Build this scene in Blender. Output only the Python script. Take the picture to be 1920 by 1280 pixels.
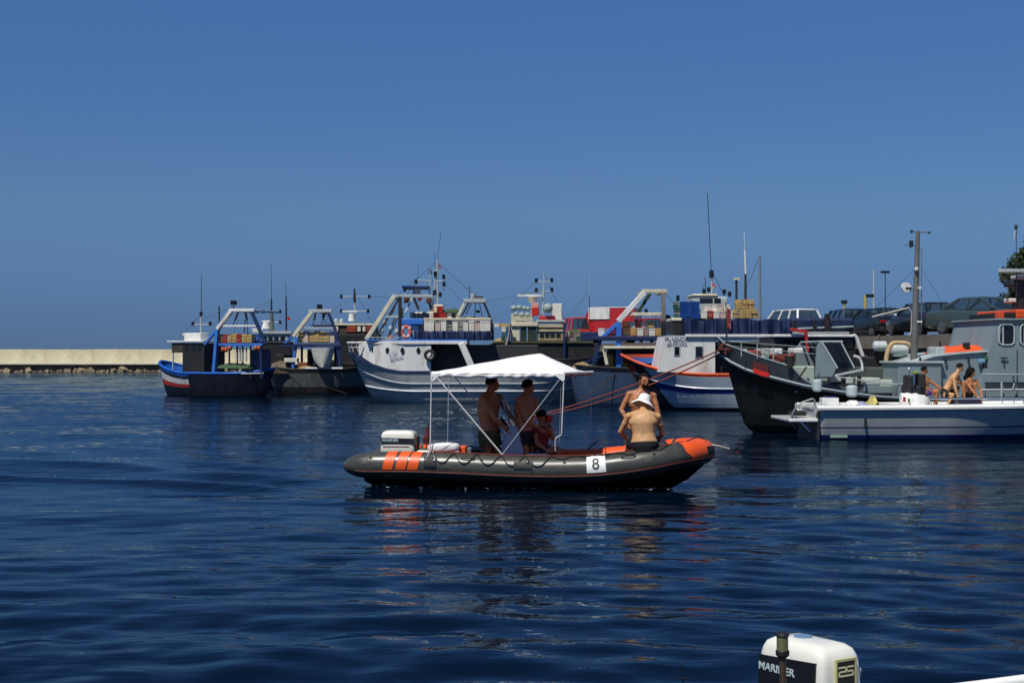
import bpy, bmesh, math, random
import numpy as np
from mathutils import Vector, Matrix, noise as mnoise

random.seed(7); np.random.seed(7)
sc = bpy.context.scene
for _o in list(bpy.data.objects): bpy.data.objects.remove(_o)
C = sc.collection
R = math.radians
PI = math.pi

# ---------------------------------------------------------------- camera
F = 50.0/36.0*1920.0
HZ = 668.0
PITCH = math.atan((HZ-640.0)/F)
CAM = Vector((0, 0, 2.10))
cd = bpy.data.cameras.new('camera'); cam = bpy.data.objects.new('camera', cd); C.objects.link(cam)
cd.lens = 50; cd.sensor_width = 36; cd.clip_start = 0.1; cd.clip_end = 60000
cam.location = CAM; cam.rotation_euler = (R(90)+PITCH, 0, 0)
sc.camera = cam

# ---------------------------------------------------------------- sky and sun
SUN_EL, SUN_AZ = R(60), R(212)          # azimuth clockwise from +Y
w = bpy.data.worlds.new('World'); sc.world = w; w.use_nodes = True
nt = w.node_tree; nt.nodes.clear()
sky = nt.nodes.new('ShaderNodeTexSky'); sky.sky_type = 'NISHITA'; sky.sun_disc = False
sky.sun_elevation = SUN_EL; sky.sun_rotation = SUN_AZ
sky.altitude = 0; sky.air_density = 1.0; sky.dust_density = 0.0; sky.ozone_density = 5.0
# the deep film blue: less red and green towards the horizon than clear air alone gives, the same all round the compass
tc = nt.nodes.new('ShaderNodeTexCoord'); sx = nt.nodes.new('ShaderNodeSeparateXYZ')
rmp = nt.nodes.new('ShaderNodeValToRGB'); cr = rmp.color_ramp
for _i, (_p, _c) in enumerate([(0.0, (.165, .30, .74)), (.025, (.21, .36, .79)), (.1, (.46, .63, .90)), (.24, (.55, .78, 1.13)), (.7, (.62, .88, 1.2))]):
    e = cr.elements[_i] if _i < 2 else cr.elements.new(_p)
    e.position = _p; e.color = (_c[0]/1.25, _c[1]/1.25, _c[2]/1.25, 1)
hsv = nt.nodes.new('ShaderNodeMix'); hsv.data_type = 'RGBA'; hsv.blend_type = 'MULTIPLY'; hsv.inputs[0].default_value = 1
bg = nt.nodes.new('ShaderNodeBackground'); bg.inputs[1].default_value = 0.081
wo = nt.nodes.new('ShaderNodeOutputWorld')
nt.links.new(tc.outputs['Generated'], sx.inputs[0]); nt.links.new(sx.outputs[2], rmp.inputs[0])
nt.links.new(sky.outputs[0], hsv.inputs[6]); nt.links.new(rmp.outputs[0], hsv.inputs[7])
nt.links.new(hsv.outputs[2], bg.inputs[0]); nt.links.new(bg.outputs[0], wo.inputs[0])
sd = bpy.data.lights.new('sun', 'SUN'); sd.energy = 4.2; sd.angle = R(0.53); sd.color = (1.0, 0.95, 0.86)
so = bpy.data.objects.new('sun', sd); C.objects.link(so)
sdir = Vector((math.sin(SUN_AZ)*math.cos(SUN_EL), math.cos(SUN_AZ)*math.cos(SUN_EL), math.sin(SUN_EL)))
so.rotation_euler = sdir.to_track_quat('Z', 'Y').to_euler()
so.location = (0, 0, 40)
sc.view_settings.view_transform = 'Standard'; sc.view_settings.look = 'None'
sc.view_settings.exposure = 0.0; sc.view_settings.gamma = 1.0; sc.view_settings.use_curve_mapping = False
sc.cycles.max_bounces = 6; sc.cycles.diffuse_bounces = 3; sc.cycles.glossy_bounces = 4
sc.cycles.caustics_reflective = False; sc.cycles.caustics_refractive = False
# ---------------------------------------------------------------- colour and materials
def lin(c): return c/12.92 if c <= .04045 else ((c+.055)/1.055)**2.4
def col(r, g, b): return (lin(r/255), lin(g/255), lin(b/255), 1)
_M = {}
def mat(name, c, rough=.6, metal=0.0, var=.25, scale=3.0, bump=.15, bscale=18.0, dirt=None, dscale=1.3, damt=.5, spec=.5, coat=0.0, streak=1.0, alpha=1.0):
    """painted / cloth / timber surface: base colour broken by two noises, worn patches of a dirt colour, fine relief"""
    if name in _M: return _M[name]
    m = bpy.data.materials.new(name); m.use_nodes = True; n = m.node_tree; L = n.links
    p = n.nodes['Principled BSDF']
    p.inputs['Roughness'].default_value = rough; p.inputs['Metallic'].default_value = metal
    p.inputs['Specular IOR Level'].default_value = spec
    if coat: p.inputs['Coat Weight'].default_value = coat; p.inputs['Coat Roughness'].default_value = .08
    t = n.nodes.new('ShaderNodeTexCoord'); mp = n.nodes.new('ShaderNodeMapping'); mp.inputs['Scale'].default_value = (1, 1, 1/streak)
    L.new(t.outputs['Object'], mp.inputs[0])
    no = n.nodes.new('ShaderNodeTexNoise'); no.inputs['Scale'].default_value = scale; no.inputs['Detail'].default_value = 6
    L.new(mp.outputs[0], no.inputs['Vector'])
    cr = n.nodes.new('ShaderNodeValToRGB'); e = cr.color_ramp.elements
    e[0].position = .3; e[1].position = .7
    e[0].color = (c[0]*(1-var), c[1]*(1-var), c[2]*(1-var), 1); e[1].color = (min(1, c[0]*(1+var*.5)), min(1, c[1]*(1+var*.5)), min(1, c[2]*(1+var*.5)), 1)
    L.new(no.outputs[0], cr.inputs[0]); out = cr.outputs[0]
    if dirt:
        n2 = n.nodes.new('ShaderNodeTexNoise'); n2.inputs['Scale'].default_value = dscale; n2.inputs['Detail'].default_value = 9; n2.inputs['Roughness'].default_value = .7
        L.new(mp.outputs[0], n2.inputs['Vector'])
        mr = n.nodes.new('ShaderNodeMapRange'); mr.inputs[1].default_value = .52; mr.inputs[2].default_value = .72; mr.inputs[4].default_value = damt
        L.new(n2.outputs[0], mr.inputs[0])
        mx = n.nodes.new('ShaderNodeMix'); mx.data_type = 'RGBA'; mx.inputs[7].default_value = dirt
        L.new(mr.outputs[0], mx.inputs[0]); L.new(out, mx.inputs[6]); out = mx.outputs[2]
    L.new(out, p.inputs['Base Color'])
    if bump:
        n3 = n.nodes.new('ShaderNodeTexNoise'); n3.inputs['Scale'].default_value = bscale; n3.inputs['Detail'].default_value = 4
        L.new(t.outputs['Object'], n3.inputs['Vector'])
        b = n.nodes.new('ShaderNodeBump'); b.inputs['Strength'].default_value = bump; b.inputs['Distance'].default_value = .02
        L.new(n3.outputs[0], b.inputs['Height']); L.new(b.outputs[0], p.inputs['Normal'])
        rr = n.nodes.new('ShaderNodeMapRange'); rr.inputs[3].default_value = max(.02, rough-.12); rr.inputs[4].default_value = min(1, rough+.12)
        L.new(no.outputs[0], rr.inputs[0]); L.new(rr.outputs[0], p.inputs['Roughness'])
    _M[name] = m
    return m
def glass(name, c, rough=.06):
    m = bpy.data.materials.new(name); m.use_nodes = True; p = m.node_tree.nodes['Principled BSDF']
    p.inputs['Base Color'].default_value = c; p.inputs['Roughness'].default_value = rough; p.inputs['Specular IOR Level'].default_value = .8
    _M[name] = m; return m
rust = col(96, 58, 36); grime = col(70, 66, 60)
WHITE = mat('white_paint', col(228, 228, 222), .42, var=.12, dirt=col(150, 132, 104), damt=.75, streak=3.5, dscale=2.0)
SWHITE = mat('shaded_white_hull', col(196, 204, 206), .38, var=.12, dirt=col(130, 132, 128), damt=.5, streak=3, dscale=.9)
GEL = mat('white_gelcoat', col(236, 236, 230), .22, var=.05, bump=.03, coat=.4, dirt=col(205, 200, 188), damt=.3)
CREAM = mat('cream_paint', col(222, 214, 184), .5, var=.15, dirt=col(150, 130, 98), damt=.6)
BLUE = mat('blue_paint', col(56, 118, 206), .45, var=.18, dirt=col(58, 72, 110), damt=.5)
DBLUE = mat('dark_blue_paint', col(26, 44, 88), .5, var=.25, dirt=col(30, 30, 40), damt=.5)
NAVY = mat('navy_hull', col(17, 22, 40), .45, var=.3, dirt=col(50, 46, 44), damt=.5, streak=3)
BLUEGREY = mat('blue_grey_hull', col(74, 94, 122), .42, var=.2, dirt=col(46, 58, 72), damt=.6, streak=3)
PALEHULL = mat('pale_blue_hull', col(190, 192, 188), .35, var=.15, dirt=col(112, 126, 140), damt=.6, streak=3)
STRAKE = mat('strake_white', col(225, 228, 230), .35, var=.1, dirt=col(150, 150, 145), damt=.5)
DECK = mat('weathered_deck', col(96, 88, 78), .8, var=.35, dirt=col(48, 44, 40), damt=.7, scale=6)
DARK = mat('dark_tarred_paint', col(26, 27, 28), .6, var=.4, dirt=rust, damt=.35, dscale=2.5)
DGREEN = mat('dark_green_paint', col(38, 56, 44), .6, var=.35, dirt=col(25, 28, 24), damt=.5)
GREYHULL = mat('worn_grey_hull', col(92, 100, 100), .55, var=.3, dirt=col(60, 44, 34), damt=.7, dscale=1.8, streak=3)
BLKHULL = mat('black_green_hull', col(11, 15, 15), .45, var=.35, dirt=col(34, 30, 26), damt=.4, streak=3)
NGREY = mat('blue_grey_paint', col(124, 140, 144), .5, var=.10, dirt=col(96, 104, 100), damt=.4, streak=2.5, dscale=2.0)
LGREY = mat('light_grey_paint', col(176, 186, 184), .5, var=.12, dirt=col(120, 122, 114), damt=.4)
RED = mat('red_paint', col(186, 36, 26), .42, var=.18, dirt=col(110, 34, 26), damt=.4)
ORANGE = mat('orange_paint', col(222, 84, 34), .45, var=.15, dirt=col(140, 62, 36), damt=.4)
OCLOTH = mat('orange_cloth', col(232, 86, 28), .75, var=.18, bump=.5)
YWOOD = mat('yellow_crate_wood', col(196, 164, 96), .75, var=.3, dirt=col(104, 74, 42), damt=.6, scale=9)
FOAM = mat('white_foam', col(226, 222, 208), .8, var=.12, dirt=col(168, 152, 122), damt=.5, scale=6)
PINKFOAM = mat('pinkish_foam', col(206, 186, 172), .8, var=.15, dirt=col(140, 110, 90), damt=.5)
GNET = mat('green_net', col(62, 92, 62), .95, var=.5, scale=16, bump=.9, bscale=30)
TNET = mat('tan_net', col(158, 134, 94), .95, var=.5, scale=16, bump=.9, bscale=30)
BTARP = mat('blue_tarp', col(22, 38, 76), .55, var=.3, bump=.6, bscale=5, dirt=col(16, 24, 52), damt=.5)
WTARP = mat('grey_white_tarp', col(186, 188, 180), .7, var=.15, bump=.6, bscale=4)
BCRATE = mat('blue_plastic', col(34, 88, 170), .4, var=.25)
STEEL = mat('galvanised_steel', col(150, 152, 150), .4, metal=.6, var=.2)
DSTEEL = mat('dark_steel', col(52, 54, 56), .5, metal=.3, var=.3)
CHROME = mat('polished_steel', col(210, 212, 214), .15, metal=1, var=.05, bump=0)
RUBBER = mat('black_rubber', col(20, 20, 21), .6, var=.3)
WOOD = mat('varnished_wood', col(118, 64, 34), .5, var=.3, scale=10)
ROPE = mat('dark_rope', col(22, 24, 26), .9, var=.3)
RROPE = mat('reddish_rope', col(138, 66, 50), .9, var=.25)
WROPE = mat('white_rope', col(226, 226, 222), .8, var=.1)
LAMP = mat('dark_lamp', col(22, 24, 28), .4)
GLASS = glass('dark_window_glass', col(22, 28, 30))
CARGLASS = glass('car_glass', col(40, 56, 60), .04); CARGLASS.node_tree.nodes['Principled BSDF'].inputs['Alpha'].default_value = .55
CONC = mat('quay_concrete', col(120, 112, 100), .9, var=.25, dirt=col(70, 62, 54), damt=.6, dscale=.6, bump=.5, bscale=6)
DCONC = mat('quay_rubble_stone', col(84, 74, 60), .95, var=.4, dirt=col(36, 36, 30), damt=.7, dscale=.8, bump=.8, bscale=5)
ASPH = mat('quay_asphalt', col(86, 84, 80), .9, var=.2)

# ---------------------------------------------------------------- pixel rays, used only to measure where real things stand
_f = Vector((0, math.cos(PITCH), math.sin(PITCH))); _u = Vector((0, -math.sin(PITCH), math.cos(PITCH)))
def ray(px, py): return _f + Vector((1, 0, 0))*((px-960)/F) + _u*((640-py)/F)
def wat(px, d, z=0.0): # world point at depth d seen in column px, height z
    return Vector(((px-960)/F*d/math.cos(PITCH), d, z))
def dist(py, z=0.0): # depth of a point at height z seen at row py
    r = ray(960, py); return (z-CAM.z)/r.z*r.y

# ---------------------------------------------------------------- things, parts
def thing(name, label, cat, loc=(0, 0, 0), rotz=0.0, group=None):
    o = bpy.data.objects.new(name, None); C.objects.link(o); o.location = loc; o.rotation_euler = (0, 0, rotz)
    o.empty_display_size = .2
    o['label'] = label; o['category'] = cat
    if group: o['group'] = group
    return o
def tag(o, label=None, cat=None, group=None, kind=None):
    if label: o['label'] = label
    if cat: o['category'] = cat
    if group: o['group'] = group
    if kind: o['kind'] = kind
    return o
class Fr:
    """local frame of a thing: q() gives the local point on local plane y=v that is seen at pixel (px,py)"""
    def __init__(s, px, d, rot=0.0, z=0.0):
        s.o = wat(px, d, z); s.rot = R(rot); s.M = Matrix.Translation(s.o) @ Matrix.Rotation(s.rot, 4, 'Z'); s.I = s.M.inverted()
        s.c = s.I @ CAM
    def q(s, px, py, v=0.0):
        if px == 0: px = getattr(s, 'lp', 960)
        s.lp = px
        r = s.I.to_3x3() @ ray(px, py)
        return s.c + r*((v-s.c.y)/r.y)
    def qz(s, px, py, z):
        r = s.I.to_3x3() @ ray(px, py)
        return s.c + r*((z-s.c.z)/r.z)
    def W(s, p): return s.M @ Vector(p)
def obj(name, me, parent=None):
    o = bpy.data.objects.new(name, me); C.objects.link(o)
    if parent is not None: o.parent = parent
    return o
class MB:
    def __init__(s): s.v = []; s.f = []; s.m = []
    def add(s, vs, fs, mi=0):
        b = len(s.v); s.v += [tuple(x) for x in vs]
        for f in fs: s.f.append(tuple(b+i for i in f)); s.m.append(mi)
        return s
    def box(s, c, size, rz=0.0, mi=0, ry=0.0, rx=0.0, taper=1.0):
        M = Matrix.Translation(Vector(c)) @ Matrix.Rotation(rz, 4, 'Z') @ Matrix.Rotation(ry, 4, 'Y') @ Matrix.Rotation(rx, 4, 'X')
        a, b, h = size[0]/2, size[1]/2, size[2]/2
        vs = [M @ Vector((x*a*(taper if z > 0 else 1), y*b*(taper if z > 0 else 1), z*h)) for z in (-1, 1) for x, y in ((-1, -1), (1, -1), (1, 1), (-1, 1))]
        return s.add(vs, [(3, 2, 1, 0), (4, 5, 6, 7), (0, 1, 5, 4), (1, 2, 6, 5), (2, 3, 7, 6), (3, 0, 4, 7)], mi)
    def span(s, a, b, mi=0): # box between two opposite corners
        a = Vector(a); b = Vector(b); return s.box((a+b)/2, (abs(b.x-a.x), abs(b.y-a.y), abs(b.z-a.z)), mi=mi)
    def bar(s, a, b, w=.1, h=None, mi=0): # square bar from a to b
        a = Vector(a); b = Vector(b); h = h or w; d = (b-a)
        if d.length < 1e-6: return s
        d.normalize(); up = Vector((0, 0, 1)) if abs(d.z) < .95 else Vector((1, 0, 0))
        x = d.cross(up).normalized(); y = x.cross(d)
        r = [x*(-w/2)+y*(-h/2), x*(w/2)+y*(-h/2), x*(w/2)+y*(h/2), x*(-w/2)+y*(h/2)]
        return s.add([a+k for k in r]+[b+k for k in r], [(3, 2, 1, 0), (4, 5, 6, 7), (0, 1, 5, 4), (1, 2, 6, 5), (2, 3, 7, 6), (3, 0, 4, 7)], mi)
    def tube(s, pts, r=.03, seg=8, mi=0, closed=False, caps=True):
        pts = [Vector(p) for p in pts]; n = len(pts)
        rs = r if isinstance(r, (list, tuple)) else [r]*n
        rings = []; px = None
        for i, p in enumerate(pts):
            if closed: d = pts[(i+1) % n]-pts[i-1]
            else: d = pts[min(i+1, n-1)]-pts[max(i-1, 0)]
            if d.length < 1e-9: d = Vector((0, 0, 1))
            d.normalize()
            if px is None:
                up = Vector((0, 0, 1)) if abs(d.z) < .9 else Vector((1, 0, 0)); x = d.cross(up).normalized()
            else:
                x = (px-d*px.dot(d)); x.normalize()
            px = x; y = d.cross(x)
            rings.append([p+(x*math.cos(2*PI*k/seg)+y*math.sin(2*PI*k/seg))*rs[i] for k in range(seg)])
        vs = [v for r_ in rings for v in r_]; fs = []
        for i in range(n if closed else n-1):
            j = (i+1) % n
            for k in range(seg):
                l = (k+1) % seg; fs.append((i*seg+k, i*seg+l, j*seg+l, j*seg+k))
        if caps and not closed: fs += [tuple(range(seg-1, -1, -1)), tuple((n-1)*seg+k for k in range(seg))]
        return s.add(vs, fs, mi)
    def loft(s, rings, mi=0, closed=True, caps=True):
        n = len(rings[0]); vs = [v for r_ in rings for v in r_]; fs = []
        for i in range(len(rings)-1):
            for k in range(n if closed else n-1):
                l = (k+1) % n; fs.append((i*n+k, i*n+l, (i+1)*n+l, (i+1)*n+k))
        if caps and closed: fs += [tuple(range(n-1, -1, -1)), tuple((len(rings)-1)*n+k for k in range(n))]
        return s.add(vs, fs, mi)
    def ell(s, c, r, mi=0, seg=14, rg=9, M=None):
        c = Vector(c); r = (r, r, r) if not hasattr(r, '__len__') else r
        vs = [Vector((0, 0, -r[2]))]
        for i in range(1, rg):
            a = -PI/2+PI*i/rg
            for k in range(seg): vs.append(Vector((r[0]*math.cos(a)*math.cos(2*PI*k/seg), r[1]*math.cos(a)*math.sin(2*PI*k/seg), r[2]*math.sin(a))))
        vs.append(Vector((0, 0, r[2])))
        if M is not None: vs = [M @ v for v in vs]
        vs = [v+c for v in vs]; fs = []
        for k in range(seg): fs.append((0, 1+(k+1) % seg, 1+k))
        for i in range(rg-2):
            for k in range(seg): fs.append((1+i*seg+k, 1+i*seg+(k+1) % seg, 1+(i+1)*seg+(k+1) % seg, 1+(i+1)*seg+k))
        t = len(vs)-1
        for k in range(seg): fs.append((t, t-seg+k, t-seg+(k+1) % seg))
        return s.add(vs, fs, mi)
    def prism(s, poly, y0, y1, mi=0): # poly of (x,z) extruded along y
        n = len(poly); vs = [(x, y0, z) for x, z in poly]+[(x, y1, z) for x, z in poly]
        return s.add(vs, [tuple(range(n)), tuple(range(2*n-1, n-1, -1))]+[((k+1) % n, k, n+k, n+(k+1) % n) for k in range(n)], mi)
    def cyl(s, c, r, h, axis='z', seg=16, mi=0, r2=None):
        c = Vector(c); a = {'x': Vector((1, 0, 0)), 'y': Vector((0, 1, 0)), 'z': Vector((0, 0, 1))}[axis]*h/2
        return s.tube([c-a, c+a], [r, r if r2 is None else r2], seg, mi)
    def torus(s, c, R0, r, axis='y', seg=24, ms=8, mi=0, sx=1.0, sz=1.0):
        c = Vector(c); pts = []
        for k in range(seg):
            a = 2*PI*k/seg
            d = {'y': (math.cos(a)*sx, 0, math.sin(a)*sz), 'z': (math.cos(a)*sx, math.sin(a)*sz, 0), 'x': (0, math.cos(a)*sx, math.sin(a)*sz)}[axis]
            pts.append(c+Vector(d)*R0)
        return s.tube(pts, r, ms, mi, closed=True)
    def mesh(s, name, mats, smooth=None, fix=True):
        me = bpy.data.meshes.new(name); me.from_pydata(s.v, [], s.f)
        mats = mats if isinstance(mats, (list, tuple)) else [mats]
        for m_ in mats: me.materials.append(m_)
        if len(mats) > 1: me.polygons.foreach_set('material_index', s.m)
        if fix:
            bm = bmesh.new(); bm.from_mesh(me); bmesh.ops.recalc_face_normals(bm, faces=bm.faces); bm.to_mesh(me); bm.free()
        if smooth is not None:
            me.polygons.foreach_set('use_smooth', [True]*len(me.polygons)); me.set_sharp_from_angle(angle=R(smooth))
        me.update(); return me
    def build(s, name, mats, parent=None, smooth=None, bevel=0.0, fix=True):
        o = obj(name, s.mesh(name, mats, smooth, fix), parent)
        if bevel:
            b = o.modifiers.new('bevel', 'BEVEL'); b.width = bevel; b.segments = 2; b.limit_method = 'ANGLE'; b.angle_limit = R(40)
        return o
def curve_pts(pts, n=6): # Catmull-Rom through points
    P = [Vector(p) for p in pts]; P = [2*P[0]-P[1]]+P+[2*P[-1]-P[-2]]; out = []
    for i in range(1, len(P)-2):
        for k in range(n):
            t = k/n; a, b, c, d = P[i-1:i+3]
            out.append(.5*((2*b)+(c-a)*t+(2*a-5*b+4*c-d)*t*t+(3*b-3*c+d-a)*t**3))
    out.append(P[-2]); return out
def sag(a, b, drop, n=14):
    a = Vector(a); b = Vector(b); return [a.lerp(b, i/n)-Vector((0, 0, drop*4*(i/n)*(1-i/n))) for i in range(n+1)]
def text_mesh(txt, size, depth=.004, bold=0.0, sx=1.0):
    cu = bpy.data.curves.new('text', 'FONT'); cu.body = txt; cu.size = size; cu.extrude = depth/2; cu.offset = bold; cu.align_x = 'CENTER'; cu.align_y = 'CENTER'
    cu.resolution_u = 3
    o = bpy.data.objects.new('text', cu); C.objects.link(o); bpy.context.view_layer.update()
    me = bpy.data.meshes.new_from_object(o.evaluated_get(bpy.context.evaluated_depsgraph_get()))
    bpy.data.objects.remove(o)
    for v in me.vertices: v.co.x *= sx
    return me
def text_obj(name, txt, size, m, parent, loc, rot=(PI/2, 0, 0), bold=0.0, sx=1.0, label=None):
    me = text_mesh(txt, size, .006, bold, sx); me.materials.append(m); o = obj(name, me, parent); o.location = loc; o.rotation_euler = rot
    if label: o['label'] = label
    return o

# ---------------------------------------------------------------- hull lofts
def smoothstep(x): x = max(0, min(1, x)); return x*x*(3-2*x)
def hull(parent, x0, x1, beam, zg, rake0=.5, rake1=.9, full0=.25, full1=.45, wl=.72, zdeck=.9, keel=-.5, mats=None, bands=None, rail=None,
         rail_r=.05, zlow=None, pow0=.5, pow1=.9, nu=44, knuckle=None, strakes=(), thick=.08, tilt_in=0.0, split=None):
    """x0,x1 ends at gunwale; zg(u) sheer; rake: how far the waterline is pulled in at each end; bands: [(z fraction,(material index))]"""
    bands = bands or [(1.01, 0)]
    ts = sorted(set([-.35, -.12, 0.0, .08, .2, .35, .5, .65, .8, .92, 1.0]+[b[0] for b in bands if 0 < b[0] < 1]))
    def shape(u):
        a = 1.0
        if u < full0: a = min(a, max(0, 1-(1-u/full0)**2.2)**pow0)
        if u > 1-full1: a = min(a, max(0, 1-((u-(1-full1))/full1)**2.0)**pow1)
        return max(0.0, a)
    zm = min(zg(k/20) for k in range(21))
    def pt(u, t, side, inset=0.0):
        sg = 1 if x1 > x0 else -1
        tt = max(0, t); k0 = rake0*(1-tt)**1.3; k1 = rake1*(1-tt)**1.15
        X0 = x0+sg*k0; X1 = x1-sg*k1
        if t < 0: X0 += sg*rake0*.5*(-t); X1 -= sg*rake1*.5*(-t)
        x = X0+(X1-X0)*u
        b = beam/2*shape(u)*(wl+(1-wl)*tt**.8) if t >= 0 else beam/2*shape(u)*wl*(1+t*1.6)
        if tilt_in: b *= 1-tilt_in*max(0, t-.7)
        z = zm*t+(zg(u)-zm)*smoothstep((t-.15)/.65) if t >= 0 else keel*(-t/.35)
        b = max(0, b-inset)
        return Vector((x, side*b, z))
    def at_deck(u, side):
        zd_ = zdeck(u) if callable(zdeck) else zdeck
        lo_, hi_ = .02, 1.0
        for _ in range(24):
            md = (lo_+hi_)/2
            if pt(u, md, side).z < zd_: lo_ = md
            else: hi_ = md
        return pt(u, min(.985, hi_), side, thick+.02)
    us = [0]+[(1-math.cos(PI*i/nu))/2 for i in range(1, nu)]+[1]
    m = MB()
    for side in (-1, 1):
        rows = [[pt(u, t, side) for u in us] for t in ts]
        for j in range(len(ts)-1):
            tm = (ts[j]+ts[j+1])/2; mi = next(b[1] for b in bands if tm <= b[0])
            n = len(us)
            if split: kk = next((k for k in range(n) if us[k] > split[0]), n); m.add(rows[j]+rows[j+1], [(k, k+1, n+k+1, n+k) for k in range(kk)], mi); m.add(rows[j]+rows[j+1], [(k, k+1, n+k+1, n+k) for k in range(kk, n-1)], split[1])
            else: m.add(rows[j]+rows[j+1], [(k, k+1, n+k+1, n+k) for k in range(n-1)], mi)
    # inner bulwark
    for side in (-1, 1):
        top = [pt(u, 1, side) for u in us]; ti = [pt(u, 1, side, thick) for u in us]
        lo = [at_deck(u, side) for u in us]
        n = len(us); m.add(top+ti+lo, [(k, k+1, n+k+1, n+k) for k in range(n-1)]+[(n+k, n+k+1, 2*n+k+1, 2*n+k) for k in range(n-1)], bands[-1][1])
    bm_mats = mats
    ho = m.build('hull', bm_mats, parent, smooth=40, fix=True)
    d = MB(); a = [at_deck(u, -1) for u in us]
    b = [Vector((p.x, -p.y, p.z)) for p in a]; n = len(us)
    d.add(a+b, [(k, k+1, n+k+1, n+k) for k in range(n-1)]); d.build('deck', DECK, parent)
    if rail:
        r = MB(); loop = [pt(u, 1, -1, thick/2)+Vector((0, 0, rail_r*.6)) for u in us]+[pt(u, 1, 1, thick/2)+Vector((0, 0, rail_r*.6)) for u in reversed(us[1:-1])]
        r.tube(loop, rail_r, 8, closed=True); r.build('gunwale_rail', rail, parent, smooth=50)
    for t, sm, sr in strakes:
        for side in (-1, 1):
            r = MB(); r.tube([pt(u, t, side, -sr*.3) for u in us[2:-1]], sr, 6); r.build('rubbing_strake', sm, parent, smooth=50)
    return pt
def mast_lamps(m, pts, r=.07, mi=0):
    for p in pts: m.cyl(p, r, r*2.6, 'z', 8, mi)

def strip(m, pts, th=.08, mi=0, inner=1): # upright wall following (x,y,zbottom,ztop) points, with thickness
    n = len(pts); P = [Vector((p[0], p[1])) for p in pts]; N = []
    for i in range(n):
        d = P[min(i+1, n-1)]-P[max(i-1, 0)]; d.normalize(); N.append(Vector((-d.y, d.x))*th*inner)
    rings = [[(P[i].x, P[i].y, pts[i][2]), (P[i].x, P[i].y, pts[i][3]), (P[i].x+N[i].x, P[i].y+N[i].y, pts[i][3]), (P[i].x+N[i].x, P[i].y+N[i].y, pts[i][2])] for i in range(n)]
    return m.loft(rings, mi)
def bars(name, m_, parent, segs, w=.1, round_=False, smooth=None):
    """each segment is a part of its own"""
    out = []
    for sgm in segs:
        a, b = sgm[0], sgm[1]; ww = sgm[2] if len(sgm) > 2 else w; mm = sgm[3] if len(sgm) > 3 else m_
        k = MB()
        if round_: k.tube([a, b], ww/2, 8)
        else: k.bar(a, b, ww)
        out.append(k.build(name, mm, parent, smooth=40 if round_ else None, bevel=0 if round_ else ww*.12))
    return out

# ---- small cargo, each one a thing of its own
def crate_mesh(kind):
    m = MB()
    if kind == 'foam':
        m.box((0, 0, .13), (.58, .38, .26), taper=1.04); m.box((0, 0, .285), (.62, .42, .05)); return m.mesh('foam_box', FOAM)
    if kind == 'pink':
        m.box((0, 0, .13), (.58, .38, .26), taper=1.04); m.box((0, 0, .285), (.62, .42, .05)); return m.mesh('foam_box', PINKFOAM)
    if kind == 'wood':
        for sx_ in (-1, 1):
            for sy in (-1, 1): m.box((sx_*.27, sy*.17, .16), (.04, .04, .32))
        for k in range(3):
            z = .06+k*.105
            for sy in (-1, 1): m.box((0, sy*.2, z), (.6, .015, .08))
            for sx_ in (-1, 1): m.box((sx_*.3, 0, z), (.015, .385, .08))
        m.box((0, 0, .012), (.56, .36, .02)); return m.mesh('wooden_crate', YWOOD)
    if kind in ('blue', 'green', 'grey', 'red'):
        mm = {'blue': BCRATE, 'green': mat('green_plastic', col(50, 96, 66), .5, var=.3), 'grey': mat('grey_plastic', col(150, 150, 140), .6, var=.3), 'red': mat('red_plastic', col(176, 44, 30), .5, var=.3)}[kind]
        m.box((0, 0, .02), (.54, .34, .04))
        for k in range(3):
            z = .07+k*.085
            for sy in (-1, 1): m.box((0, sy*.18, z), (.58, .02, .055))
            for sx_ in (-1, 1): m.box((sx_*.28, 0, z), (.02, .34, .055))
        for sx_ in (-1, 1):
            for sy in (-1, 1): m.box((sx_*.28, sy*.18, .15), (.035, .035, .28))
        m.box((0, 0, .285), (.62, .40, .03), taper=1.0); return m.mesh('plastic_crate', mm)
_CM = {}
def crates(fr, rect, v, nx, ny, kinds, label, group, dv=0, jit=.03, rnd=random.Random(21), drop=0.0):
    """stack filling the pixel rectangle (px0,px1,top,bottom) on plane y=v"""
    px0, px1, pt_, pb = rect; a = fr.q(px0, pb, v); b = fr.q(px1, pt_, v); W_ = (b.x-a.x)/nx; H_ = (b.z-a.z)/ny
    for k in range(ny):
        for i in range(nx):
            if drop and k == ny-1 and rnd.random() < drop: continue
            kind = rnd.choice(kinds)
            if kind not in _CM: _CM[kind] = crate_mesh(kind)
            nm = {'foam': 'fish_box', 'pink': 'fish_box', 'wood': 'wooden_crate'}.get(kind, 'plastic_crate')
            o = obj(nm, _CM[kind]); o.scale = (W_*.96/.62, max(.8, min(1.4, W_/.62)), H_*.985/.31*(rnd.uniform(.9, 1.06) if k == ny-1 else 1))
            o.location = fr.W((a.x+W_*(i+.5)+rnd.uniform(-jit, jit), v+rnd.uniform(-jit, jit)+dv*k, a.z+H_*k)); o.rotation_euler = (0, 0, fr.rot+rnd.uniform(-.12, .12))
            adj = {'foam': 'white', 'pink': 'dingy pinkish', 'wood': 'yellow slatted', 'blue': 'blue', 'green': 'green', 'grey': 'grey', 'red': 'red'}[kind]
            noun, where = label.split('|')
            ordn = ['first', 'second', 'third', 'fourth', 'fifth', 'sixth', 'seventh', 'eighth', 'ninth', 'tenth', 'eleventh', 'twelfth']
            rown = '' if ny == 1 else ({0: 'bottom row', ny-1: 'top row'}.get(k, ordn[k]+' row up')+' ')
            posn = '' if nx == 1 else ordn[i]+' from left '
            tag(o, ' '.join((adj+' '+noun+' '+posn+rown+where).split()), 'crate', group)
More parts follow.
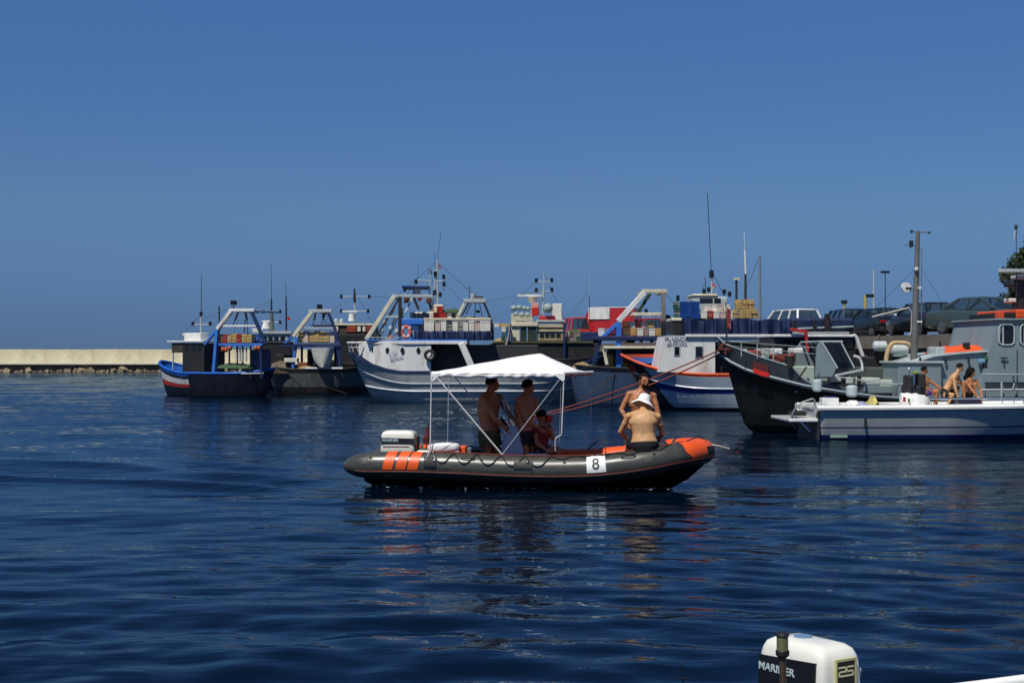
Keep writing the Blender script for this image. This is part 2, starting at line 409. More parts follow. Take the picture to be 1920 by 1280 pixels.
def fender(W_, r, L_, m_, label, group=None, axis='z', name='fender'):
    k = MB(); n = 16; pts = []; rs = []
    for i in range(n+1):
        t = i/n; z = (t-.5)*L_; e = min(t, 1-t)*L_; rr = r*math.sqrt(max(0.3, 1-(1-min(1, e/(r*.4)))**2)) if e < r*.4 else r
        pts.append((0, 0, z) if axis == 'z' else ((z, 0, 0) if axis == 'x' else (0, z, 0))); rs.append(rr)
    k.tube(pts, rs, 14); o = k.build(name, m_, None, smooth=50); o.location = W_; tag(o, label, 'fender', group); return o
# ---------------------------------------------------------------- water
def water():
    rng = np.random.RandomState(11)
    th = np.concatenate([np.linspace(-180, -30, 26)[:-1], np.linspace(-30, -23, 12)[:-1], np.linspace(-23, 23, 640), np.linspace(23, 30, 12)[1:], np.linspace(30, 180, 26)[1:]])*PI/180
    rr = np.concatenate([[0.3, 1, 2, 2.6], 3.0*np.exp(.0056*np.arange(0, 700)), 3.0*math.exp(.0056*700)*np.exp(.09*np.arange(1, 62))])
    T, Q = np.meshgrid(th, rr); X = Q*np.sin(T); Y = Q*np.cos(T); Z = np.zeros_like(X)
    dense = (np.abs(T) < R(26))
    step = np.where(Q < 152, .0056*Q, .09*Q); step = np.where(dense, step, .2*Q)
    # slow domain warp so that no train of crests runs straight through the picture
    wx = .45*np.sin(X*.31+Y*.12+1.3)+.3*np.sin(X*.13-Y*.27+.4); wy = .5*np.sin(X*.17+Y*.21+2.1)+.25*np.sin(X*.43-Y*.09)
    comps = []
    for i in range(90):
        lam = .42*(9.0/.42)**(rng.rand()**1.15)
        sp = .42 if lam > 1.2 else .62
        ang = R(-97)+rng.randn()*sp                   # towards the lens, crests a little askew
        slope = .0094*(lam/1.5)**(-.22)
        slope *= 1.12 if lam < 1.1 else (.95 if lam < 2 else .74)
        comps.append((lam, ang, slope*lam/(2*PI)*(.6+.8*rng.rand()), rng.rand()*2*PI))
    # ruffled and calm patches
    patch = .75+.38*np.sin(X*.11+.05*Y+1)*np.sin(Y*.16-.07*X+.5)+.22*np.sin(X*.05-Y*.09+2)
    far = 1+1.5*np.clip((Q-26)/36, 0, 1)
    for lam, ang, a, ph in comps:
        k = 2*PI/lam
        w_ = np.clip((lam/step-3.0)/4.0, 0, 1)
        g = (patch*far if lam < 2.2 else 1.0)
        s_ = np.sin(k*((X+wx)*math.cos(ang)+(Y+wy)*math.sin(ang))+ph)
        Z += a*w_*g*(s_+.18*np.cos(2*(k*((X+wx)*math.cos(ang)+(Y+wy)*math.sin(ang))+ph)))
    # wash of the dinghy spreading to the left behind it
    for k_, (y0, sl, amp, wd, x_end) in enumerate([(22.0, .50, .085, .42, 17), (22.9, .62, -.05, .5, 17), (23.9, .74, .06, .55, 15), (25.4, .85, .05, .6, 14), (21.4, -.10, .035, .4, 8), (27.2, .95, .045, .7, 13)]):
        L_ = np.clip((-2.7-X)/1.2, 0, 1)*np.clip((X+x_end)/6, 0, 1)
        c_ = y0+sl*(-2.7-X)**.92 if False else y0+sl*np.clip(-2.7-X, 0, 50)*.85+.18*np.sin(X*.9+k_)
        Z += amp*L_*np.exp(-((Y-c_)/wd)**2)*dense
    # small bow wave running along the hull
    Z += .03*np.exp(-((X-2.2)/1.2)**2)*np.exp(-((Y-21.7)/.35)**2)*dense
    n0, n1 = X.shape; v = np.stack([X, Y, Z], -1).reshape(-1, 3)
    idx = np.arange(n0*n1).reshape(n0, n1)
    f = np.stack([idx[:-1, :-1], idx[:-1, 1:], idx[1:, 1:], idx[1:, :-1]], -1).reshape(-1, 4)
    me = bpy.data.meshes.new('water'); me.vertices.add(len(v)); me.vertices.foreach_set('co', v.ravel())
    me.loops.add(len(f)*4); me.loops.foreach_set('vertex_index', f.ravel().astype(np.int32))
    me.polygons.add(len(f)); me.polygons.foreach_set('loop_start', (np.arange(len(f))*4).astype(np.int32)); me.polygons.foreach_set('loop_total', np.full(len(f), 4, np.int32))
    me.polygons.foreach_set('use_smooth', np.ones(len(f), bool)); me.update(calc_edges=True); me.validate()
    m = bpy.data.materials.new('harbour_water'); m.use_nodes = True; n = m.node_tree; L = n.links; n.nodes.remove(n.nodes['Principled BSDF'])
    gl = n.nodes.new('ShaderNodeBsdfGlossy'); gl.inputs['Color'].default_value = (.60, .73, .82, 1); gl.inputs['Roughness'].default_value = .015
    df = n.nodes.new('ShaderNodeBsdfDiffuse'); df.inputs['Color'].default_value = (.0013, .0058, .0155, 1)
    fr = n.nodes.new('ShaderNodeFresnel'); fr.inputs['IOR'].default_value = 1.225; mxs = n.nodes.new('ShaderNodeMixShader')
    L.new(fr.outputs[0], mxs.inputs[0]); L.new(df.outputs[0], mxs.inputs[1]); L.new(gl.outputs[0], mxs.inputs[2]); L.new(mxs.outputs[0], n.nodes['Material Output'].inputs['Surface'])
    t = n.nodes.new('ShaderNodeTexCoord'); prev = None
    for sc_, st, ds, dt in (((.9, 2.2, 1), 1.0, .0105, 3), ((2.6, 6.5, 1), 1.0, .016, 3)):
        mp = n.nodes.new('ShaderNodeMapping'); mp.inputs['Scale'].default_value = sc_; mp.inputs['Rotation'].default_value = (0, 0, R(4))
        no = n.nodes.new('ShaderNodeTexNoise'); no.inputs['Scale'].default_value = 1.0; no.inputs['Detail'].default_value = dt; no.inputs['Distortion'].default_value = .4
        b = n.nodes.new('ShaderNodeBump'); b.inputs['Strength'].default_value = st; b.inputs['Distance'].default_value = ds*2.2
        L.new(t.outputs['Object'], mp.inputs[0]); L.new(mp.outputs[0], no.inputs['Vector']); L.new(no.outputs[0], b.inputs['Height'])
        if prev:   # open harbour beyond the moored boats' lee is more ruffled
            L.new(prev.outputs[0], b.inputs['Normal']); sp_ = n.nodes.new('ShaderNodeSeparateXYZ'); L.new(t.outputs['Object'], sp_.inputs[0])
            mr = n.nodes.new('ShaderNodeMapRange'); mr.inputs[1].default_value = 20; mr.inputs[2].default_value = 48; mr.inputs[3].default_value = .045; mr.inputs[4].default_value = 1.0
            L.new(sp_.outputs[1], mr.inputs[0]); L.new(mr.outputs[0], b.inputs['Strength'])
        prev = b
    for nd in (gl, df, fr): L.new(prev.outputs[0], nd.inputs['Normal'])
    me.materials.append(m); o = obj('water', me); o['kind'] = 'structure'
water()

# ---------------------------------------------------------------- breakwater
def breakwater():
    d = 193.0; t = thing('breakwater_wall', 'long pale stone breakwater wall with a ledge closing the harbour behind the boats', 'wall', (0, d, 0), R(0.6))
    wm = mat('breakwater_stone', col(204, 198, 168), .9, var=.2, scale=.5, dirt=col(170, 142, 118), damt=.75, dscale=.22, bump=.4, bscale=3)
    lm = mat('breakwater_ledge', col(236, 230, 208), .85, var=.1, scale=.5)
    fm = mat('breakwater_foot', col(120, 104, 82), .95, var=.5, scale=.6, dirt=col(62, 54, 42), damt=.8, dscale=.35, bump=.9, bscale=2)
    x = -95.0; k = 0; base = None
    protos = {}
    while x < 40:
        L_ = 6.4
        if L_ not in protos:
            protos[L_] = MB().box((L_/2, 0, 0), (L_-.02, 1.4, 1.86)).mesh('wall_panel', wm)
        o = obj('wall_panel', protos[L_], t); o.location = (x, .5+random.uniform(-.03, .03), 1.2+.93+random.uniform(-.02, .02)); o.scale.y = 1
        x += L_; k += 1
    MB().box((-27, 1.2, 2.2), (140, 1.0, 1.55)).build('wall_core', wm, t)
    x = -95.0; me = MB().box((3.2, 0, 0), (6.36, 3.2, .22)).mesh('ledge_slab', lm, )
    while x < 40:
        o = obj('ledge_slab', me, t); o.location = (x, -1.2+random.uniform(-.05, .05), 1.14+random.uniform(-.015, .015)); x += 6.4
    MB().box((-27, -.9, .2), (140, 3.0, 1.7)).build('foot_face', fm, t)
    m = MB(); rnd = random.Random(5)
    for i in range(330):
        xx = -95+i*.42+rnd.uniform(-.4, .4); s_ = rnd.choice((.2, .3, .4, .5, .9))*rnd.uniform(.8, 1.4)
        m.box((xx, -2.6+rnd.uniform(-.4, .4), rnd.uniform(-.1, .25)), (s_, s_, s_*.8), rz=rnd.uniform(0, 3), rx=rnd.uniform(-.4, .4), ry=rnd.uniform(-.4, .4), taper=.8)
    o = m.build('footing_boulders', mat('pale_boulder', col(150, 136, 106), .95, var=.5, scale=1), t, bevel=0); o['kind'] = 'stuff'
breakwater()

# ---------------------------------------------------------------- quay
QZ = 2.90
QA = wat(1040, 102); QB = wat(2140, 41)
qd = (QB-QA).normalized(); qn = Vector((qd.y, -qd.x, 0))      # qn points to the water
if qn.y > 0: qn = -qn
def quay():
    m = MB(); a, b = QA, QB+qd*8; far = Vector((90, 190, 0)); far2 = Vector((30, 190, 0))
    poly = [a, b, far, far2]
    z0, z1 = -1.5, QZ-.5
    m.add([(p.x, p.y, z0) for p in poly]+[(p.x, p.y, z1) for p in poly], [(3, 2, 1, 0), (4, 5, 6, 7)]+[(i, (i+1) % 4, 4+(i+1) % 4, 4+i) for i in range(4)])
    q = m.build('quay', DCONC); q['kind'] = 'structure'
    top = MB(); pa = [p+(-qn*0) for p in poly]; pa[0] = a+qn*.25; pa[1] = b+qn*.25
    top.add([(p.x, p.y, QZ-.5) for p in pa]+[(p.x, p.y, QZ) for p in pa], [(3, 2, 1, 0), (4, 5, 6, 7)]+[(i, (i+1) % 4, 4+(i+1) % 4, 4+i) for i in range(4)])
    o = top.build('quay_pavement', CONC); o['kind'] = 'structure'
    Lq = (b-a).length; ang = math.atan2(qd.y, qd.x)
    # dressed stone courses of the quay face, on the stretch that shows between the boats
    rnd = random.Random(3); ms = [MB().box((0, 0, 0), (.74, .16, .34)).mesh('quay_stone', DCONC), MB().box((0, 0, 0), (.52, .16, .34)).mesh('quay_stone', mat('quay_stone_pale', col(124, 112, 90), .95, var=.35, dirt=col(50, 48, 40), damt=.6, dscale=1.5, bump=.7, bscale=8))]
    cnt = 0
    for row in range(6):
        s_ = Lq-30+rnd.uniform(0, .5); z = QZ-.5-.2-row*.37
        while s_ < Lq-9 and cnt < 260:
            k = 0 if rnd.random() < .6 else 1; wd = .78 if k == 0 else .56
            p = a+qd*(s_+wd/2)+qn*(.04+rnd.uniform(-.03, .04)); s = obj('quay_stone', ms[k], q); s.location = (p.x, p.y, z+rnd.uniform(-.01, .01)); s.rotation_euler = (0, 0, ang+rnd.uniform(-.02, .02))
            s_ += wd; cnt += 1
quay()
def on_quay(px, py_or_d, back=None):
    """a spot on the pavement, in column px, 'back' metres behind the quay edge"""
    r = ray(px, 640); dv = Vector((r.x, r.y)).normalized()
    # CAM + dv*t = QA + qd*s
    A = np.array([[dv.x, -qd.x], [dv.y, -qd.y]]); t, s_ = np.linalg.solve(A, np.array([QA.x, QA.y]))
    p = Vector((dv.x*t, dv.y*t, QZ)); p += Vector((dv.x, dv.y, 0))*back; return p

# ---------------------------------------------------------------- the tree at the right edge
def tree():
    base = wat(2003, 108, QZ); t = thing('pine_tree', 'dark green umbrella pine behind the parked cars at the right edge', 'tree', base)
    bark = mat('pine_bark', col(84, 62, 46), .95, var=.4, bump=.8); lf = mat('pine_needles', col(58, 74, 34), .8, var=.55, scale=1.6, bump=0, dirt=col(88, 80, 36), damt=.6, dscale=.7)
    m = MB(); m.tube(curve_pts([(0, 0, 0), (.15, 0, 2), (-.1, .1, 4), (.1, 0, 6)], 4), [.3-.012*i for i in range(13)], 8); m.build('trunk', bark, t, smooth=60)
    rnd = random.Random(8); lm = MB(); cl = []
    for i in range(12):
        a = rnd.uniform(0, 2*PI); r_ = rnd.uniform(1.2, 3.1); cl.append((r_*math.cos(a), r_*math.sin(a), rnd.uniform(3.6, 7.6)-r_*.22))
    cl += [(-4.2, 0, 5.3), (-3.9, -.4, 4.3), (-3.3, .2, 6.3), (-3.0, -.2, 7.0), (-2.1, 0, 8.0), (-1.3, 0, 8.6), (-.2, .3, 9.0), (-4.3, .3, 3.3), (-3.6, 0, 3.0)]
    for c in cl:
        lm.tube(curve_pts([(0, 0, 4+.1*c[2]), (c[0]*.5, c[1]*.5, c[2]*.85), (c[0]*.9, c[1]*.9, c[2])], 4), [.12-.01*i for i in range(9)], 5)
    lm.build('limb', bark, t, smooth=60)
    f = MB()
    for c in cl:
        R0 = rnd.uniform(.75, 1.25)
        for k in range(1500):
            v = Vector((rnd.gauss(0, 1), rnd.gauss(0, 1), rnd.gauss(0, 1))).normalized()*R0*rnd.random()**.5; v.z *= .72
            p = Vector(c)+v; s_ = rnd.uniform(.12, .26)
            a1 = Vector((rnd.gauss(0, 1), rnd.gauss(0, 1), rnd.gauss(0, 1))).normalized()*s_; a2 = Vector((rnd.gauss(0, 1), rnd.gauss(0, 1), rnd.gauss(0, 1))).normalized()*s_
            f.add([p, p+a1, p+a2], [(0, 1, 2)])
    o = f.build('crown', lf, t, fix=False); o['kind'] = 'stuff'
tree()
# ================================================================ boat A: small blue trawler at the far left
def boat_a():
    f = Fr(404, 75.5, -28); Q = f.q
    t = thing('fishing_trawler', 'small blue wooden trawler with white and red stripes at the left end of the row', 'fishing boat', f.o, f.rot)
    xa, xb = Q(304, 700, 0).x, Q(515, 700, 0).x
    def zg(u): return 1.18+.62*max(0, 1-u/.35)**1.6+.25*max(0, (u-.75)/.25)**2
    hb = mat('blue_rim', col(30, 96, 190), .4, var=.15, dirt=col(40, 60, 90), damt=.4)
    W2 = mat('white_band', col(206, 212, 214), .45, var=.15, dirt=col(120, 110, 100), damt=.5)
    R2 = mat('red_band', col(176, 46, 34), .5, var=.2, dirt=col(90, 40, 30), damt=.5)
    pt = hull(t, xa, xb, 2.9, zg, rake0=.55, rake1=.6, full0=.5, full1=.4, wl=.78, zdeck=.95, mats=[NAVY, R2, W2, NAVY, hb], bands=[(.40, 0), (.54, 1), (.76, 2), (.9, 3), (1.01, 4)], rail=hb, rail_r=.07, split=(.36, 3))
    # wheelhouse: dark box with white roof on slim posts
    z0 = .95
    a = Q(322, 662, -.7); b = Q(384, 641, -.7)
    m = MB(); m.box(((a.x+b.x)/2, 0, b.z+.03), (b.x-a.x+.25, 1.9, .08)); m.build('cabin_roof', WHITE, t, bevel=.02)
    c0, c1 = Q(343, 690, -.8), Q(384, 643, -.8)
    MB().span((c0.x, -.85, z0), (c1.x, .85, c1.z)).build('wheelhouse', DARK, t, bevel=.03)
    w0, w1 = Q(322, 661, -.85), Q(344, 643, -.85)
    MB().span((w0.x, -.85, w0.z), (w1.x, .85, w1.z)).build('canopy_panel', mat('dark_canvas', col(58, 56, 46), .85, var=.4, bump=.5), t)
    bars('post', LGREY, t, [(Vector((w0.x+.05, s_*.8, z0)), Vector((w0.x+.05, s_*.8, w0.z+.1)), .06) for s_ in (-1, 1)])
    for k, px in enumerate((350, 362, 374)):
        p = Q(px, 652, -.86); MB().span((p.x-.12, -.875, p.z-.12), (p.x+.12, -.84, p.z+.12)).build('window', GLASS, t)
    p0, p1 = Q(353, 640, 0), Q(384, 624, 0)
    MB().span((p0.x, -.35, p0.z), (p1.x, .35, p1.z)).build('top_locker', WHITE, t, bevel=.04)
    p = Q(350, 627, 0); MB().box((p.x, 0, p.z), (.4, .25, .12)).build('radar_scanner', WHITE, t, bevel=.03)
    # mast
    mb = Q(377, 640, 0); mt = Q(376.5, 588, 0); m = MB(); m.tube([mb, mt], [.06, .035], 8); m.build('mast', LGREY, t, smooth=40)
    ab = Q(377, 588, 0); at_ = Q(378, 515, 0); m = MB(); m.tube([ab, at_], [.022, .012], 6); m.build('antenna', DSTEEL, t)
    ca, cb = Q(362, 608.5, 0), Q(394, 608.5, 0); m = MB(); m.tube([ca, cb], .03, 6); m.build('crosstree', LGREY, t)
    for p in (ca, cb, Q(377, 590, 0)): MB().cyl(p+Vector((0, 0, .05)), .085, .2, 'z', 8).build('deck_lamp', LAMP, t, smooth=40)
    # gantry
    for v, sh in ((-1.1, 0), (1.1, 6)):
        tl, tr = Q(434+sh*0, 583, v), Q(471, 583, v)
        kn = Q(408, 617, v); ft = Vector((Q(400.5, 698, v).x, v, z0)); kb = Q(384, 646, v)
        bars('gantry_leg', WHITE, t, [(tl, kn, .2)]); bars('gantry_leg', BLUE, t, [(kn, ft, .19), (kn+Vector((0, 0, .02)), kb, .13)])
        r2, r3 = Q(499, 646, v), Q(491, 690, v); r3.z = z0
        bars('gantry_leg', DBLUE, t, [(tr, r2, .15), (Q(489, 640, v), r3, .13)])
    zt = Q(434, 582, -1.1).z
    bars('gantry_beam', WHITE, t, [(Q(430, 581.5, -1.1), Q(478, 581.5, -1.1), .16), (Q(430, 581.5, 1.1), Q(478, 581.5, 1.1), .14), (Q(418, 611, -1.1), Q(482, 611, -1.1), .1)])
    bars('gantry_beam', BLUE, t, [(Q(411, 646, -1.15), Q(493, 646, -1.15), .14), (Q(434, 583, -1.1), Q(434, 583, -1.1)*1+Vector((0, 2.2, 0)), .12, WHITE), (Q(473, 583, -1.1), Q(473, 583, -1.1)+Vector((0, 2.2, 0)), .12, WHITE)])
    bars('gantry_brace', DSTEEL, t, [(Q(447, 584, 0), Q(441, 600, 0), .08), (Q(460, 584, 0), Q(463, 600, 0), .1), (Q(441, 600, 0), Q(436, 611, 0), .04), (Q(463, 600, 0), Q(466, 646, 0), .035), (Q(459, 600, 0), Q(459, 646, 0), .03)])
    p = Q(438, 573, -1.1); MB().cyl(p+Vector((0, 0, .15)), .17, .22, 'z', 12).build('deck_lamp', LAMP, t, smooth=40); bars('lamp_post', DSTEEL, t, [(Q(438, 582, -1.1), p, .05), (Q(411, 646, -1.1), Q(411, 574, -1.1), .06)])
    # upper working platform and gear
    a, b = Q(409, 643, -1.2), Q(497, 643, -1.2); MB().span((a.x, -1.2, a.z-.06), (b.x, 1.2, a.z)).build('platform', DARK, t)
    for px in (430, 445, 455, 470): bars('post', DSTEEL, t, [(Vector((Q(px, 646, -.9).x, -.9, z0)), Q(px, 646, -.9), .07)])
    for k, px in enumerate((444, 450, 456, 462)):
        bars('rail_slat', LGREY, t, [(Q(px, 678, -1.0), Q(px, 652, -1.0), .06)])
    a, b = Q(398, 692, -1.3), Q(500, 692, -1.3); bars('bulwark_cap', STRAKE, t, [(Vector((a.x+2.0, -1.42, 1.22)), Vector((b.x-.35, -1.1, 1.25)), .05)])
    MB().span((Q(470, 690, -.4).x, -.4, z0), (Q(486, 655, -.4).x, .6, Q(486, 655, -.4).z)).build('winch_housing', mat('faded_blue', col(52, 78, 118), .5, var=.3, dirt=rust, damt=.4), t, bevel=.03)
    # net heaps
    g = net_heap(f, Q, (404, 474, 678, 690), -.6, GNET, 'green fishing net heaped on deck of small blue trawler')
    g = net_heap(f, Q, (348, 378, 696, 707), -.9, TNET, 'tan net and floats piled by wheelhouse of small blue trawler')
    crates(f, (411, 475, 626, 643), -.8, 7, 1, ['wood', 'wood', 'wood', 'red'], 'crate|on the leftmost trawler platform', 'crates on the leftmost trawler', drop=0)
    crates(f, (475, 490, 626, 643), -.5, 1, 1, ['blue'], 'crate|at the right end of the leftmost trawler platform', 'crates on the leftmost trawler')
    bars('rigging', DSTEEL, t, [(Q(438, 574, -1.1), Q(378, 600, 0), .015), (Q(472, 583, 0), Q(509, 562, 0), .014), (Q(376, 590, 0), Q(330, 640, 0), .014), (Q(447, 600, 0), Q(430, 645, 0), .02), (Q(461, 600, 0), Q(452, 645, 0), .02)], round_=True)
    for px in (418, 424, 432, 480, 486): MB().ell(Q(px, 652+(px % 3)*3, -1.15), (.11, .11, .15)).build('hanging_float', mat('float_orange', col(190, 92, 52), .6, var=.3), t, smooth=60)
    return f
def net_heap(f, Q, rect, v, m_, label, dep=.9):
    px0, px1, pt_, pb = rect; a = Q(px0, pb, v); b = Q(px1, pt_, v); L_ = b.x-a.x; H_ = (b.z-a.z)
    rnd = random.Random(int(px0)); k = MB(); nx, ny = 18, 8; rows = []
    for i in range(nx+1):
        r_ = []
        for j in range(ny+1):
            x = L_*(i/nx-.5); y = dep*(j/ny-.5)*1.0
            e = max(0, 1-(2*i/nx-1)**2)**.5*max(0, 1-(2*j/ny-1)**2)**.5
            z = H_*e*(.75+.45*mnoise.noise(Vector((x*2.3+px0, y*3, 0)))+.2*mnoise.noise(Vector((x*7, y*7, 3))))
            r_.append((x, y, max(-.04, z)))
        rows.append(r_)
    k.loft(rows, closed=False)
    o = k.build('net_heap', m_, None, smooth=60); o.location = f.W(((a.x+b.x)/2, v, a.z)); o.rotation_euler = (0, 0, f.rot)
    tag(o, label, 'fishing net'); return o
boat_a()

# ================================================================ boat B: second trawler, worn grey hull
def boat_b():
    f = Fr(590, 80.5, -6); Q = f.q
    t = thing('fishing_trawler', 'worn dark grey trawler with blue and white gantry and white tarpaulin, second from left', 'fishing boat', f.o, f.rot)
    xa, xb = Q(503, 700, 0).x, Q(700, 700, 0).x; z0 = .95
    def zg(u): return 1.35+.25*max(0, 1-u/.3)**1.6+.3*max(0, (u-.7)/.3)**2
    hull(t, xa, xb, 3.2, zg, rake0=.5, rake1=.7, full0=.3, full1=.4, wl=.8, zdeck=z0, mats=[DARK, GREYHULL, DARK], bands=[(.3, 0), (.86, 1), (1.01, 2)], rail=DARK, rail_r=.06)
    a, b = Q(572, 690, -1.6), Q(643, 690, -1.6); bars('bulwark_cap', STRAKE, t, [(a, b, .1)])
    for v in (-1.2, 1.2):
        tl = Q(585, 585, v); kn = Q(550, 631, v); kv = Q(556.5, 632, v); ft = Q(547, 698, v); ft.z = z0; kb = Q(528, 648, v)
        bars('gantry_leg', CREAM, t, [(tl, kn, .2), (Q(562, 616, v), kv, .14)]); bars('gantry_leg', DBLUE if v > 0 else BLUE, t, [(kv, ft, .17), (kn, kb, .13)])
        r1, r2, r3 = Q(615, 585, v), Q(630, 621, v), Q(638, 686, v); r3.z = z0
        bars('gantry_leg', DBLUE, t, [(r1, r2, .15), (r2, Q(632, 646, v), .22), (Q(634, 640, v), r3, .24)])
    bars('gantry_beam', LGREY, t, [(Q(579, 583, -1.2), Q(623, 583, -1.2), .18), (Q(579, 583, 1.2), Q(623, 583, 1.2), .14), (Q(571, 615, -1.2), Q(628, 615, -1.2), .1)])
    bars('gantry_beam', DBLUE, t, [(Q(526, 647.5, -1.3), Q(640, 647.5, -1.3), .2)])
    bars('gantry_brace', DSTEEL, t, [(Q(592, 586, 0), Q(589, 600, 0), .1), (Q(608, 586, 0), Q(606, 596, 0), .14), (Q(606, 596, 0), Q(600, 615, 0), .04), (Q(606, 596, 0), Q(616, 615, 0), .04), (Q(589, 600, 0), Q(583, 616, 0), .04)])
    for px in (597, 601.5): MB().cyl(Q(px, 576, -1.1), .09, .32, 'z', 8).build('deck_lamp', LAMP, t, smooth=40)
    MB().span((Q(603, 588, 0).x, -.3, Q(603, 585, 0).z-.12), (Q(611, 588, 0).x, .3, Q(603, 585, 0).z+.12)).build('hauling_block', mat('rusty_steel', col(98, 62, 44), .8, var=.4), t, bevel=.03)
    MB().box((Q(606, 612, 0).x, 0, Q(606, 612, 0).z), (1.1, .4, .28)).build('net_roller', DBLUE, t, bevel=.05)
    a, b = Q(556, 643, -1.2), Q(640, 643, -1.2); MB().span((a.x, -1.25, a.z-.05), (b.x, 1.2, a.z)).build('platform', DARK, t)
    for px in (566, 589, 629): bars('post', DARK, t, [(Vector((Q(px, 646, -.9).x, -.9, z0)), Q(px, 646, -.9), .12)])
    crates(f, (561, 629, 621, 642), -.9, 7, 1, ['wood', 'wood', 'wood', 'wood', 'pink'], 'crate|in front row on second trawler platform', 'crates on the second trawler')
    crates(f, (563, 612, 621, 642), -.2, 5, 1, ['wood'], 'crate|in back row on second trawler platform', 'crates on the second trawler')
    # white tarpaulin bag slung under the beam
    k = MB(); rings = []
    for i in range(13):
        s_ = i/12; x0_ = Q(589+5*s_+10*s_**3, 652+36*s_, -.9); x1_ = Q(632-4*s_-6*s_**2, 652+36*s_, -.9); n = 20; r_ = []
        cx = (x0_.x+x1_.x)/2; hw = (x1_.x-x0_.x)/2
        for j in range(n):
            a = 2*PI*j/n; fold = 1+.05*math.sin(5*a+2*s_)+.04*math.sin(9*a)
            r_.append((cx+hw*math.cos(a)*fold, -1.65+.42*math.sin(a)*fold, x0_.z))
        rings.append(r_)
    k.loft(rings); o = k.build('tarpaulin', WTARP, None, smooth=60); o.location = f.o; o.rotation_euler = (0, 0, f.rot); tag(o, 'big grey-white tarpaulin bundle hanging from second trawler platform', 'tarpaulin')
    bars('bin', YWOOD, t, [])
    a, b = Q(535, 679, -1.1), Q(559, 671, -1.1); o = MB().box((0, 0, 0), (b.x-a.x, .5, b.z-a.z)).build('fish_box', FOAM, None, bevel=.02); o.location = f.W(((a.x+b.x)/2, -1.1, (a.z+b.z)/2)); o.rotation_euler = (0, 0, f.rot); tag(o, 'cream box standing alone left of the brown bin on second trawler', 'crate')
    a, b = Q(559, 698, -1.1), Q(577, 679, -1.1); o = MB().box((0, 0, 0), (b.x-a.x, .7, b.z-a.z)).build('fish_bin', mat('brown_bin', col(120, 74, 40), .7, var=.35), None, bevel=.03); o.location = f.W(((a.x+b.x)/2, -.9, (a.z+b.z)/2)); o.rotation_euler = (0, 0, f.rot); tag(o, 'rusty brown bin on the deck of second trawler', 'bin')
    MB().span((Q(517, 700, -1).x, -1.1, z0), (Q(534, 672, -1).x, .9, Q(534, 664, -1).z)).build('engine_casing', DARK, t, bevel=.04)
    MB().span((Q(565, 700, -1).x, .3, z0), (Q(588, 655, -1).x, 1.2, Q(588, 655, 0).z)).build('store_locker', DARK, t, bevel=.04)
    net_heap(f, Q, (503, 545, 688, 700), -1.2, mat('dark_net', col(50, 44, 36), .95, var=.6, bump=.9), 'dark net and ropes heaped on left deck of second trawler')
    bars('rigging', DSTEEL, t, [(Q(585, 584, -1.1), Q(530, 648, -1.1), .018), (Q(606, 596, 0), Q(592, 646, 0), .02), (Q(612, 590, 0), Q(625, 646, 0), .02), (Q(618, 584, 0), Q(665, 556, 0), .014), (Q(540, 700, -1.6), Q(650, 738, -2.2), .022, mat('dull_brown_rope', col(84, 62, 46), .9))], round_=True)
    net_heap(f, Q, (561, 590, 684, 691), -1.35, TNET, 'tan net hanging over the rail of second trawler', .5); net_heap(f, Q, (508, 540, 672, 690), -1.0, mat('rope_grey_heap', col(112, 100, 80), .95, var=.6, bump=.9), 'grey rope pile between the two left gantries', .8)
    return f
boat_b()

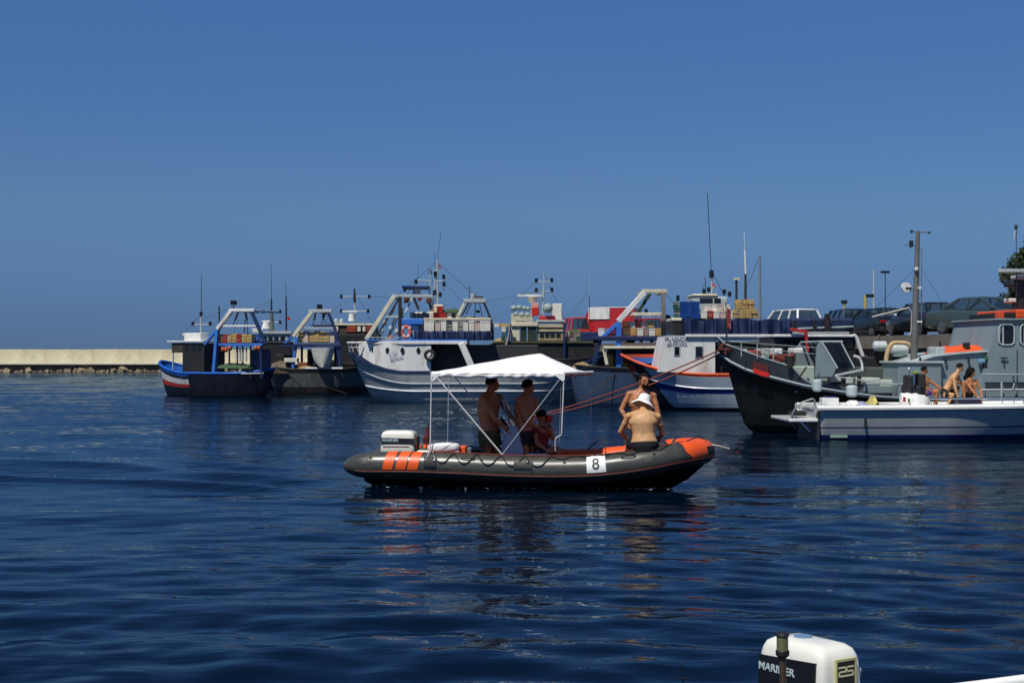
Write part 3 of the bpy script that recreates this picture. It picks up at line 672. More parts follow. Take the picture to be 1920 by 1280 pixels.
# ================================================================ boat B2: pale wheelhouse behind the first two boats
def boat_b2():
    f = Fr(505, 90, 4); Q = f.q
    t = thing('fishing_trawler', 'light grey trawler wheelhouse with radar and tall mast showing between the two left gantries', 'fishing boat', f.o, f.rot)
    xa, xb = Q(452, 700, 0).x, Q(566, 700, 0).x
    hull(t, xa, xb, 3.0, lambda u: 1.3+.3*(2*u-1)**2, mats=[NAVY], rail=DARK, zdeck=1.0)
    z1 = Q(0, 640, -1).z
    MB().span((Q(476, 658, -1).x, -1, 1.0), (Q(545, 640, -1).x, 1.0, z1)).build('lower_house', DARK, t, bevel=.05)
    MB().span((Q(488, 658, -.9).x, -.95, z1), (Q(541, 626, -.9).x, .9, Q(0, 626, -.9).z)).build('wheelhouse', LGREY, t, bevel=.06)
    MB().span((Q(474, 626, -1).x, -1.05, Q(0, 626, -1).z), (Q(547, 622, -1).x, 1.0, Q(0, 621, -1).z)).build('cabin_roof', LGREY, t, bevel=.02)
    for px in (496, 507, 518, 530): 
        p = Q(px, 634, -.96); MB().span((p.x-.14, -.975, p.z-.13), (p.x+.14, -.94, p.z+.13)).build('window', GLASS, t)
    MB().span((Q(472, 622, -.5).x, -.4, Q(0, 622, 0).z), (Q(492, 617, -.5).x, .4, Q(0, 616, 0).z)).build('vent_box', WHITE, t, bevel=.03)
    m = MB(); m.cyl(Q(499, 610, 0), .27, .42, 'z', 14, r2=.2); m.build('radar_pedestal', WHITE, t, smooth=40)
    MB().box(Q(499, 602.5, 0), (.55, .22, .1)).build('radar_scanner', WHITE, t, bevel=.02)
    m = MB(); m.tube([Q(509.5, 624, 0), Q(509, 584, 0)], [.17, .11], 8); m.build('mast', mat('olive_mast', col(104, 110, 100), .6), t, smooth=40)
    m = MB(); m.tube([Q(509, 584, 0), Q(509, 560, 0)], [.07, .05], 6); m.build('topmast', DSTEEL, t); m = MB(); m.tube([Q(509, 560, 0), Q(508.5, 492, 0)], [.022, .01], 5); m.build('antenna', DSTEEL, t)
    for y in (584, 604):
        a, b = Q(493.5, y, 0), Q(525, y, 0); m = MB(); m.tube([a, b], .028, 6); m.build('crosstree', LGREY, t)
        for p in (a, b): MB().cyl(p, .09, .22, 'z', 8).build('deck_lamp', LAMP, t, smooth=40)
    m = MB(); m.tube([Q(536.8, 622, 0), Q(536.4, 556, 0)], [.07, .05], 6); m.build('pole', DSTEEL, t); m = MB(); m.tube([Q(536.4, 556, 0), Q(535.5, 530, 0)], .015, 5); m.build('antenna', DSTEEL, t)
    MB().span((Q(539, 600, 0).x, -.02, Q(0, 600, 0).z), (Q(544, 594, 0).x, .02, Q(0, 594, 0).z)).build('pennant', RED, t)
boat_b2()

# ================================================================ boat C: trawler behind with rust-red lockers and radar
def boat_c():
    f = Fr(664, 88, 2); Q = f.q
    t = thing('fishing_trawler', 'trawler with rust-red lockers and white radar behind the second gantry', 'fishing boat', f.o, f.rot)
    xa, xb = Q(612, 700, 0).x, Q(730, 700, 0).x
    hull(t, xa, xb, 3.2, lambda u: 1.6+.3*(2*u-1)**2, mats=[DARK], rail=DARK, zdeck=1.2)
    MB().span((Q(626, 660, -1.2).x, -1.2, 1.2), (Q(712, 625, -1.2).x, 1.2, Q(0, 626, -1.2).z)).build('deckhouse', DARK, t, bevel=.05)
    MB().span((Q(626, 626, -1.0).x, -1.0, Q(0, 626, -1).z), (Q(706, 612, -1.0).x, 1.0, Q(0, 610, -1).z)).build('upper_house', mat('brown_house', col(74, 62, 50), .7, var=.4, dirt=rust, damt=.6), t, bevel=.04)
    MB().span((Q(626, 610, -1.1).x, -1.1, Q(0, 610, -1.1).z), (Q(706, 608, -1.1).x, 1.1, Q(0, 606.5, -1.1).z)).build('cabin_roof', CREAM, t, bevel=.02)
    rd = mat('rust_red', col(150, 66, 40), .7, var=.35, dirt=col(90, 50, 34), damt=.5)
    for x0_, x1_ in ((650, 668), (687, 700)):
        a, b = Q(x0_, 623, -1.1), Q(x1_, 611, -1.1); MB().span((a.x, -1.14, a.z), (b.x, -1.0, b.z)).build('locker', rd, t, bevel=.02)
    for x0_, x1_ in ((629, 634), (670, 676), (680, 685)):
        a, b = Q(x0_, 621, -1.1), Q(x1_, 612, -1.1); MB().span((a.x, -1.13, a.z), (b.x, -1.0, b.z)).build('window', FOAM, t)
    m = MB(); m.tube([Q(665, 608, 0), Q(665, 566, 0)], [.06, .05], 6); m.build('mast', LGREY, t, smooth=40)
    m = MB(); m.tube([Q(665, 566, 0), Q(664.5, 541, 0)], [.11, .05], 6); m.build('topmast', DSTEEL, t)
    for y, x0_, x1_ in ((556, 640, 692), (583, 640, 690)):
        a, b = Q(x0_, y, 0), Q(x1_, y, 0); m = MB(); m.tube([a, b], .028, 6); m.build('crosstree', LGREY, t)
        for p in (a, b): MB().cyl(p, .085, .24, 'z', 8).build('deck_lamp', LAMP, t, smooth=40)
    MB().box(Q(656, 584, -.2), (.95, .14, .11)).build('radar_scanner', WHITE, t, bevel=.02); m = MB(); m.cyl(Q(659, 595, -.2), .2, .45, 'z', 12, r2=.15); m.build('radar_pedestal', WHITE, t, smooth=40)
    for px in (630, 640): MB().ell(Q(px, 603, -.4), (.14, .14, .2)).build('vent_cowl', LGREY, t, smooth=60)
    bars('stay', DSTEEL, t, [(Q(665, 545, 0), Q(700, 610, 0), .02), (Q(692, 556, 0), Q(728, 557, 0), .02)])
boat_c()

# ================================================================ boat D: the big white trawler
def boat_d():
    f = Fr(895, 66.4, 0); Q = f.q; V = -1.98
    t = thing('fishing_trawler', 'big white and pale blue trawler with portholes, tyre fender and cream gantry', 'fishing boat', f.o, f.rot)
    xa, xb = Q(652, 660, 0).x, Q(1128, 700, 0).x; L_ = xb-xa
    def zg(u): return 1.44+.95*max(0, 1-u/.24)**1.9+.7*max(0, (u-.72)/.28)**2
    pt = hull(t, xa, xb, 4.1, zg, rake0=1.45, rake1=1.2, full0=.30, full1=.42, wl=.80, zdeck=1.2, pow0=.62,
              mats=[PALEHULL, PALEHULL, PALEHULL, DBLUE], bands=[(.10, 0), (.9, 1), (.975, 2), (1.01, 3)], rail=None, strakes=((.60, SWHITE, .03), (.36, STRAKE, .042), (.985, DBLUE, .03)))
    # superstructure wall wrapping the stern quarter
    def wall(sgn):
        P = []
        for px, vv, zb, zt in ((673, -.9, 661, 640), (682, -1.22, 670, 640), (700, -1.62, 681, 641), (725, -1.83, 689, 642), (760, -1.93, 695, 643.5), (808, -1.95, 697, 645)):
            a = Q(px, zb, vv); b = Q(px, zt, vv); P.append((a.x, sgn*abs(vv), a.z-.03, b.z))
        return P
    for sgn in (-1, 1):
        m = MB(); strip(m, wall(sgn), .07, inner=-sgn*-1 if sgn > 0 else 1); m.build('side_wall', WHITE, t, smooth=40)
    a = wall(-1)[0]; MB().span((a[0], -.92, a[2]-.1), (a[0]+.07, .92, a[3])).build('end_wall', WHITE, t)
    # roof slab with white lip to px 876
    rp = [(Q(680, 640, -1).x, -1.1), (Q(700, 640, -1.6).x, -1.68), (Q(760, 640, -1.9).x, -2.0), (Q(876, 640, -1.9).x, -2.0)]
    zt = Q(0, 643, -1.9).z; poly = rp+[(x, -y) for x, y in reversed(rp)]
    m = MB(); n = len(poly); m.add([(x, y, zt-.06) for x, y in poly]+[(x, y, zt+.09) for x, y in poly], [tuple(range(n))[::-1], tuple(range(n, 2*n))]+[(i, (i+1) % n, n+(i+1) % n, n+i) for i in range(n)]); m.build('boat_deck', WHITE, t, bevel=.02)
    a, b = Q(686, 640, -1.7), Q(876, 641, -1.95); MB().span((a.x, -1.75, zt+.1), (b.x, 1.7, zt+.16)).build('blue_coaming', BLUE, t)
    bars('frame_post', WHITE, t, [(Q(865, 643, -1.9), Q(887, 694, -1.9), .3), (Q(865, 643, 1.9), Q(887, 694, 1.9), .3)])
    MB().span((Q(812, 690, -1.0).x, -1.0, 1.2), (Q(1010, 650, -1).x, 1.5, zt-.07)).build('inner_house', mat('painted_interior_shade', col(44, 46, 48), .7, var=.3), t, bevel=.05)  # dark box; interior shade of the open deckhouse is put into its colour
    for px in (699, 726, 754.5, 784.5):
        p = Q(px, 655 if px < 710 else 657, -1.83 if px < 710 else -1.95); yv = {699: -1.60, 726: -1.83}.get(px, -1.95)
        m = MB(); m.torus((p.x, yv-.01, p.z), .13, .014, 'y', 18, 6, sx=.6); g = m.build('porthole', DSTEEL, t, smooth=60)
        m = MB(); m.cyl((0, 0, 0), .125, .03, 'y', 18); g2 = m.build('pane', GLASS, g); g2.location = (p.x, yv-.0, p.z); g2.scale = (.6, 1, 1)
    TXT = mat('faded_blue_lettering', col(158, 174, 196), .6, var=.2, bump=0)
    p = Q(736.5, 661.5, -1.96); text_obj('lettering', '2 131', .19, TXT, t, (p.x, -1.925, p.z), rot=(PI/2, 0, -.04), bold=0)
    p = Q(743, 670.5, -1.96); text_obj('lettering', 'BORIN', .21, TXT, t, (p.x, -1.94, p.z), rot=(PI/2, 0, -.04), bold=.001)
    # stern rail
    loop = []
    for k in range(17):
        a = -PI*.62+PI*1.24*k/16; x = Q(676, 641, 0).x-(Q(676, 641, 0).x-Q(652, 646, 0).x)*math.cos(a)**1 if abs(a) < PI/2 else Q(676, 641, 0).x-(Q(676, 641, 0).x-Q(652, 646, 0).x)*math.cos(a)
        loop.append(Vector((x, 1.35*math.sin(a)/math.sin(PI*.5) if abs(a) < PI/2 else 1.35*math.copysign(1, a), Q(0, 644, 0).z+.03)))
    m = MB(); m.tube(loop, .045, 8); m.build('stern_rail', WHITE, t, smooth=50)
    for k in (2, 4, 6, 8, 10, 12, 14):
        p = loop[k]; q_ = Vector((p.x+.12, p.y*.95, p.z-.42)); bars('stanchion', WHITE, t, [(p, q_, .045)], round_=True)
    m = MB(); m.tube([Vector((p.x+.06, p.y*.97, p.z-.22)) for p in loop[1:-1]], .022, 6); m.build('mid_rail', WHITE, t, smooth=50)
    # tyre
    ty = thing('tyre', 'black tyre with pale inner ring hung on the white trawler side', 'tyre', f.W((Q(806, 665.5, V-.2).x, V-.16, Q(806, 665.5, V-.2).z)), f.rot)
    m = MB(); m.torus((0, 0, 0), .2, .075, 'y', 26, 10); m.build('tread', RUBBER, ty, smooth=60); m = MB(); m.torus((0, -.03, 0), .142, .022, 'y', 26, 6); m.build('bead', LGREY, ty, smooth=60)
    # gantry (cream) and its gear
    zd = zt+.16
    for v in (-1.3, 1.3):
        a, b = Q(739, 556, v), Q(687, 637, v); b.z = zd
        bars('gantry_leg', CREAM, t, [(a, b, .19)]); c, d = Q(749, 558, v), Q(703, 636, v); d.z = zd; bars('gantry_leg', DSTEEL, t, [(c, d, .08)])
        e1 = Q(750, 636, v); e1.z = zd; bars('gantry_leg', DARK, t, [(Q(750, 556, v), Vector((Q(750, 560, v).x, v, zd)), .15)])
        bars('gantry_brace', LGREY, t, [(Q(722, 594, v), Q(748, 594, v), .1)])
    bars('gantry_beam', LGREY, t, [(Q(735, 555, -1.3), Q(811, 555, -1.3), .14), (Q(735, 555, 1.3), Q(811, 555, 1.3), .12), (Q(737, 555, -1.3), Q(737, 555, -1.3)+Vector((0, 2.6, 0)), .14)])
    bars('wooden_post', YWOOD, t, [(Q(751.5, 577, -.9), Q(751.5, 600, -.9), .2)])
    bars('gantry_brace', DSTEEL, t, [(Q(776, 558, -.6), Q(785, 580, -.6), .12), (Q(746, 560, 0), Q(733, 594, 0), .05), (Q(740, 596, 0), Q(728, 632, 0), .06), (Q(746, 594, 0), Q(730, 632, 0), .05), (Q(804, 558, -.5), Q(808, 580, -.5), .1)])
    bars('gantry_brace', WHITE, t, [(Q(773, 558, -.8), Q(760, 586, -.8), .08), (Q(805, 540, -.5), Q(805, 556, -.5), .09)])
    a, b = Q(754, 541, -.6), Q(805, 536, -.6); MB().span((a.x, -.7, a.z), (b.x, .7, b.z)).build('canopy', DBLUE, t, bevel=.02)
    MB().span((Q(754, 536, -.7).x, -.72, Q(0, 536.4, -.7).z), (Q(770, 535, -.7).x, .72, Q(0, 535, -.7).z)).build('canopy_edge', BLUE, t)
    m = MB(); m.cyl(Q(781, 549, -.3), .22, .2, 'z', 14, r2=.16); m.build('radar_dome', WHITE, t, smooth=40); m = MB(); m.cyl(Q(781, 543.5, -.3), .18, .1, 'z', 14); m.build('radar_cap', WHITE, t, smooth=40)
    bars('lamp_post', DSTEEL, t, [(Q(759, 541, -.5), Q(759, 547, -.5), .12), (Q(761, 555, -.5), Q(761, 568, -.5), .16)])
    MB().span((Q(799, 569, -.6).x, -.7, Q(0, 569, -.6).z), (Q(809, 556, -.6).x, -.3, Q(0, 558, -.6).z)).build('hauling_block', mat('rusty_steel', col(98, 62, 44), .8), t, bevel=.05)
    MB().ell(Q(763, 560, -.9), (.12, .12, .18)).build('hanging_block', WOOD, t, smooth=60); MB().ell(Q(787, 559, -.9), (.1, .1, .14)).build('hanging_block', RED, t, smooth=60)
    # mast: lattice of poles
    mz = Q(815, 572, 0)
    bars('mast_pole', LGREY, t, [(Q(812, 572, 0), Q(818, 505, 0), .08), (Q(821, 572, 0), Q(820, 487, 0), .08), (Q(806, 556, -.2), Q(806.5, 506, -.2), .06), (Q(832, 548, .2), Q(832, 515, .2), .035)], round_=True)
    bars('mast_rung', LGREY, t, [(Q(812, y, 0), Q(821, y, 0), .045) for y in (560, 548, 538, 518, 508)], round_=True)
    a, b = Q(782, 526, 0), Q(833, 527, 0); bars('crosstree', LGREY, t, [(a, b, .06), (Q(806, 552, 0), Q(826, 552, 0), .05)], round_=True)
    for x, y in ((780, 528.5), (832.5, 533), (825.5, 552.5), (806.5, 510), (816, 513), (832, 519), (815, 548)): MB().cyl(Q(x, y, -.05), .075, .21, 'z', 8).build('deck_lamp', LAMP, t, smooth=40)
    bars('antenna', DSTEEL, t, [(Q(819.5, 490, 0), Q(827, 432, 0), .018), (Q(783, 524, 0), Q(784, 498, 0), .018), (Q(816, 510, 0), Q(814, 470, 0), .014)], round_=True)
    k = MB(); P = [Q(821, 495, 0), Q(826, 497, 0), Q(827, 505, 0), Q(823, 503, 0)]; k.add([p+Vector((0, -.01, 0)) for p in P]+[p+Vector((0, .01, 0)) for p in P], [(0, 1, 2, 3), (7, 6, 5, 4), (0, 4, 5, 1), (1, 5, 6, 2), (2, 6, 7, 3), (3, 7, 4, 0)]); k.build('flag', mat('faded_red_cloth', col(168, 92, 96), .9), t)
    # upper house and wheelhouse forward part
    a, b = Q(767, 601, -1.0), Q(862, 584, -1.0); MB().span((a.x, -.6, a.z), (b.x, 1.0, b.z)).build('wheelhouse', mat('cream_house', col(212, 206, 188), .6, var=.2, dirt=col(120, 104, 80), damt=.6, dscale=2), t, bevel=.05)
    MB().span((Q(806, 584, -.4).x, -.5, Q(0, 584, -.5).z), (Q(831, 571, -.4).x, .5, Q(0, 571, -.5).z)).build('upper_locker', CREAM, t, bevel=.04)
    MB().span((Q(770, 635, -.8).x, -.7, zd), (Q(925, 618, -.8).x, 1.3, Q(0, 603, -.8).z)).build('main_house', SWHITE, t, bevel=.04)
    for px in (776, 784, 792, 800, 850):
        p = Q(px, 592, -1.0); MB().span((p.x-.09, -.62, p.z-.13), (p.x+.09, -.58, p.z+.13)).build('window', GLASS, t)
    a, b = Q(751, 609, -1.1), Q(794, 597, -1.1); m = MB(); m.box(((a.x+b.x)/2, -.9, (a.z+b.z)/2), (b.x-a.x, .9, b.z-a.z)); m.build('awning', BLUE, t, bevel=.04)
    a, b = Q(771, 635, -1.2), Q(785, 610, -1.2); MB().span((a.x, -1.2, zd), (b.x, -.7, b.z)).build('locker', mat('pale_blue_locker', col(176, 200, 222), .5, var=.15), t, bevel=.03)
    # blue tarpaulin wall, folds
    k = MB(); a, b = Q(776, 642, -1.6), Q(921, 621, -1.6); n = 60; rows = []
    for i in range(n+1):
        x = a.x+(b.x-a.x)*i/n; y = -1.62+.05*math.sin(i*1.1)+.03*math.sin(i*2.7); rows.append([(x, y, zd), (x, y-.03*math.sin(i*.7), (zd+b.z)/2), (x, y+.04, b.z+.02*math.sin(i*.9)), (x, y+.4, b.z+.03), (x, y+.4, zd)])
    k.loft(rows, closed=True); o = k.build('tarpaulin', BTARP, None, smooth=50); o.location = f.o; tag(o, 'long dark blue tarpaulin along the deck edge of the white trawler', 'tarpaulin')
    bars('awning_rail', CREAM, t, [(Q(794, 598, -1.4), Q(921, 598, -1.4), .09)])
    # lifebuoy
    lb = thing('lifebuoy', 'faded pinkish orange lifebuoy hanging beside pale blue locker on the white trawler', 'lifebuoy', f.W(Q(761.5, 622.5, -1.3)), f.rot)
    m = MB(); m.torus((0, 0, 0), .22, .08, 'y', 26, 10, sx=.85, sz=1.15); m.build('ring', mat('faded_orange', col(214, 104, 84), .6, var=.2), lb, smooth=60)
    for k_ in range(4):
        a_ = PI/4+k_*PI/2; m = MB(); m.tube([(.22*.85*math.cos(a_+d_)*1, 0, .22*1.15*math.sin(a_+d_)) for d_ in (-.14, .14)], .088, 10); m.build('band', WHITE, lb, smooth=60)
    # second smaller gantry aft
    for v in (-.9, .9):
        bars('gantry_leg', CREAM, t, [(Q(872, 566, v), Q(859, 592, v), .12)]); bars('gantry_leg', DSTEEL, t, [(Q(880, 566, v), Q(866, 592, v), .08)])
        q3 = Q(924, 622, v); bars('gantry_leg', DSTEEL, t, [(Q(907, 566, v), Q(921, 600, v), .11), (Q(921, 600, v), q3, .11), (q3, Vector((q3.x, v, zd)), .1)])
    bars('gantry_beam', LGREY, t, [(Q(869, 564, -.9), Q(911, 564, -.9), .17), (Q(869, 564, .9), Q(911, 564, .9), .13)])
    bars('gantry_brace', DSTEEL, t, [(Q(892, 568, 0), Q(889, 598, 0), .035), (Q(899, 568, 0), Q(905, 598, 0), .035), (Q(885, 566, 0), Q(874, 590, 0), .05)])
    m = MB(); m.cyl(Q(896, 562, -.2), .17, .5, 'x', 12); m.build('net_drum', LAMP, t, smooth=40); MB().cyl(Q(887, 556, -.2), .12, .3, 'z', 10).build('deck_lamp', LGREY, t, smooth=40)
    bars('antenna', DSTEEL, t, [(Q(880, 562, 0), Q(880, 536, 0), .03), (Q(871, 540.5, 0), Q(889, 540.5, 0), .02)], round_=True)
    MB().box(Q(896, 584, 0), (.2, .12, .12)).build('deck_lamp', LAMP, t)
    # cargo
    crates(f, (795, 921, 600, 621), -1.25, 12, 1, ['foam', 'foam', 'foam', 'pink', 'grey'], 'fish box|in front row above the blue tarpaulin', 'fish boxes on the white trawler')
    crates(f, (800, 915, 601, 614), -.9, 10, 1, ['foam', 'foam', 'pink'], 'fish box|in back row above the blue tarpaulin', 'fish boxes on the white trawler')
    crates(f, (812, 838, 585, 597), -.75, 3, 1, ['red'], 'crate|on wheelhouse side of the white trawler', 'red crates of the white trawler')
    crates(f, (818, 830, 574, 585), -.62, 1, 1, ['red'], 'crate|standing alone on top of the red crates', 'red crates of the white trawler')
    for (x0_, x1_, y0_, y1_, vv, mm, lb) in ((703, 746, 631, 640, -.9, TNET, 'tan net heap under the cream gantry of white trawler'), (862, 918, 592, 600, -.6, TNET, 'pale net piled beneath the small second gantry'), (830, 862, 577, 585, -.3, GNET, 'small green net bundle on the white trawler wheelhouse top')):
        net_heap(f, Q, (x0_, x1_, y0_, y1_), vv, mm, lb, .8)
    bars('rigging', DSTEEL, t, [(Q(820, 490, 0), Q(742, 556, 0), .018), (Q(820, 492, 0), Q(900, 562, 0), .018), (Q(737, 556, 1.0), Q(676, 640, .5), .02), (Q(907, 566, 0), Q(1018, 545, 0), .015), (Q(780, 528, 0), Q(760, 556, 0), .014), (Q(833, 530, 0), Q(868, 566, 0), .014)], round_=True)
    for px, py in ((716, 620), (722, 606), (732, 616), (733, 633), (744, 622)): MB().ell(Q(px, py, -.4), (.1, .1, .14)).build('hanging_float', mat('float_orange', col(190, 92, 52), .6, var=.3) if px % 2 else LGREY, t, smooth=60)
    for i in range(7): bars('rail_stanchion', LGREY, t, [(Q(690+i*9, 640, -1.5), Q(690+i*9, 632, -1.5), .035)], round_=True)
    bars('guard_rail', LGREY, t, [(Q(684, 632, -1.5), Q(752, 633, -1.5), .03)], round_=True)
    return f, zd
FD = boat_d()
# ================================================================ boat E: dark trawler behind the white one
def boat_e():
    f = Fr(1040, 76, 0); Q = f.q
    t = thing('fishing_trawler', 'black hulled trawler with long radar bar and cream deck boxes in middle of row', 'fishing boat', f.o, f.rot)
    xa, xb = Q(915, 700, 0).x, Q(1165, 700, 0).x
    hull(t, xa, xb, 4.4, lambda u: 1.9+.3*(2*u-1)**2, mats=[DARK], rail=DARK, zdeck=1.6, wl=.85)
    a, b = Q(918, 690, -1.7), Q(1122, 643, -1.7); MB().span((a.x, -1.7, 1.2), (b.x, 1.9, b.z)).build('deckhouse', DARK, t, bevel=.05)
    zd = b.z
    a, b = Q(924, 645, -1.75), Q(1112, 641, -1.75); MB().span((a.x, -1.8, zd), (b.x, 1.8, zd+.1)).build('upper_deck', mat('dull_green_deck', col(84, 84, 60), .7, var=.3), t)
    zd += .1
    # tall panels, tan house
    for x0_, x1_, y0_, mm in ((957, 975, 612, CREAM), (975, 988, 612, DGREEN), (989, 1007, 611, DGREEN)):
        a, b = Q(x0_+.6, 640, -1.5), Q(x1_-.6, y0_, -1.5); MB().span((a.x, -1.5, zd), (b.x, -1.3, b.z)).build('side_panel', mm, t, bevel=.02)
    a, b = Q(958, 612, -1.5), Q(1008, 604, -1.5); MB().span((a.x, -1.6, a.z), (b.x, 1.4, b.z)).build('canopy', CREAM, t, bevel=.03)
    a, b = Q(1008.5, 640, -1.4), Q(1058, 608, -1.4); MB().span((a.x, -1.4, zd), (b.x, 1.2, b.z)).build('wheelhouse', mat('tan_house', col(160, 144, 112), .6, var=.35, dirt=col(90, 74, 52), damt=.7, dscale=2), t, bevel=.04)
    for y in (613, 621): 
        a, b = Q(1009, y, -1.42), Q(1058, y-1.6, -1.42); MB().span((a.x, -1.46, a.z), (b.x, -1.38, b.z)).build('rail_board', CREAM, t)
    a, b = Q(1006, 604, -1.2), Q(1060, 600, -1.2); MB().span((a.x, -1.3, a.z), (b.x, 1.2, b.z)).build('cabin_roof', LGREY, t, bevel=.02)
    for px in (1016, 1026, 1036, 1047):
        p = Q(px, 627, -1.42); MB().span((p.x-.11, -1.43, p.z-.13), (p.x+.11, -1.38, p.z+.1)).build('window', GLASS, t)
    # mast and radar
    bars('mast', LGREY, t, [(Q(1017, 600, 0), Q(1020, 536, 0), .13), (Q(1020, 536, 0), Q(1020, 508, 0), .07), (Q(1030, 536, 0), Q(1030, 512, 0), .03)], round_=True)
    for y in (528, 546):
        a, b = Q(1005.5, y+.8, 0), Q(1034.5, y, 0); bars('crosstree', LGREY, t, [(a, b, .055)], round_=True)
        for p in (a+Vector((0, 0, .08)), b+Vector((0, 0, .08))): MB().cyl(p, .085, .22, 'z', 8).build('deck_lamp', LAMP, t, smooth=40)
    MB().box(Q(993, 554.5, -.1), (1.34, .16, .13)).build('radar_scanner', WHITE, t, bevel=.02); m = MB(); m.cyl(Q(999, 562.5, -.1), .2, .28, 'z', 14, r2=.28); m.build('radar_pedestal', CREAM, t, smooth=40)
    a, b = Q(996, 590, -.5), Q(1011, 568, -.5); MB().span((a.x, -.5, a.z), (b.x, .3, b.z)).build('funnel', mat('pink_buff', col(206, 160, 146), .6, var=.2), t, bevel=.05)
    a, b = Q(1036, 600, -.6), Q(1054, 569, -.6); MB().span((a.x, -.5, a.z), (b.x, .3, b.z)).build('locker', FOAM, t, bevel=.05)
    a, b = Q(1011, 601, -.8), Q(1041, 592, -.8); MB().span((a.x, -.9, a.z), (b.x, -.4, b.z)).build('red_cushion', RED, t, bevel=.05)
    a, b = Q(997, 592, -.8), Q(1010, 576, -.8); MB().span((a.x, -.72, a.z), (b.x, -.5, b.z)).build('red_panel', RED, t, bevel=.03)
    a, b = Q(958, 604, -.9), Q(1000, 588, -.9); MB().span((a.x, -.6, a.z), (b.x, .9, b.z)).build('stern_locker', mat('pale_buff', col(190, 188, 170), .7, var=.2, dirt=col(130, 120, 96), damt=.5), t, bevel=.05)
    bg = mat('grey_green_float', col(150, 164, 158), .55, var=.25)
    for i, (x, y, r_) in enumerate(((963, 578, 6), (973, 577, 5.5), (983, 578, 5), (990, 579, 4.5), (967, 589, 5), (978, 590, 5.5), (989, 590, 5))):
        o = MB().ell((0, 0, 0), (r_/35, r_/35, r_/38), seg=16, rg=12).build('mooring_buoy', bg, None, smooth=60); o.location = f.W(Q(x, y, -1.1)); tag(o, 'grey-green ball float, '+['first', 'second', 'third', 'fourth'][i if i < 4 else i-4]+' from left in '+('upper' if i < 4 else 'lower')+' row on black trawler', 'buoy', 'ball floats on the black trawler')
    o = MB().ell((0, 0, 0), (.27, .27, .27), seg=18, rg=12).build('mooring_buoy', bg, None, smooth=60); o.location = f.W(Q(1027, 578, -.95)); tag(o, 'largest round grey-green float, right of the radar mast on black trawler', 'buoy')
    crates(f, (940, 957, 613, 640), -1.6, 2, 3, ['grey', 'green', 'blue', 'foam'], 'crate|left of the dark green panels', 'crates on the black trawler')
    crates(f, (1060, 1088, 623, 640), -1.5, 4, 2, ['wood', 'green', 'foam', 'grey', 'wood'], 'crate|right of the tan wheelhouse', 'crates on the black trawler')
    crates(f, (926, 957, 606, 613), -1.3, 3, 1, ['wood', 'foam'], 'crate|highest beside the dark green panels', 'crates on the black trawler')
    # hanging net hook
    k = MB(); k.tube(curve_pts([Q(957, 606, -1.9), Q(954, 628, -1.9), Q(950, 645, -1.9), Q(941, 657, -1.9)], 4), [.07]*12+[.05], 6); k.build('hanging_hose', mat('hose_grey', col(150, 144, 132), .7), t, smooth=60)
    bars('post', DBLUE, t, [(Q(1058, 690, -1.9), Q(1058, 606, -1.9), .12)])
    bars('antenna', DSTEEL, t, [(Q(1106, 640, 0), Q(1105, 556, 0), .035), (Q(1105, 556, 0), Q(1106.5, 496, 0), .02, LGREY)], round_=True)
    bars('rigging', DSTEEL, t, [(Q(1020, 512, 0), Q(960, 570, 0), .015), (Q(1020, 512, 0), Q(1060, 600, 0), .015), (Q(1106, 545, 0), Q(1060, 602, 0), .012)], round_=True)
    net_heap(f, Q, (1061, 1090, 616, 623), -1.2, GNET, 'green net lying on crates right of the tan wheelhouse', .7); net_heap(f, Q, (926, 957, 632, 641), -1.4, TNET, 'tan net below the crates left of green panels', .8)
    a, b = Q(1092, 640, -1.6), Q(1122, 622, -1.6); MB().span((a.x, -1.6, zd), (b.x, 1.5, b.z)).build('blue_locker', DBLUE, t, bevel=.04)
boat_e()

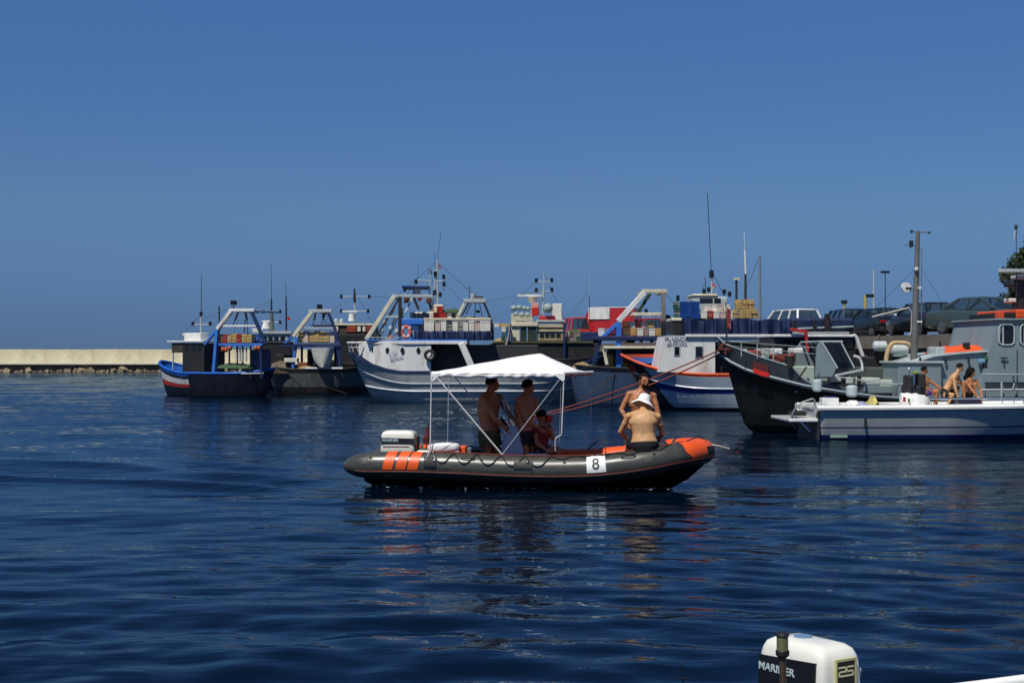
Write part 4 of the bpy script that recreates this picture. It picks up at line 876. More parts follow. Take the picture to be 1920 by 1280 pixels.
# ================================================================ boat F: blue trawler with the tall gantry
def boat_f():
    f = Fr(1190, 62.5, 0); Q = f.q
    t = thing('fishing_trawler', 'blue-grey trawler with the tallest white topped bright blue gantry', 'fishing boat', f.o, f.rot)
    xa, xb = Q(1068, 700, 0).x, Q(1330, 700, 0).x
    hull(t, xa, xb, 4.0, lambda u: 1.55+.15*(2*u-1)**2, mats=[BLUEGREY, BLUEGREY, NAVY], bands=[(.5, 0), (.9, 1), (1.01, 2)], rail=DARK, zdeck=1.3, wl=.8, rake0=.3, full0=.12)
    z0 = 1.3
    for v in (-1.3, 1.5):
        a, b = Q(1208, 549, v), Q(1159, 603, v)
        bars('gantry_leg', WHITE if v < 0 else LGREY, t, [(a, b, .24)])
        ft = Q(1160, 694, v); ft.z = max(z0, ft.z); bars('gantry_leg', BLUE, t, [(Q(1160.5, 603, v), ft, .22), (Q(1156, 608, v), Q(1126, 636, v), .17), (Q(1127, 634, v), Q(1113, 682, v), .15, DBLUE)])
        bars('gantry_leg', mat('weathered_grey_leg', col(136, 130, 118), .7, var=.25, dirt=rust, damt=.4), t, [(Q(1243, 548, v), Q(1244, 602, v), .17)])
        q4 = Q(1244, 654, v); bars('gantry_leg', DARK, t, [(Q(1244, 602, v), q4, .2)])
    bars('gantry_beam', CREAM, t, [(Q(1204, 546, -1.3), Q(1251, 546, -1.3), .16), (Q(1204, 546, 1.5), Q(1251, 546, 1.5), .13), (Q(1180, 589, -1.3), Q(1242, 589, -1.3), .14), (Q(1208, 546, -1.3), Q(1208, 546, -1.3)+Vector((0, 2.8, 0)), .14), (Q(1244, 546, -1.3), Q(1244, 546, -1.3)+Vector((0, 2.8, 0)), .14)])
    bars('gantry_brace', DGREEN, t, [(Q(1220, 551, 0), Q(1198, 584, 0), .1), (Q(1216, 551, 0), Q(1192, 590, 0), .05)])
    MB().cyl(Q(1211.5, 583, -1.3), .07, .17, 'z', 8).build('deck_lamp', LAMP, t, smooth=40)
    a, b = Q(1113, 637, -1.5), Q(1243, 630, -1.5); MB().span((a.x, -1.5, a.z), (b.x, 1.6, b.z)).build('platform', DBLUE, t, bevel=.02)
    MB().span((Q(1250, 640, 0).x, 0, Q(0, 640, 0).z), (Q(1256, 600, 0).x, .3, Q(0, 600, 0).z)).build('winch_post', BLUE, t)
    MB().ell(Q(1251, 597, 0), (.17, .17, .17)).build('net_block', LAMP, t, smooth=60)
    crates(f, (1121, 1241, 614, 629.5), -1.1, 10, 1, ['grey', 'green', 'foam', 'wood', 'grey'], 'crate|in lower row under the tall gantry', 'crates on the tall gantry platform')
    crates(f, (1167, 1237, 603, 614), -1.0, 6, 1, ['foam', 'wood', 'grey', 'pink', 'green'], 'crate|in upper row under the tall gantry', 'crates on the tall gantry platform', drop=.2)
    # workboat tender standing behind on deck: cream canopy on posts
    a, b = Q(1131, 654, -1.6), Q(1236, 649, -1.6); MB().span((a.x, -1.75, a.z), (b.x, -.6, b.z)).build('awning', CREAM, t, bevel=.03)
    bars('awning_post', CREAM, t, [(Q(1132, 654, -1.6), Q(1138, 684, -1.6), .14)])
    MB().span((Q(1140, 684, 1).x, .8, z0), (Q(1236, 655, 1).x, 1.6, Q(0, 654, .9).z)).build('back_house', DARK, t)
    for i, (x0_, x1_, y0_, mm) in enumerate(((1141, 1150, 664, YWOOD), (1150, 1157, 668, mat('olive_bin', col(110, 100, 60), .8, var=.4)), (1166, 1176, 672, YWOOD))):
        a, b = Q(x0_, 684, -.2), Q(x1_, y0_, -.2); MB().span((a.x, -.2, z0), (b.x, .4, b.z)).build('deck_bin', mm, t, bevel=.03)
    bars('rigging', DSTEEL, t, [(Q(1206, 548, 0), Q(1128, 632, 0), .02), (Q(1246, 548, 0), Q(1290, 600, 0), .016), (Q(1186, 592, 0), Q(1176, 632, 0), .03), (Q(1230, 592, 0), Q(1226, 632, 0), .03)], round_=True)
    net_heap(f, Q, (1170, 1232, 684, 694), -1.3, mat('rope_grey_heap', col(112, 100, 80), .95, var=.6, bump=.9), 'grey net heap on deck between blue leg and orange bow', .8); net_heap(f, Q, (1072, 1108, 676, 690), -1.0, TNET, 'tan net heap behind the left blue gantry brace', .9)
    MB().span((Q(1090, 690, -1.2).x, -1.2, z0), (Q(1120, 682, -1.2).x, .8, Q(0, 684, -1.2).z)).build('hatch', GREYHULL, t, bevel=.04)
boat_f()

# ================================================================ boat G: white and blue boat with orange gunwale
def boat_g():
    f = Fr(1300, 56.6, 1); Q = f.q; V = -1.75
    t = thing('fishing_trawler', 'white and blue trawler with bright orange gunwale and white wheelhouse left of grey bow', 'fishing boat', f.o, f.rot)
    xb, xa = Q(1164, 668, 0).x, Q(1640, 700, 0).x
    def zg(u): return 1.36+.78*max(0, (u-.60)/.40)**3.2
    GW = mat('white_blue_hull', col(176, 192, 206), .4, var=.15, dirt=col(110, 124, 140), damt=.5, streak=3)
    GB = mat('blue_band', col(28, 50, 128), .4, var=.2)
    hull(t, xa, xb, 3.6, zg, rake0=.4, rake1=1.5, full0=.2, full1=.38, wl=.82, zdeck=.85, mats=[NAVY, GW, GB, GW, ORANGE], bands=[(.08, 0), (.47, 1), (.62, 2), (.955, 3), (1.01, 4)], rail=ORANGE, rail_r=.06, split=(.91, 0),
         strakes=((.62, STRAKE, .03),))
    # inner bulwark painted light blue at the bow
    z1 = 1.3
    V2 = V+.18
    # wheelhouse: trapezoid side
    P = [Q(1234, 697, V2+.1), Q(1249, 631, V2+.1), Q(1341, 631, V2+.1), Q(1341, 700, V2+.1)]
    m = MB(); m.prism([(p.x, p.z) for p in P], V2+.12, V2+.2); m.build('side_wall', WHITE, t)
    m = MB(); m.prism([(p.x, p.z) for p in P], 1.3, 1.38); m.build('side_wall', WHITE, t)
    a, b = P[0], P[1]; m = MB(); m.add([(a.x, V2+.14, a.z), (b.x, V2+.14, b.z), (b.x, 1.36, b.z), (a.x, 1.36, a.z), (a.x+.06, V2+.14, a.z), (b.x+.06, V2+.14, b.z), (b.x+.06, 1.36, b.z), (a.x+.06, 1.36, a.z)], [(0, 1, 2, 3), (7, 6, 5, 4), (0, 4, 5, 1), (1, 5, 6, 2), (2, 6, 7, 3), (3, 7, 4, 0)]); m.build('front_wall', WHITE, t)
    for x0_, x1_, y0_, y1_ in ((1265, 1273.5, 650, 665), (1304.5, 1317, 650, 669)):
        a, b = Q(x0_, y1_, V2+.1), Q(x1_, y0_, V2+.1)
        w_ = MB(); w_.span((a.x-.035, V2+.095, a.z-.035), (b.x+.035, V2+.125, b.z+.035)); wo_ = w_.build('window', LGREY, t); MB().span((a.x, V2+.085, a.z), (b.x, V2+.11, b.z)).build('pane', GLASS, wo_)
    rt = Q(1246, 631, V2).z
    MB().span((Q(1286, 631, V2).x, V2+.02, rt-.02), (Q(1445, 630, V).x, 1.5, rt+.09)).build('boat_deck', WHITE, t, bevel=.02)
    MB().span((Q(1250, 631, V2).x, V2+.12, rt-.02), (Q(1286, 631, V2).x, 1.4, rt+.05)).build('roof_edge', LGREY, t)
    MB().span((Q(1343, 703, -1.2).x, -1.0, .9), (Q(1450, 640, -1.2).x, 1.3, rt-.03)).build('inner_house', DARK, t)
    a, b = Q(1341, 645, V), Q(1445, 640, V2); MB().span((Q(1343, 640, V2).x, V2+.1, Q(0, 640, V2).z), (b.x, V2+.2, rt-.025)).build('coaming', WHITE, t)
    a, b = Q(1367, 647, V), Q(1425, 640.5, V); MB().span((Q(1345, 648, V).x, V2+.07, Q(0, 648, V).z), (Q(1367, 640, V2).x, V2+.1, Q(0, 641, V).z)).build('window', GLASS, t); MB().span((a.x, V2+.06, a.z), (b.x, V2+.1, b.z)).build('window', GLASS, t)
    bars('frame_post', WHITE, t, [(Q(1434, 634, V2+.1), Q(1434, 650, V2+.1), .32)])
    TX = mat('grey_blue_lettering', col(120, 134, 150), .6, var=.2, bump=0)
    for tx, px, py, s_ in (('ML NOVITA', 1268, 635.5, .17), ('S. PIETRO', 1271, 640.5, .16), ('BAGNARA', 1270, 646.5, .17)):
        p = Q(px, py, V2+.09); text_obj('lettering', tx, s_, TX, t, (p.x, V2+.105, p.z), bold=.002)
    # blue tarp house on top
    rt2 = rt+.1
    k = MB(); a, b = Q(1281, 628, -1.4), Q(1486, 599, -1.4); n = 70; rows = []
    for i in range(n+1):
        x = a.x+(b.x-a.x)*i/n; y = -1.4+.06*math.sin(i*.9)+.03*math.sin(i*2.3); zt_ = b.z+.05*math.sin(i*.35)-.06*smoothstep((i-45)/25)
        rows.append([(x, y, rt2), (x, y-.05*math.sin(i*.6), (rt2+zt_)/2), (x, y+.03, zt_), (x, y+1.0, zt_+.04), (x, 1.2, zt_), (x, 1.2, rt2)])
    k.loft(rows, closed=True); o = k.build('tarpaulin', BTARP, None, smooth=50); o.location = f.o; o.rotation_euler = (0, 0, f.rot); tag(o, 'long navy tarpaulin covering the boxes on top of orange rimmed trawler', 'tarpaulin')
    a, b = Q(1261, 628, -1.2), Q(1281, 600, -1.2); MB().span((a.x, -1.2, rt2), (b.x, .8, b.z)).build('gear_locker', DARK, t, bevel=.05)
    a, b = Q(1260, 602, -1.25), Q(1279, 596, -1.25); MB().span((a.x, -1.25, a.z), (b.x, .6, b.z)).build('locker_lid', CREAM, t, bevel=.04)
    crates(f, (1274, 1312, 565, 598), -.9, 2, 7, ['blue'], 'crate|of the tall blue stack by yellow crates', 'blue crates on the orange rimmed trawler', jit=.015)
    crates(f, (1263, 1274, 566, 596), -.9, 1, 5, ['green', 'grey'], 'crate|in narrow stack left of blue stack', 'crates left of the blue stack')
    MB().cyl(Q(1271, 559, -.9), .07, .22, 'z', 8).build('deck_lamp', LAMP, t, smooth=40)
    a, b = Q(1296, 567, 0), Q(1361, 557, 0); MB().span((a.x, -.5, a.z-.7), (b.x, 1.1, b.z)).build('wheelhouse', LGREY, t, bevel=.06)
    a, b = Q(1295, 557, 0), Q(1342, 552, 0); MB().span((a.x, -.55, a.z), (b.x, 1.15, b.z)).build('cabin_roof', CREAM, t, bevel=.05)
    for px in (1318, 1330, 1345): 
        p = Q(px, 563, -.5); MB().span((p.x-.13, -.52, p.z-.1), (p.x+.13, -.48, p.z+.08)).build('window', GLASS, t)
    # heap of foam boxes, each its own thing
    crates(f, (1313, 1372, 583, 597), -1.05, 5, 1, ['foam', 'foam', 'pink', 'red'], 'fish box|in lower row between blue and yellow crates', 'fish boxes on the orange rimmed trawler')
    crates(f, (1320, 1368, 571, 583), -.95, 4, 1, ['foam', 'foam', 'pink'], 'fish box|in upper row between blue and yellow crates', 'fish boxes on the orange rimmed trawler')
    crates(f, (1372, 1420, 580, 597), -1.0, 4, 2, ['wood'], 'crate|in wider lower half of yellow stack', 'yellow crates on the orange rimmed trawler')
    crates(f, (1378, 1414, 562, 580), -.9, 3, 2, ['wood'], 'crate|in narrower upper half of yellow stack', 'yellow crates on the orange rimmed trawler')
    # mast etc
    bars('mast', LGREY, t, [(Q(1334.5, 572, 0), Q(1334.5, 522, 0), .06)], round_=True); bars('antenna', DSTEEL, t, [(Q(1334, 520, 0), Q(1326.5, 362, 0), .03), (Q(1323, 552, 0), Q(1322, 520, 0), .03), (Q(1318, 552, 0), Q(1319, 535, 0), .02)], round_=True)
    MB().cyl(Q(1334, 514, 0), .09, .3, 'z', 8).build('mast_lamp', LAMP, t, smooth=40)
    for x, y in ((1358, 547), (1368, 551), (1329, 543), (1320, 546)): MB().cyl(Q(x, y, 0), .075, .18, 'z', 8).build('deck_lamp', LAMP, t, smooth=40); bars('lamp_post', DSTEEL, t, [(Q(x, y, 0), Q(x, 558, 0), .03)])
    bars('stay', DSTEEL, t, [(Q(1335, 508, 0), Q(1360, 560, 0), .02), (Q(1340, 535, 0), Q(1328, 552, 0), .04, LGREY)])
    k = MB(); P = [Q(1336, 531, 0), Q(1342, 534, 0), Q(1341, 541, 0), Q(1335, 539, 0)]; k.add([p+Vector((0, -.01, 0)) for p in P]+[p+Vector((0, .01, 0)) for p in P], [(0, 1, 2, 3), (7, 6, 5, 4), (0, 4, 5, 1), (1, 5, 6, 2), (2, 6, 7, 3), (3, 7, 4, 0)]); k.build('flag', RED, t)
    fl = thing('flag', 'limp red and white flag on a slim pole before the navy tarpaulin', 'flag', f.W(Q(1362, 640, -1.6)), f.rot)
    m = MB(); q0 = Q(1362, 640, -1.6); m.tube([Vector((0, 0, 0)), Q(1361, 566, -1.6)-q0], .02, 6); m.build('pole', DSTEEL, fl)
    m = MB(); rows = []
    for i in range(10):
        z = 1.32-i*.085; rows.append([(0.02, 0, z), (.10+.02*math.sin(i), .05, z-.03), (.05+.03*i/10+.03*math.sin(i*1.7), -.05, z-.06), (.17+.02*i/10, .02, z-.09)])
    m.loft(rows, closed=False); m.build('cloth', mat('red_white_cloth', col(176, 70, 74), .9, var=.3, scale=6, dirt=col(220, 200, 200), damt=.8, dscale=4), fl, smooth=60)
    # light blue board inside the bow
    for nm, mm, y0_, y1_, dy in (('bulwark_board', ORANGE, 670, 664, 0), ('inner_board', BLUE, 681, 670.2, -.02)):
        m = MB(); P_ = []
        for px, vv in ((1168, .12), (1182, .62), (1205, 1.1), (1246, 1.45)):
            a, b = Q(px, y0_, vv), Q(px, y1_+(1 if px < 1170 else 0), vv); P_.append((a.x, vv+dy, a.z, b.z))
        strip(m, P_, .06); m.build(nm, mm, t, smooth=40)
    # mooring bollard etc on foredeck
    m = MB(); m.cyl((Q(1200, 690, 0).x, 0, 1.15), .12, .6, 'z', 12); m.build('bollard', DSTEEL, t, smooth=40)
boat_g()

# ================================================================ white launch with curved frame and the dark work pontoon behind
def boat_w():
    f = Fr(1560, 52, 6); Q = f.q
    t = thing('motor_launch', 'white framed dark cabin launch lying behind the grey patrol boat foredeck', 'boat', f.o, f.rot)
    xa, xb = Q(1440, 700, 0).x, Q(1668, 700, 0).x
    hull(t, xa, xb, 3.0, lambda u: .95+.15*u, mats=[NAVY], rail=DARK, zdeck=.8)
    a, b = Q(1452, 660, -1), Q(1606, 630, -1); MB().span((a.x, -.95, .8), (b.x, 1.0, b.z-.05)).build('cabin', mat('dark_cabin', col(38, 42, 44), .5, var=.3), t, bevel=.05)
    MB().span((Q(1450, 632, -1).x, -1.1, b.z-.05), (Q(1604, 627, -1).x, 1.1, b.z+.06)).build('cabin_roof', WHITE, t, bevel=.03)
    k = MB(); pts = curve_pts([Q(1600, 628, -1.1), Q(1606, 634, -1.1), Q(1612, 652, -1.1), Q(1622, 680, -1.1)], 5); k.tube(pts, .075, 8); k.build('roll_bar', WHITE, t, smooth=50)
    for px0, px1 in ((1470, 1496), (1500, 1530), (1536, 1566), (1572, 1600)):
        a, b = Q(px0, 654, -.97), Q(px1, 637, -.97); MB().span((a.x, -.98, a.z), (b.x, -.93, b.z)).build('window', GLASS, t)
    bars('crane_arm', mat('bright_red', col(196, 44, 34), .5), t, [(Q(1482, 617, -1.2), Q(1512, 622, -1.2), .1), (Q(1511, 620, -1.2), Q(1514, 660, -1.2), .1)])
boat_w()
def boat_p():
    f = Fr(1530, 60, 3); Q = f.q
    t = thing('fishing_trawler', 'low dark trawler with white deck line and black posts beneath the parked vehicles', 'fishing boat', f.o, f.rot)
    xa, xb = Q(1405, 700, 0).x, Q(1655, 700, 0).x
    hull(t, xa, xb, 3.6, lambda u: 1.6, mats=[NAVY], rail=DARK, zdeck=1.3)
    zt = Q(0, 626, -1.4).z
    MB().span((Q(1455, 660, -1.3).x, -1.3, 1.3), (Q(1640, 630, -1.3).x, 1.4, zt)).build('deckhouse', DARK, t)
    MB().span((Q(1452, 630, -1.5).x, -1.5, zt), (Q(1592, 625, -1.5).x, 1.5, zt+.09)).build('upper_deck', LGREY, t)
    for px in (1490, 1527, 1551): 
        a = Q(px, 627, -1.3); b = Q(px, 600 if px != 1551 else 588, -1.3); bars('post', DARK, t, [(Vector((a.x, -1.3, zt)), b, .12 if px != 1551 else .2)])
    a, b = Q(1485, 612, -1.1), Q(1602, 596, -1.1); MB().span((a.x, -1.1, zt+.1), (b.x, 1.1, b.z)).build('covered_gear', BTARP, t, bevel=.1)
    a, b = Q(1486, 616, -1.15), Q(1600, 612, -1.15); bars('rail_board', LGREY, t, [(a, b, .06)])
boat_p()
# ================================================================ vehicles parked on the quay
TYRE = mat('tyre_rubber', col(22, 22, 23), .85, var=.3); RIM = mat('wheel_rim', col(110, 112, 114), .4, metal=.6)
def car(name, label, cat, loc, rz, L_=4.4, W_=1.7, H_=1.4, paint=None, kind='sedan', roof=None, group='vehicles parked on the quay', belt=.88):
    t = thing(name, label, cat, loc, R(rz), group); hw = W_/2; h = MB()
    if kind == 'sedan': st = [(-L_/2, .45, .78, .80), (-L_/2+.06, .3, .92, .93), (-L_*.3, .22, .97, 1.0), (-.5, .2, .93, 1.0), (.6, .2, .90, 1.0), (L_*.27, .22, .86, 1.0), (L_*.44, .26, .74, .95), (L_/2, .4, .62, .78)]; cab = (-L_*.33, L_*.20, -L_*.17, L_*.04)
    elif kind == 'hatch': st = [(-L_/2, .4, .85, .85), (-L_/2+.08, .28, .95, .95), (-L_*.3, .2, .95, 1.0), (.3, .2, .92, 1.0), (L_*.3, .22, .86, 1.0), (L_*.45, .26, .74, .93), (L_/2, .4, .6, .78)]; cab = (-L_*.47, L_*.22, -L_*.36, L_*.05)
    elif kind == 'estate': st = [(-L_/2, .42, .95, .88), (-L_/2+.08, .3, 1.0, .96), (0, .25, 1.0, 1.0), (L_*.25, .25, .98, 1.0), (L_*.42, .28, .88, .95), (L_/2, .42, .7, .8)]; cab = (-L_*.485, L_*.24, -L_*.43, L_*.10)
    else: st = [(-L_/2, .4, 1.1, .93), (-L_/2+.1, .3, 1.15, 1.0), (0, .3, 1.15, 1.0), (L_*.36, .3, 1.15, .98), (L_/2, .42, 1.0, .85)]; cab = (-L_*.49, L_*.46, -L_*.48, L_*.30)
    rings = []
    for x, zl, zh, wf in st:
        w_ = hw*wf; rings.append([(x, -w_*.8, zl), (x, -w_*.97, zl+.08), (x, -w_, (zl+zh)/2), (x, -w_*.97, zh-.08), (x, -w_*.86, zh), (x, -w_*.4, zh+.03), (x, w_*.4, zh+.03), (x, w_*.86, zh), (x, w_*.97, zh-.08), (x, w_, (zl+zh)/2), (x, w_*.97, zl+.08), (x, w_*.8, zl)])
    h.loft(rings); h.build('body', paint, t, smooth=38)
    zb = st[2][2]-.02; b0, b1, r0, r1 = cab
    g = MB(); bo = [(b0, -hw*.86), (b1, -hw*.82), (b1, hw*.82), (b0, hw*.86)]; ro = [(r0, -hw*.66), (r1, -hw*.64), (r1, hw*.64), (r0, hw*.66)]
    if kind == 'van': ro = [(r0, -hw*.9), (r1, -hw*.86), (r1, hw*.86), (r0, hw*.9)]; bo = [(b0, -hw*.97), (b1, -hw*.9), (b1, hw*.9), (b0, hw*.97)]
    zt = H_-.05
    g.add([(x, y, zb) for x, y in bo]+[(x, y, zt) for x, y in ro], [(3, 2, 1, 0), (4, 5, 6, 7)]+[(i, (i+1) % 4, 4+(i+1) % 4, 4+i) for i in range(4)])
    g.build('glazing' if kind != 'van' else 'cargo_body', CARGLASS if kind != 'van' else paint, t)
    k = MB(); c = [(x*1.0, y*1.03) for x, y in ro]
    k.add([(x, y, zt-.015) for x, y in c]+[(x*.93+(r0+r1)/2*.07, y*.8, H_) for x, y in c], [(3, 2, 1, 0), (4, 5, 6, 7)]+[(i, (i+1) % 4, 4+(i+1) % 4, 4+i) for i in range(4)]); k.build('roof', roof or paint, t, smooth=50)
    for i in range(4):
        a = Vector((bo[i][0], bo[i][1]*1.01, zb)); b = Vector((ro[i][0], ro[i][1]*1.02, zt)); bars('pillar', paint, t, [(a, b, .09 if kind != 'van' else .05)])
    if kind != 'van':
        fr_ = [.48] if kind != 'estate' else [.3, .62]
        for s_ in (-1, 1):
            for q in fr_: bars('pillar', paint, t, [(Vector((b0+(b1-b0)*q, s_*hw*.855, zb)), Vector((r0+(r1-r0)*q, s_*hw*.675, zt)), .07)])
    else:
        [MB().span((-.25, s_*hw*.945-.03, 1.72), (r1+.06, s_*hw*.945+.03, H_-.04)).build('white_panel', WHITE, t) for s_ in (-1, 1)]
        m = MB(); m.add([(r1+.35, -hw*.7, 1.25), (r1+.35, hw*.7, 1.25), (r1+.12, hw*.7, H_-.35), (r1+.12, -hw*.7, H_-.35)], [(0, 1, 2, 3)])
    for sx_ in (-L_*.31, L_*.31):
        for s_ in (-1, 1):
            wt = MB(); wt.torus((sx_, s_*(hw-.1), .31), .22, .085, 'y', 20, 8); wo_ = wt.build('wheel', TYRE, t, smooth=60)
            r_ = MB(); r_.cyl((sx_, s_*(hw-.06), .31), .2, .1, 'y', 14); r_.build('rim', RIM, wo_, smooth=40)
    for s_ in (-1, 1):
        MB().box((-L_/2+.01, s_*hw*.68, .74), (.08, .3, .13)).build('tail_lamp', mat('tail_red', col(150, 26, 20), .25), t, bevel=.02)
        MB().box((L_/2-.05, s_*hw*.62, .6), (.12, .32, .12)).build('headlight', LGREY, t, bevel=.02)
    MB().box((-L_/2+.0, 0, .42), (.14, W_*.9, .16)).build('bumper', DSTEEL, t, bevel=.04); MB().box((L_/2-.06, 0, .38), (.14, W_*.86, .16)).build('bumper', DSTEEL, t, bevel=.04)
    MB().box((-L_/2-.04, 0, .62), (.02, .45, .11)).build('number_plate', LGREY, t)
    return t
CG = mat('dark_green_car', col(62, 76, 74), .18, var=.08, bump=0, coat=.8); CB = mat('black_car', col(22, 26, 28), .2, var=.08, bump=0, coat=.7); CW = mat('white_car', col(232, 232, 228), .25, var=.05, bump=0, coat=.6)
CBL = mat('blue_car', col(26, 40, 74), .25, var=.1, bump=0, coat=.6); CR = mat('red_car', col(178, 34, 24), .25, var=.1, bump=0, coat=.5); CO = mat('orange_car', col(206, 50, 28), .3, var=.1, bump=0, coat=.5)
def qat(px, d): p = wat(px, d, QZ); return p
def veh():
    car('parked_car', 'large dark green saloon parked at the quay edge above the orange canvas', 'car', qat(1850, 53.2), -57, 4.5, 1.74, 1.42, CG, 'sedan')
    car('parked_car', 'black hatchback with sun glinting on its rear lamp, left of the large saloon', 'car', qat(1728, 58.5), 102, 3.7, 1.58, 1.38, CB, 'hatch')
    car('parked_car', 'dark car with rounded roof, second from left in the group left of the mast', 'car', qat(1638, 65), 104, 3.8, 1.55, 1.38, CB, 'hatch')
    car('parked_car', 'dark car half hidden behind rounded roof car, with pale front', 'car', qat(1611, 69), 100, 3.9, 1.55, 1.32, CG, 'sedan')
    car('parked_car', 'dark blue small van at left end of the cars left of the mast', 'van', qat(1583, 70), 96, 3.9, 1.6, 1.5, CBL, 'estate')
    car('parked_car', 'white estate car with dark windows rising above the navy tarpaulin', 'car', qat(1477, 74), 112, 4.2, 1.7, 1.62, CW, 'estate')
    car('delivery_van', 'red van with white roof and white side panel behind the tall blue gantry', 'van', qat(1144, 97), 158, 4.0, 1.8, 2.55, CR, 'van', roof=CW)
    car('parked_car', 'bright red car roof seen through the tall blue gantry', 'car', qat(1212, 96), 100, 3.8, 1.6, 1.75, CR, 'estate')
    car('parked_car', 'orange-red small van right of the black trawler wheelhouse', 'van', qat(1074, 98), 104, 3.9, 1.6, 1.85, CO, 'estate')
    # motorcycle
    t = thing('motorcycle', 'small motorcycle leaning between dark cars and the patrol boat mast', 'motorcycle', qat(1678, 60), R(70))
    for x in (-.62, .62):
        m = MB(); m.torus((x, 0, .3), .25, .055, 'y', 20, 8); wo_ = m.build('wheel', TYRE, t, smooth=60); m = MB(); m.cyl((x, 0, .3), .07, .1, 'y', 10); m.build('hub', STEEL, wo_)
    bars('frame', DSTEEL, t, [(Vector((-.62, 0, .3)), Vector((.1, 0, .42)), .06), (Vector((.62, 0, .3)), Vector((.38, 0, .95)), .06), (Vector((.38, 0, .85)), Vector((-.3, 0, .6)), .07)])
    MB().box((0, 0, .42), (.42, .26, .32)).build('engine', DSTEEL, t, bevel=.05); MB().ell((.1, 0, .78), (.28, .15, .14)).build('tank', CB, t, smooth=60); MB().box((-.38, 0, .74), (.62, .24, .1)).build('seat', RUBBER, t, bevel=.04)
    m = MB(); m.tube([(.3, -.34, 1.02), (.4, -.1, .97), (.4, .1, .97), (.3, .34, 1.02)], .022, 6); m.build('handlebar', STEEL, t, smooth=40); m = MB(); m.cyl((.5, 0, .84), .09, .1, 'x', 12); m.build('headlight', LGREY, t, smooth=40)
    for y in (-.36, .36): MB().box((.28, y, 1.14), (.03, .12, .07)).build('mirror', LAMP, t)
    # posts and masts against the sky
    def pole(name, label, cat, px, d, ytop, m_, r0, r1, base=QZ, extra=None, group=None):
        b = wat(px, d, base); zt = CAM.z+(HZ-ytop)*d/F; t_ = thing(name, label, cat, b, 0, group)
        m = MB(); m.tube([(0, 0, 0), (0, 0, (zt-base)*.5), (0, 0, zt-base)], [r0, (r0+r1)/2, r1], 8); m.build('pole', m_, t_, smooth=40)
        if extra: extra(t_, zt-base)
        return t_
    yel = mat('yellowed_post', col(170, 164, 96), .6, var=.2)
    pole('lamp_post', 'short yellowish post with dark cap left of the parked cars', 'post', 1583, 88, 566, yel, .1, .08, extra=lambda t_, z: MB().box((0, 0, z), (.35, .2, .2)).build('cap', LAMP, t_))
    pole('lamp_post', 'taller yellowish post with small lamp behind the parked cars', 'post', 1623, 88, 553, yel, .13, .1, extra=lambda t_, z: MB().box((.25, 0, z-.05), (.5, .2, .2)).build('lamp_head', LAMP, t_))
    pole('yacht_mast', 'tall thin white mast left of the patrol boat mast', 'mast', 1638.5, 125, 505, LGREY, .11, .06)
    pole('street_lamp', 'thin dark pole with small lamp at top, right of the white mast', 'street lamp', 1660, 118, 510, DSTEEL, .05, .035, extra=lambda t_, z: MB().box((0, 0, z), (.7, .25, .18)).build('lamp_head', LAMP, t_))
    pole('yacht_mast', 'faint thin mast between the parked cars and mast of patrol boat', 'mast', 1668, 125, 570, STEEL, .05, .03, extra=lambda t_, z: MB().box((0, 0, z*.82), (.9, .04, .04)).build('crosstree', DSTEEL, t_))
    pole('lamp_post', 'grey post with pale flat cap behind the yellow crates', 'post', 1381, 82, 523, DSTEEL, .07, .07, extra=lambda t_, z: MB().box((0, 0, z), (.3, .3, .12)).build('cap', CREAM, t_))
    pole('yacht_mast', 'slim mast with white upper half above the yellow crates', 'mast', 1398, 90, 514, DSTEEL, .1, .07, extra=lambda t_, z: bars('top_section', WHITE, t_, [(Vector((0, 0, z)), Vector((-.05, 0, z+1.5)), .09), (Vector((-.05, 0, z+1.4)), Vector((-.08, 0, z+2.7)), .035)]))
    pole('yacht_mast', 'tallest hazy grey mast right of the yellow crates', 'mast', 1425, 120, 480, mat('hazy_grey', col(120, 128, 132), .6), .15, .09, extra=lambda t_, z: bars('stay', DSTEEL, t_, [(Vector((0, 0, z)), Vector((-1.4, 0, z-3.4)), .035)]))
    # bent pipe rail beside the hatchback
    m = MB(); a = qat(1703, 55); t_ = thing('bent_rail', 'bent pale pipe rail standing at the quay edge before the hatchback', 'rail', a, 0)
    m.tube([(0, 0, 0), (.12, 0, .1), (.14, 0, .9), (.02, 0, 1.08), (-1.4, 0, .72)], .03, 8); m.build('pipe', mat('pale_pipe', col(206, 196, 180), .5), t_, smooth=40)
veh()
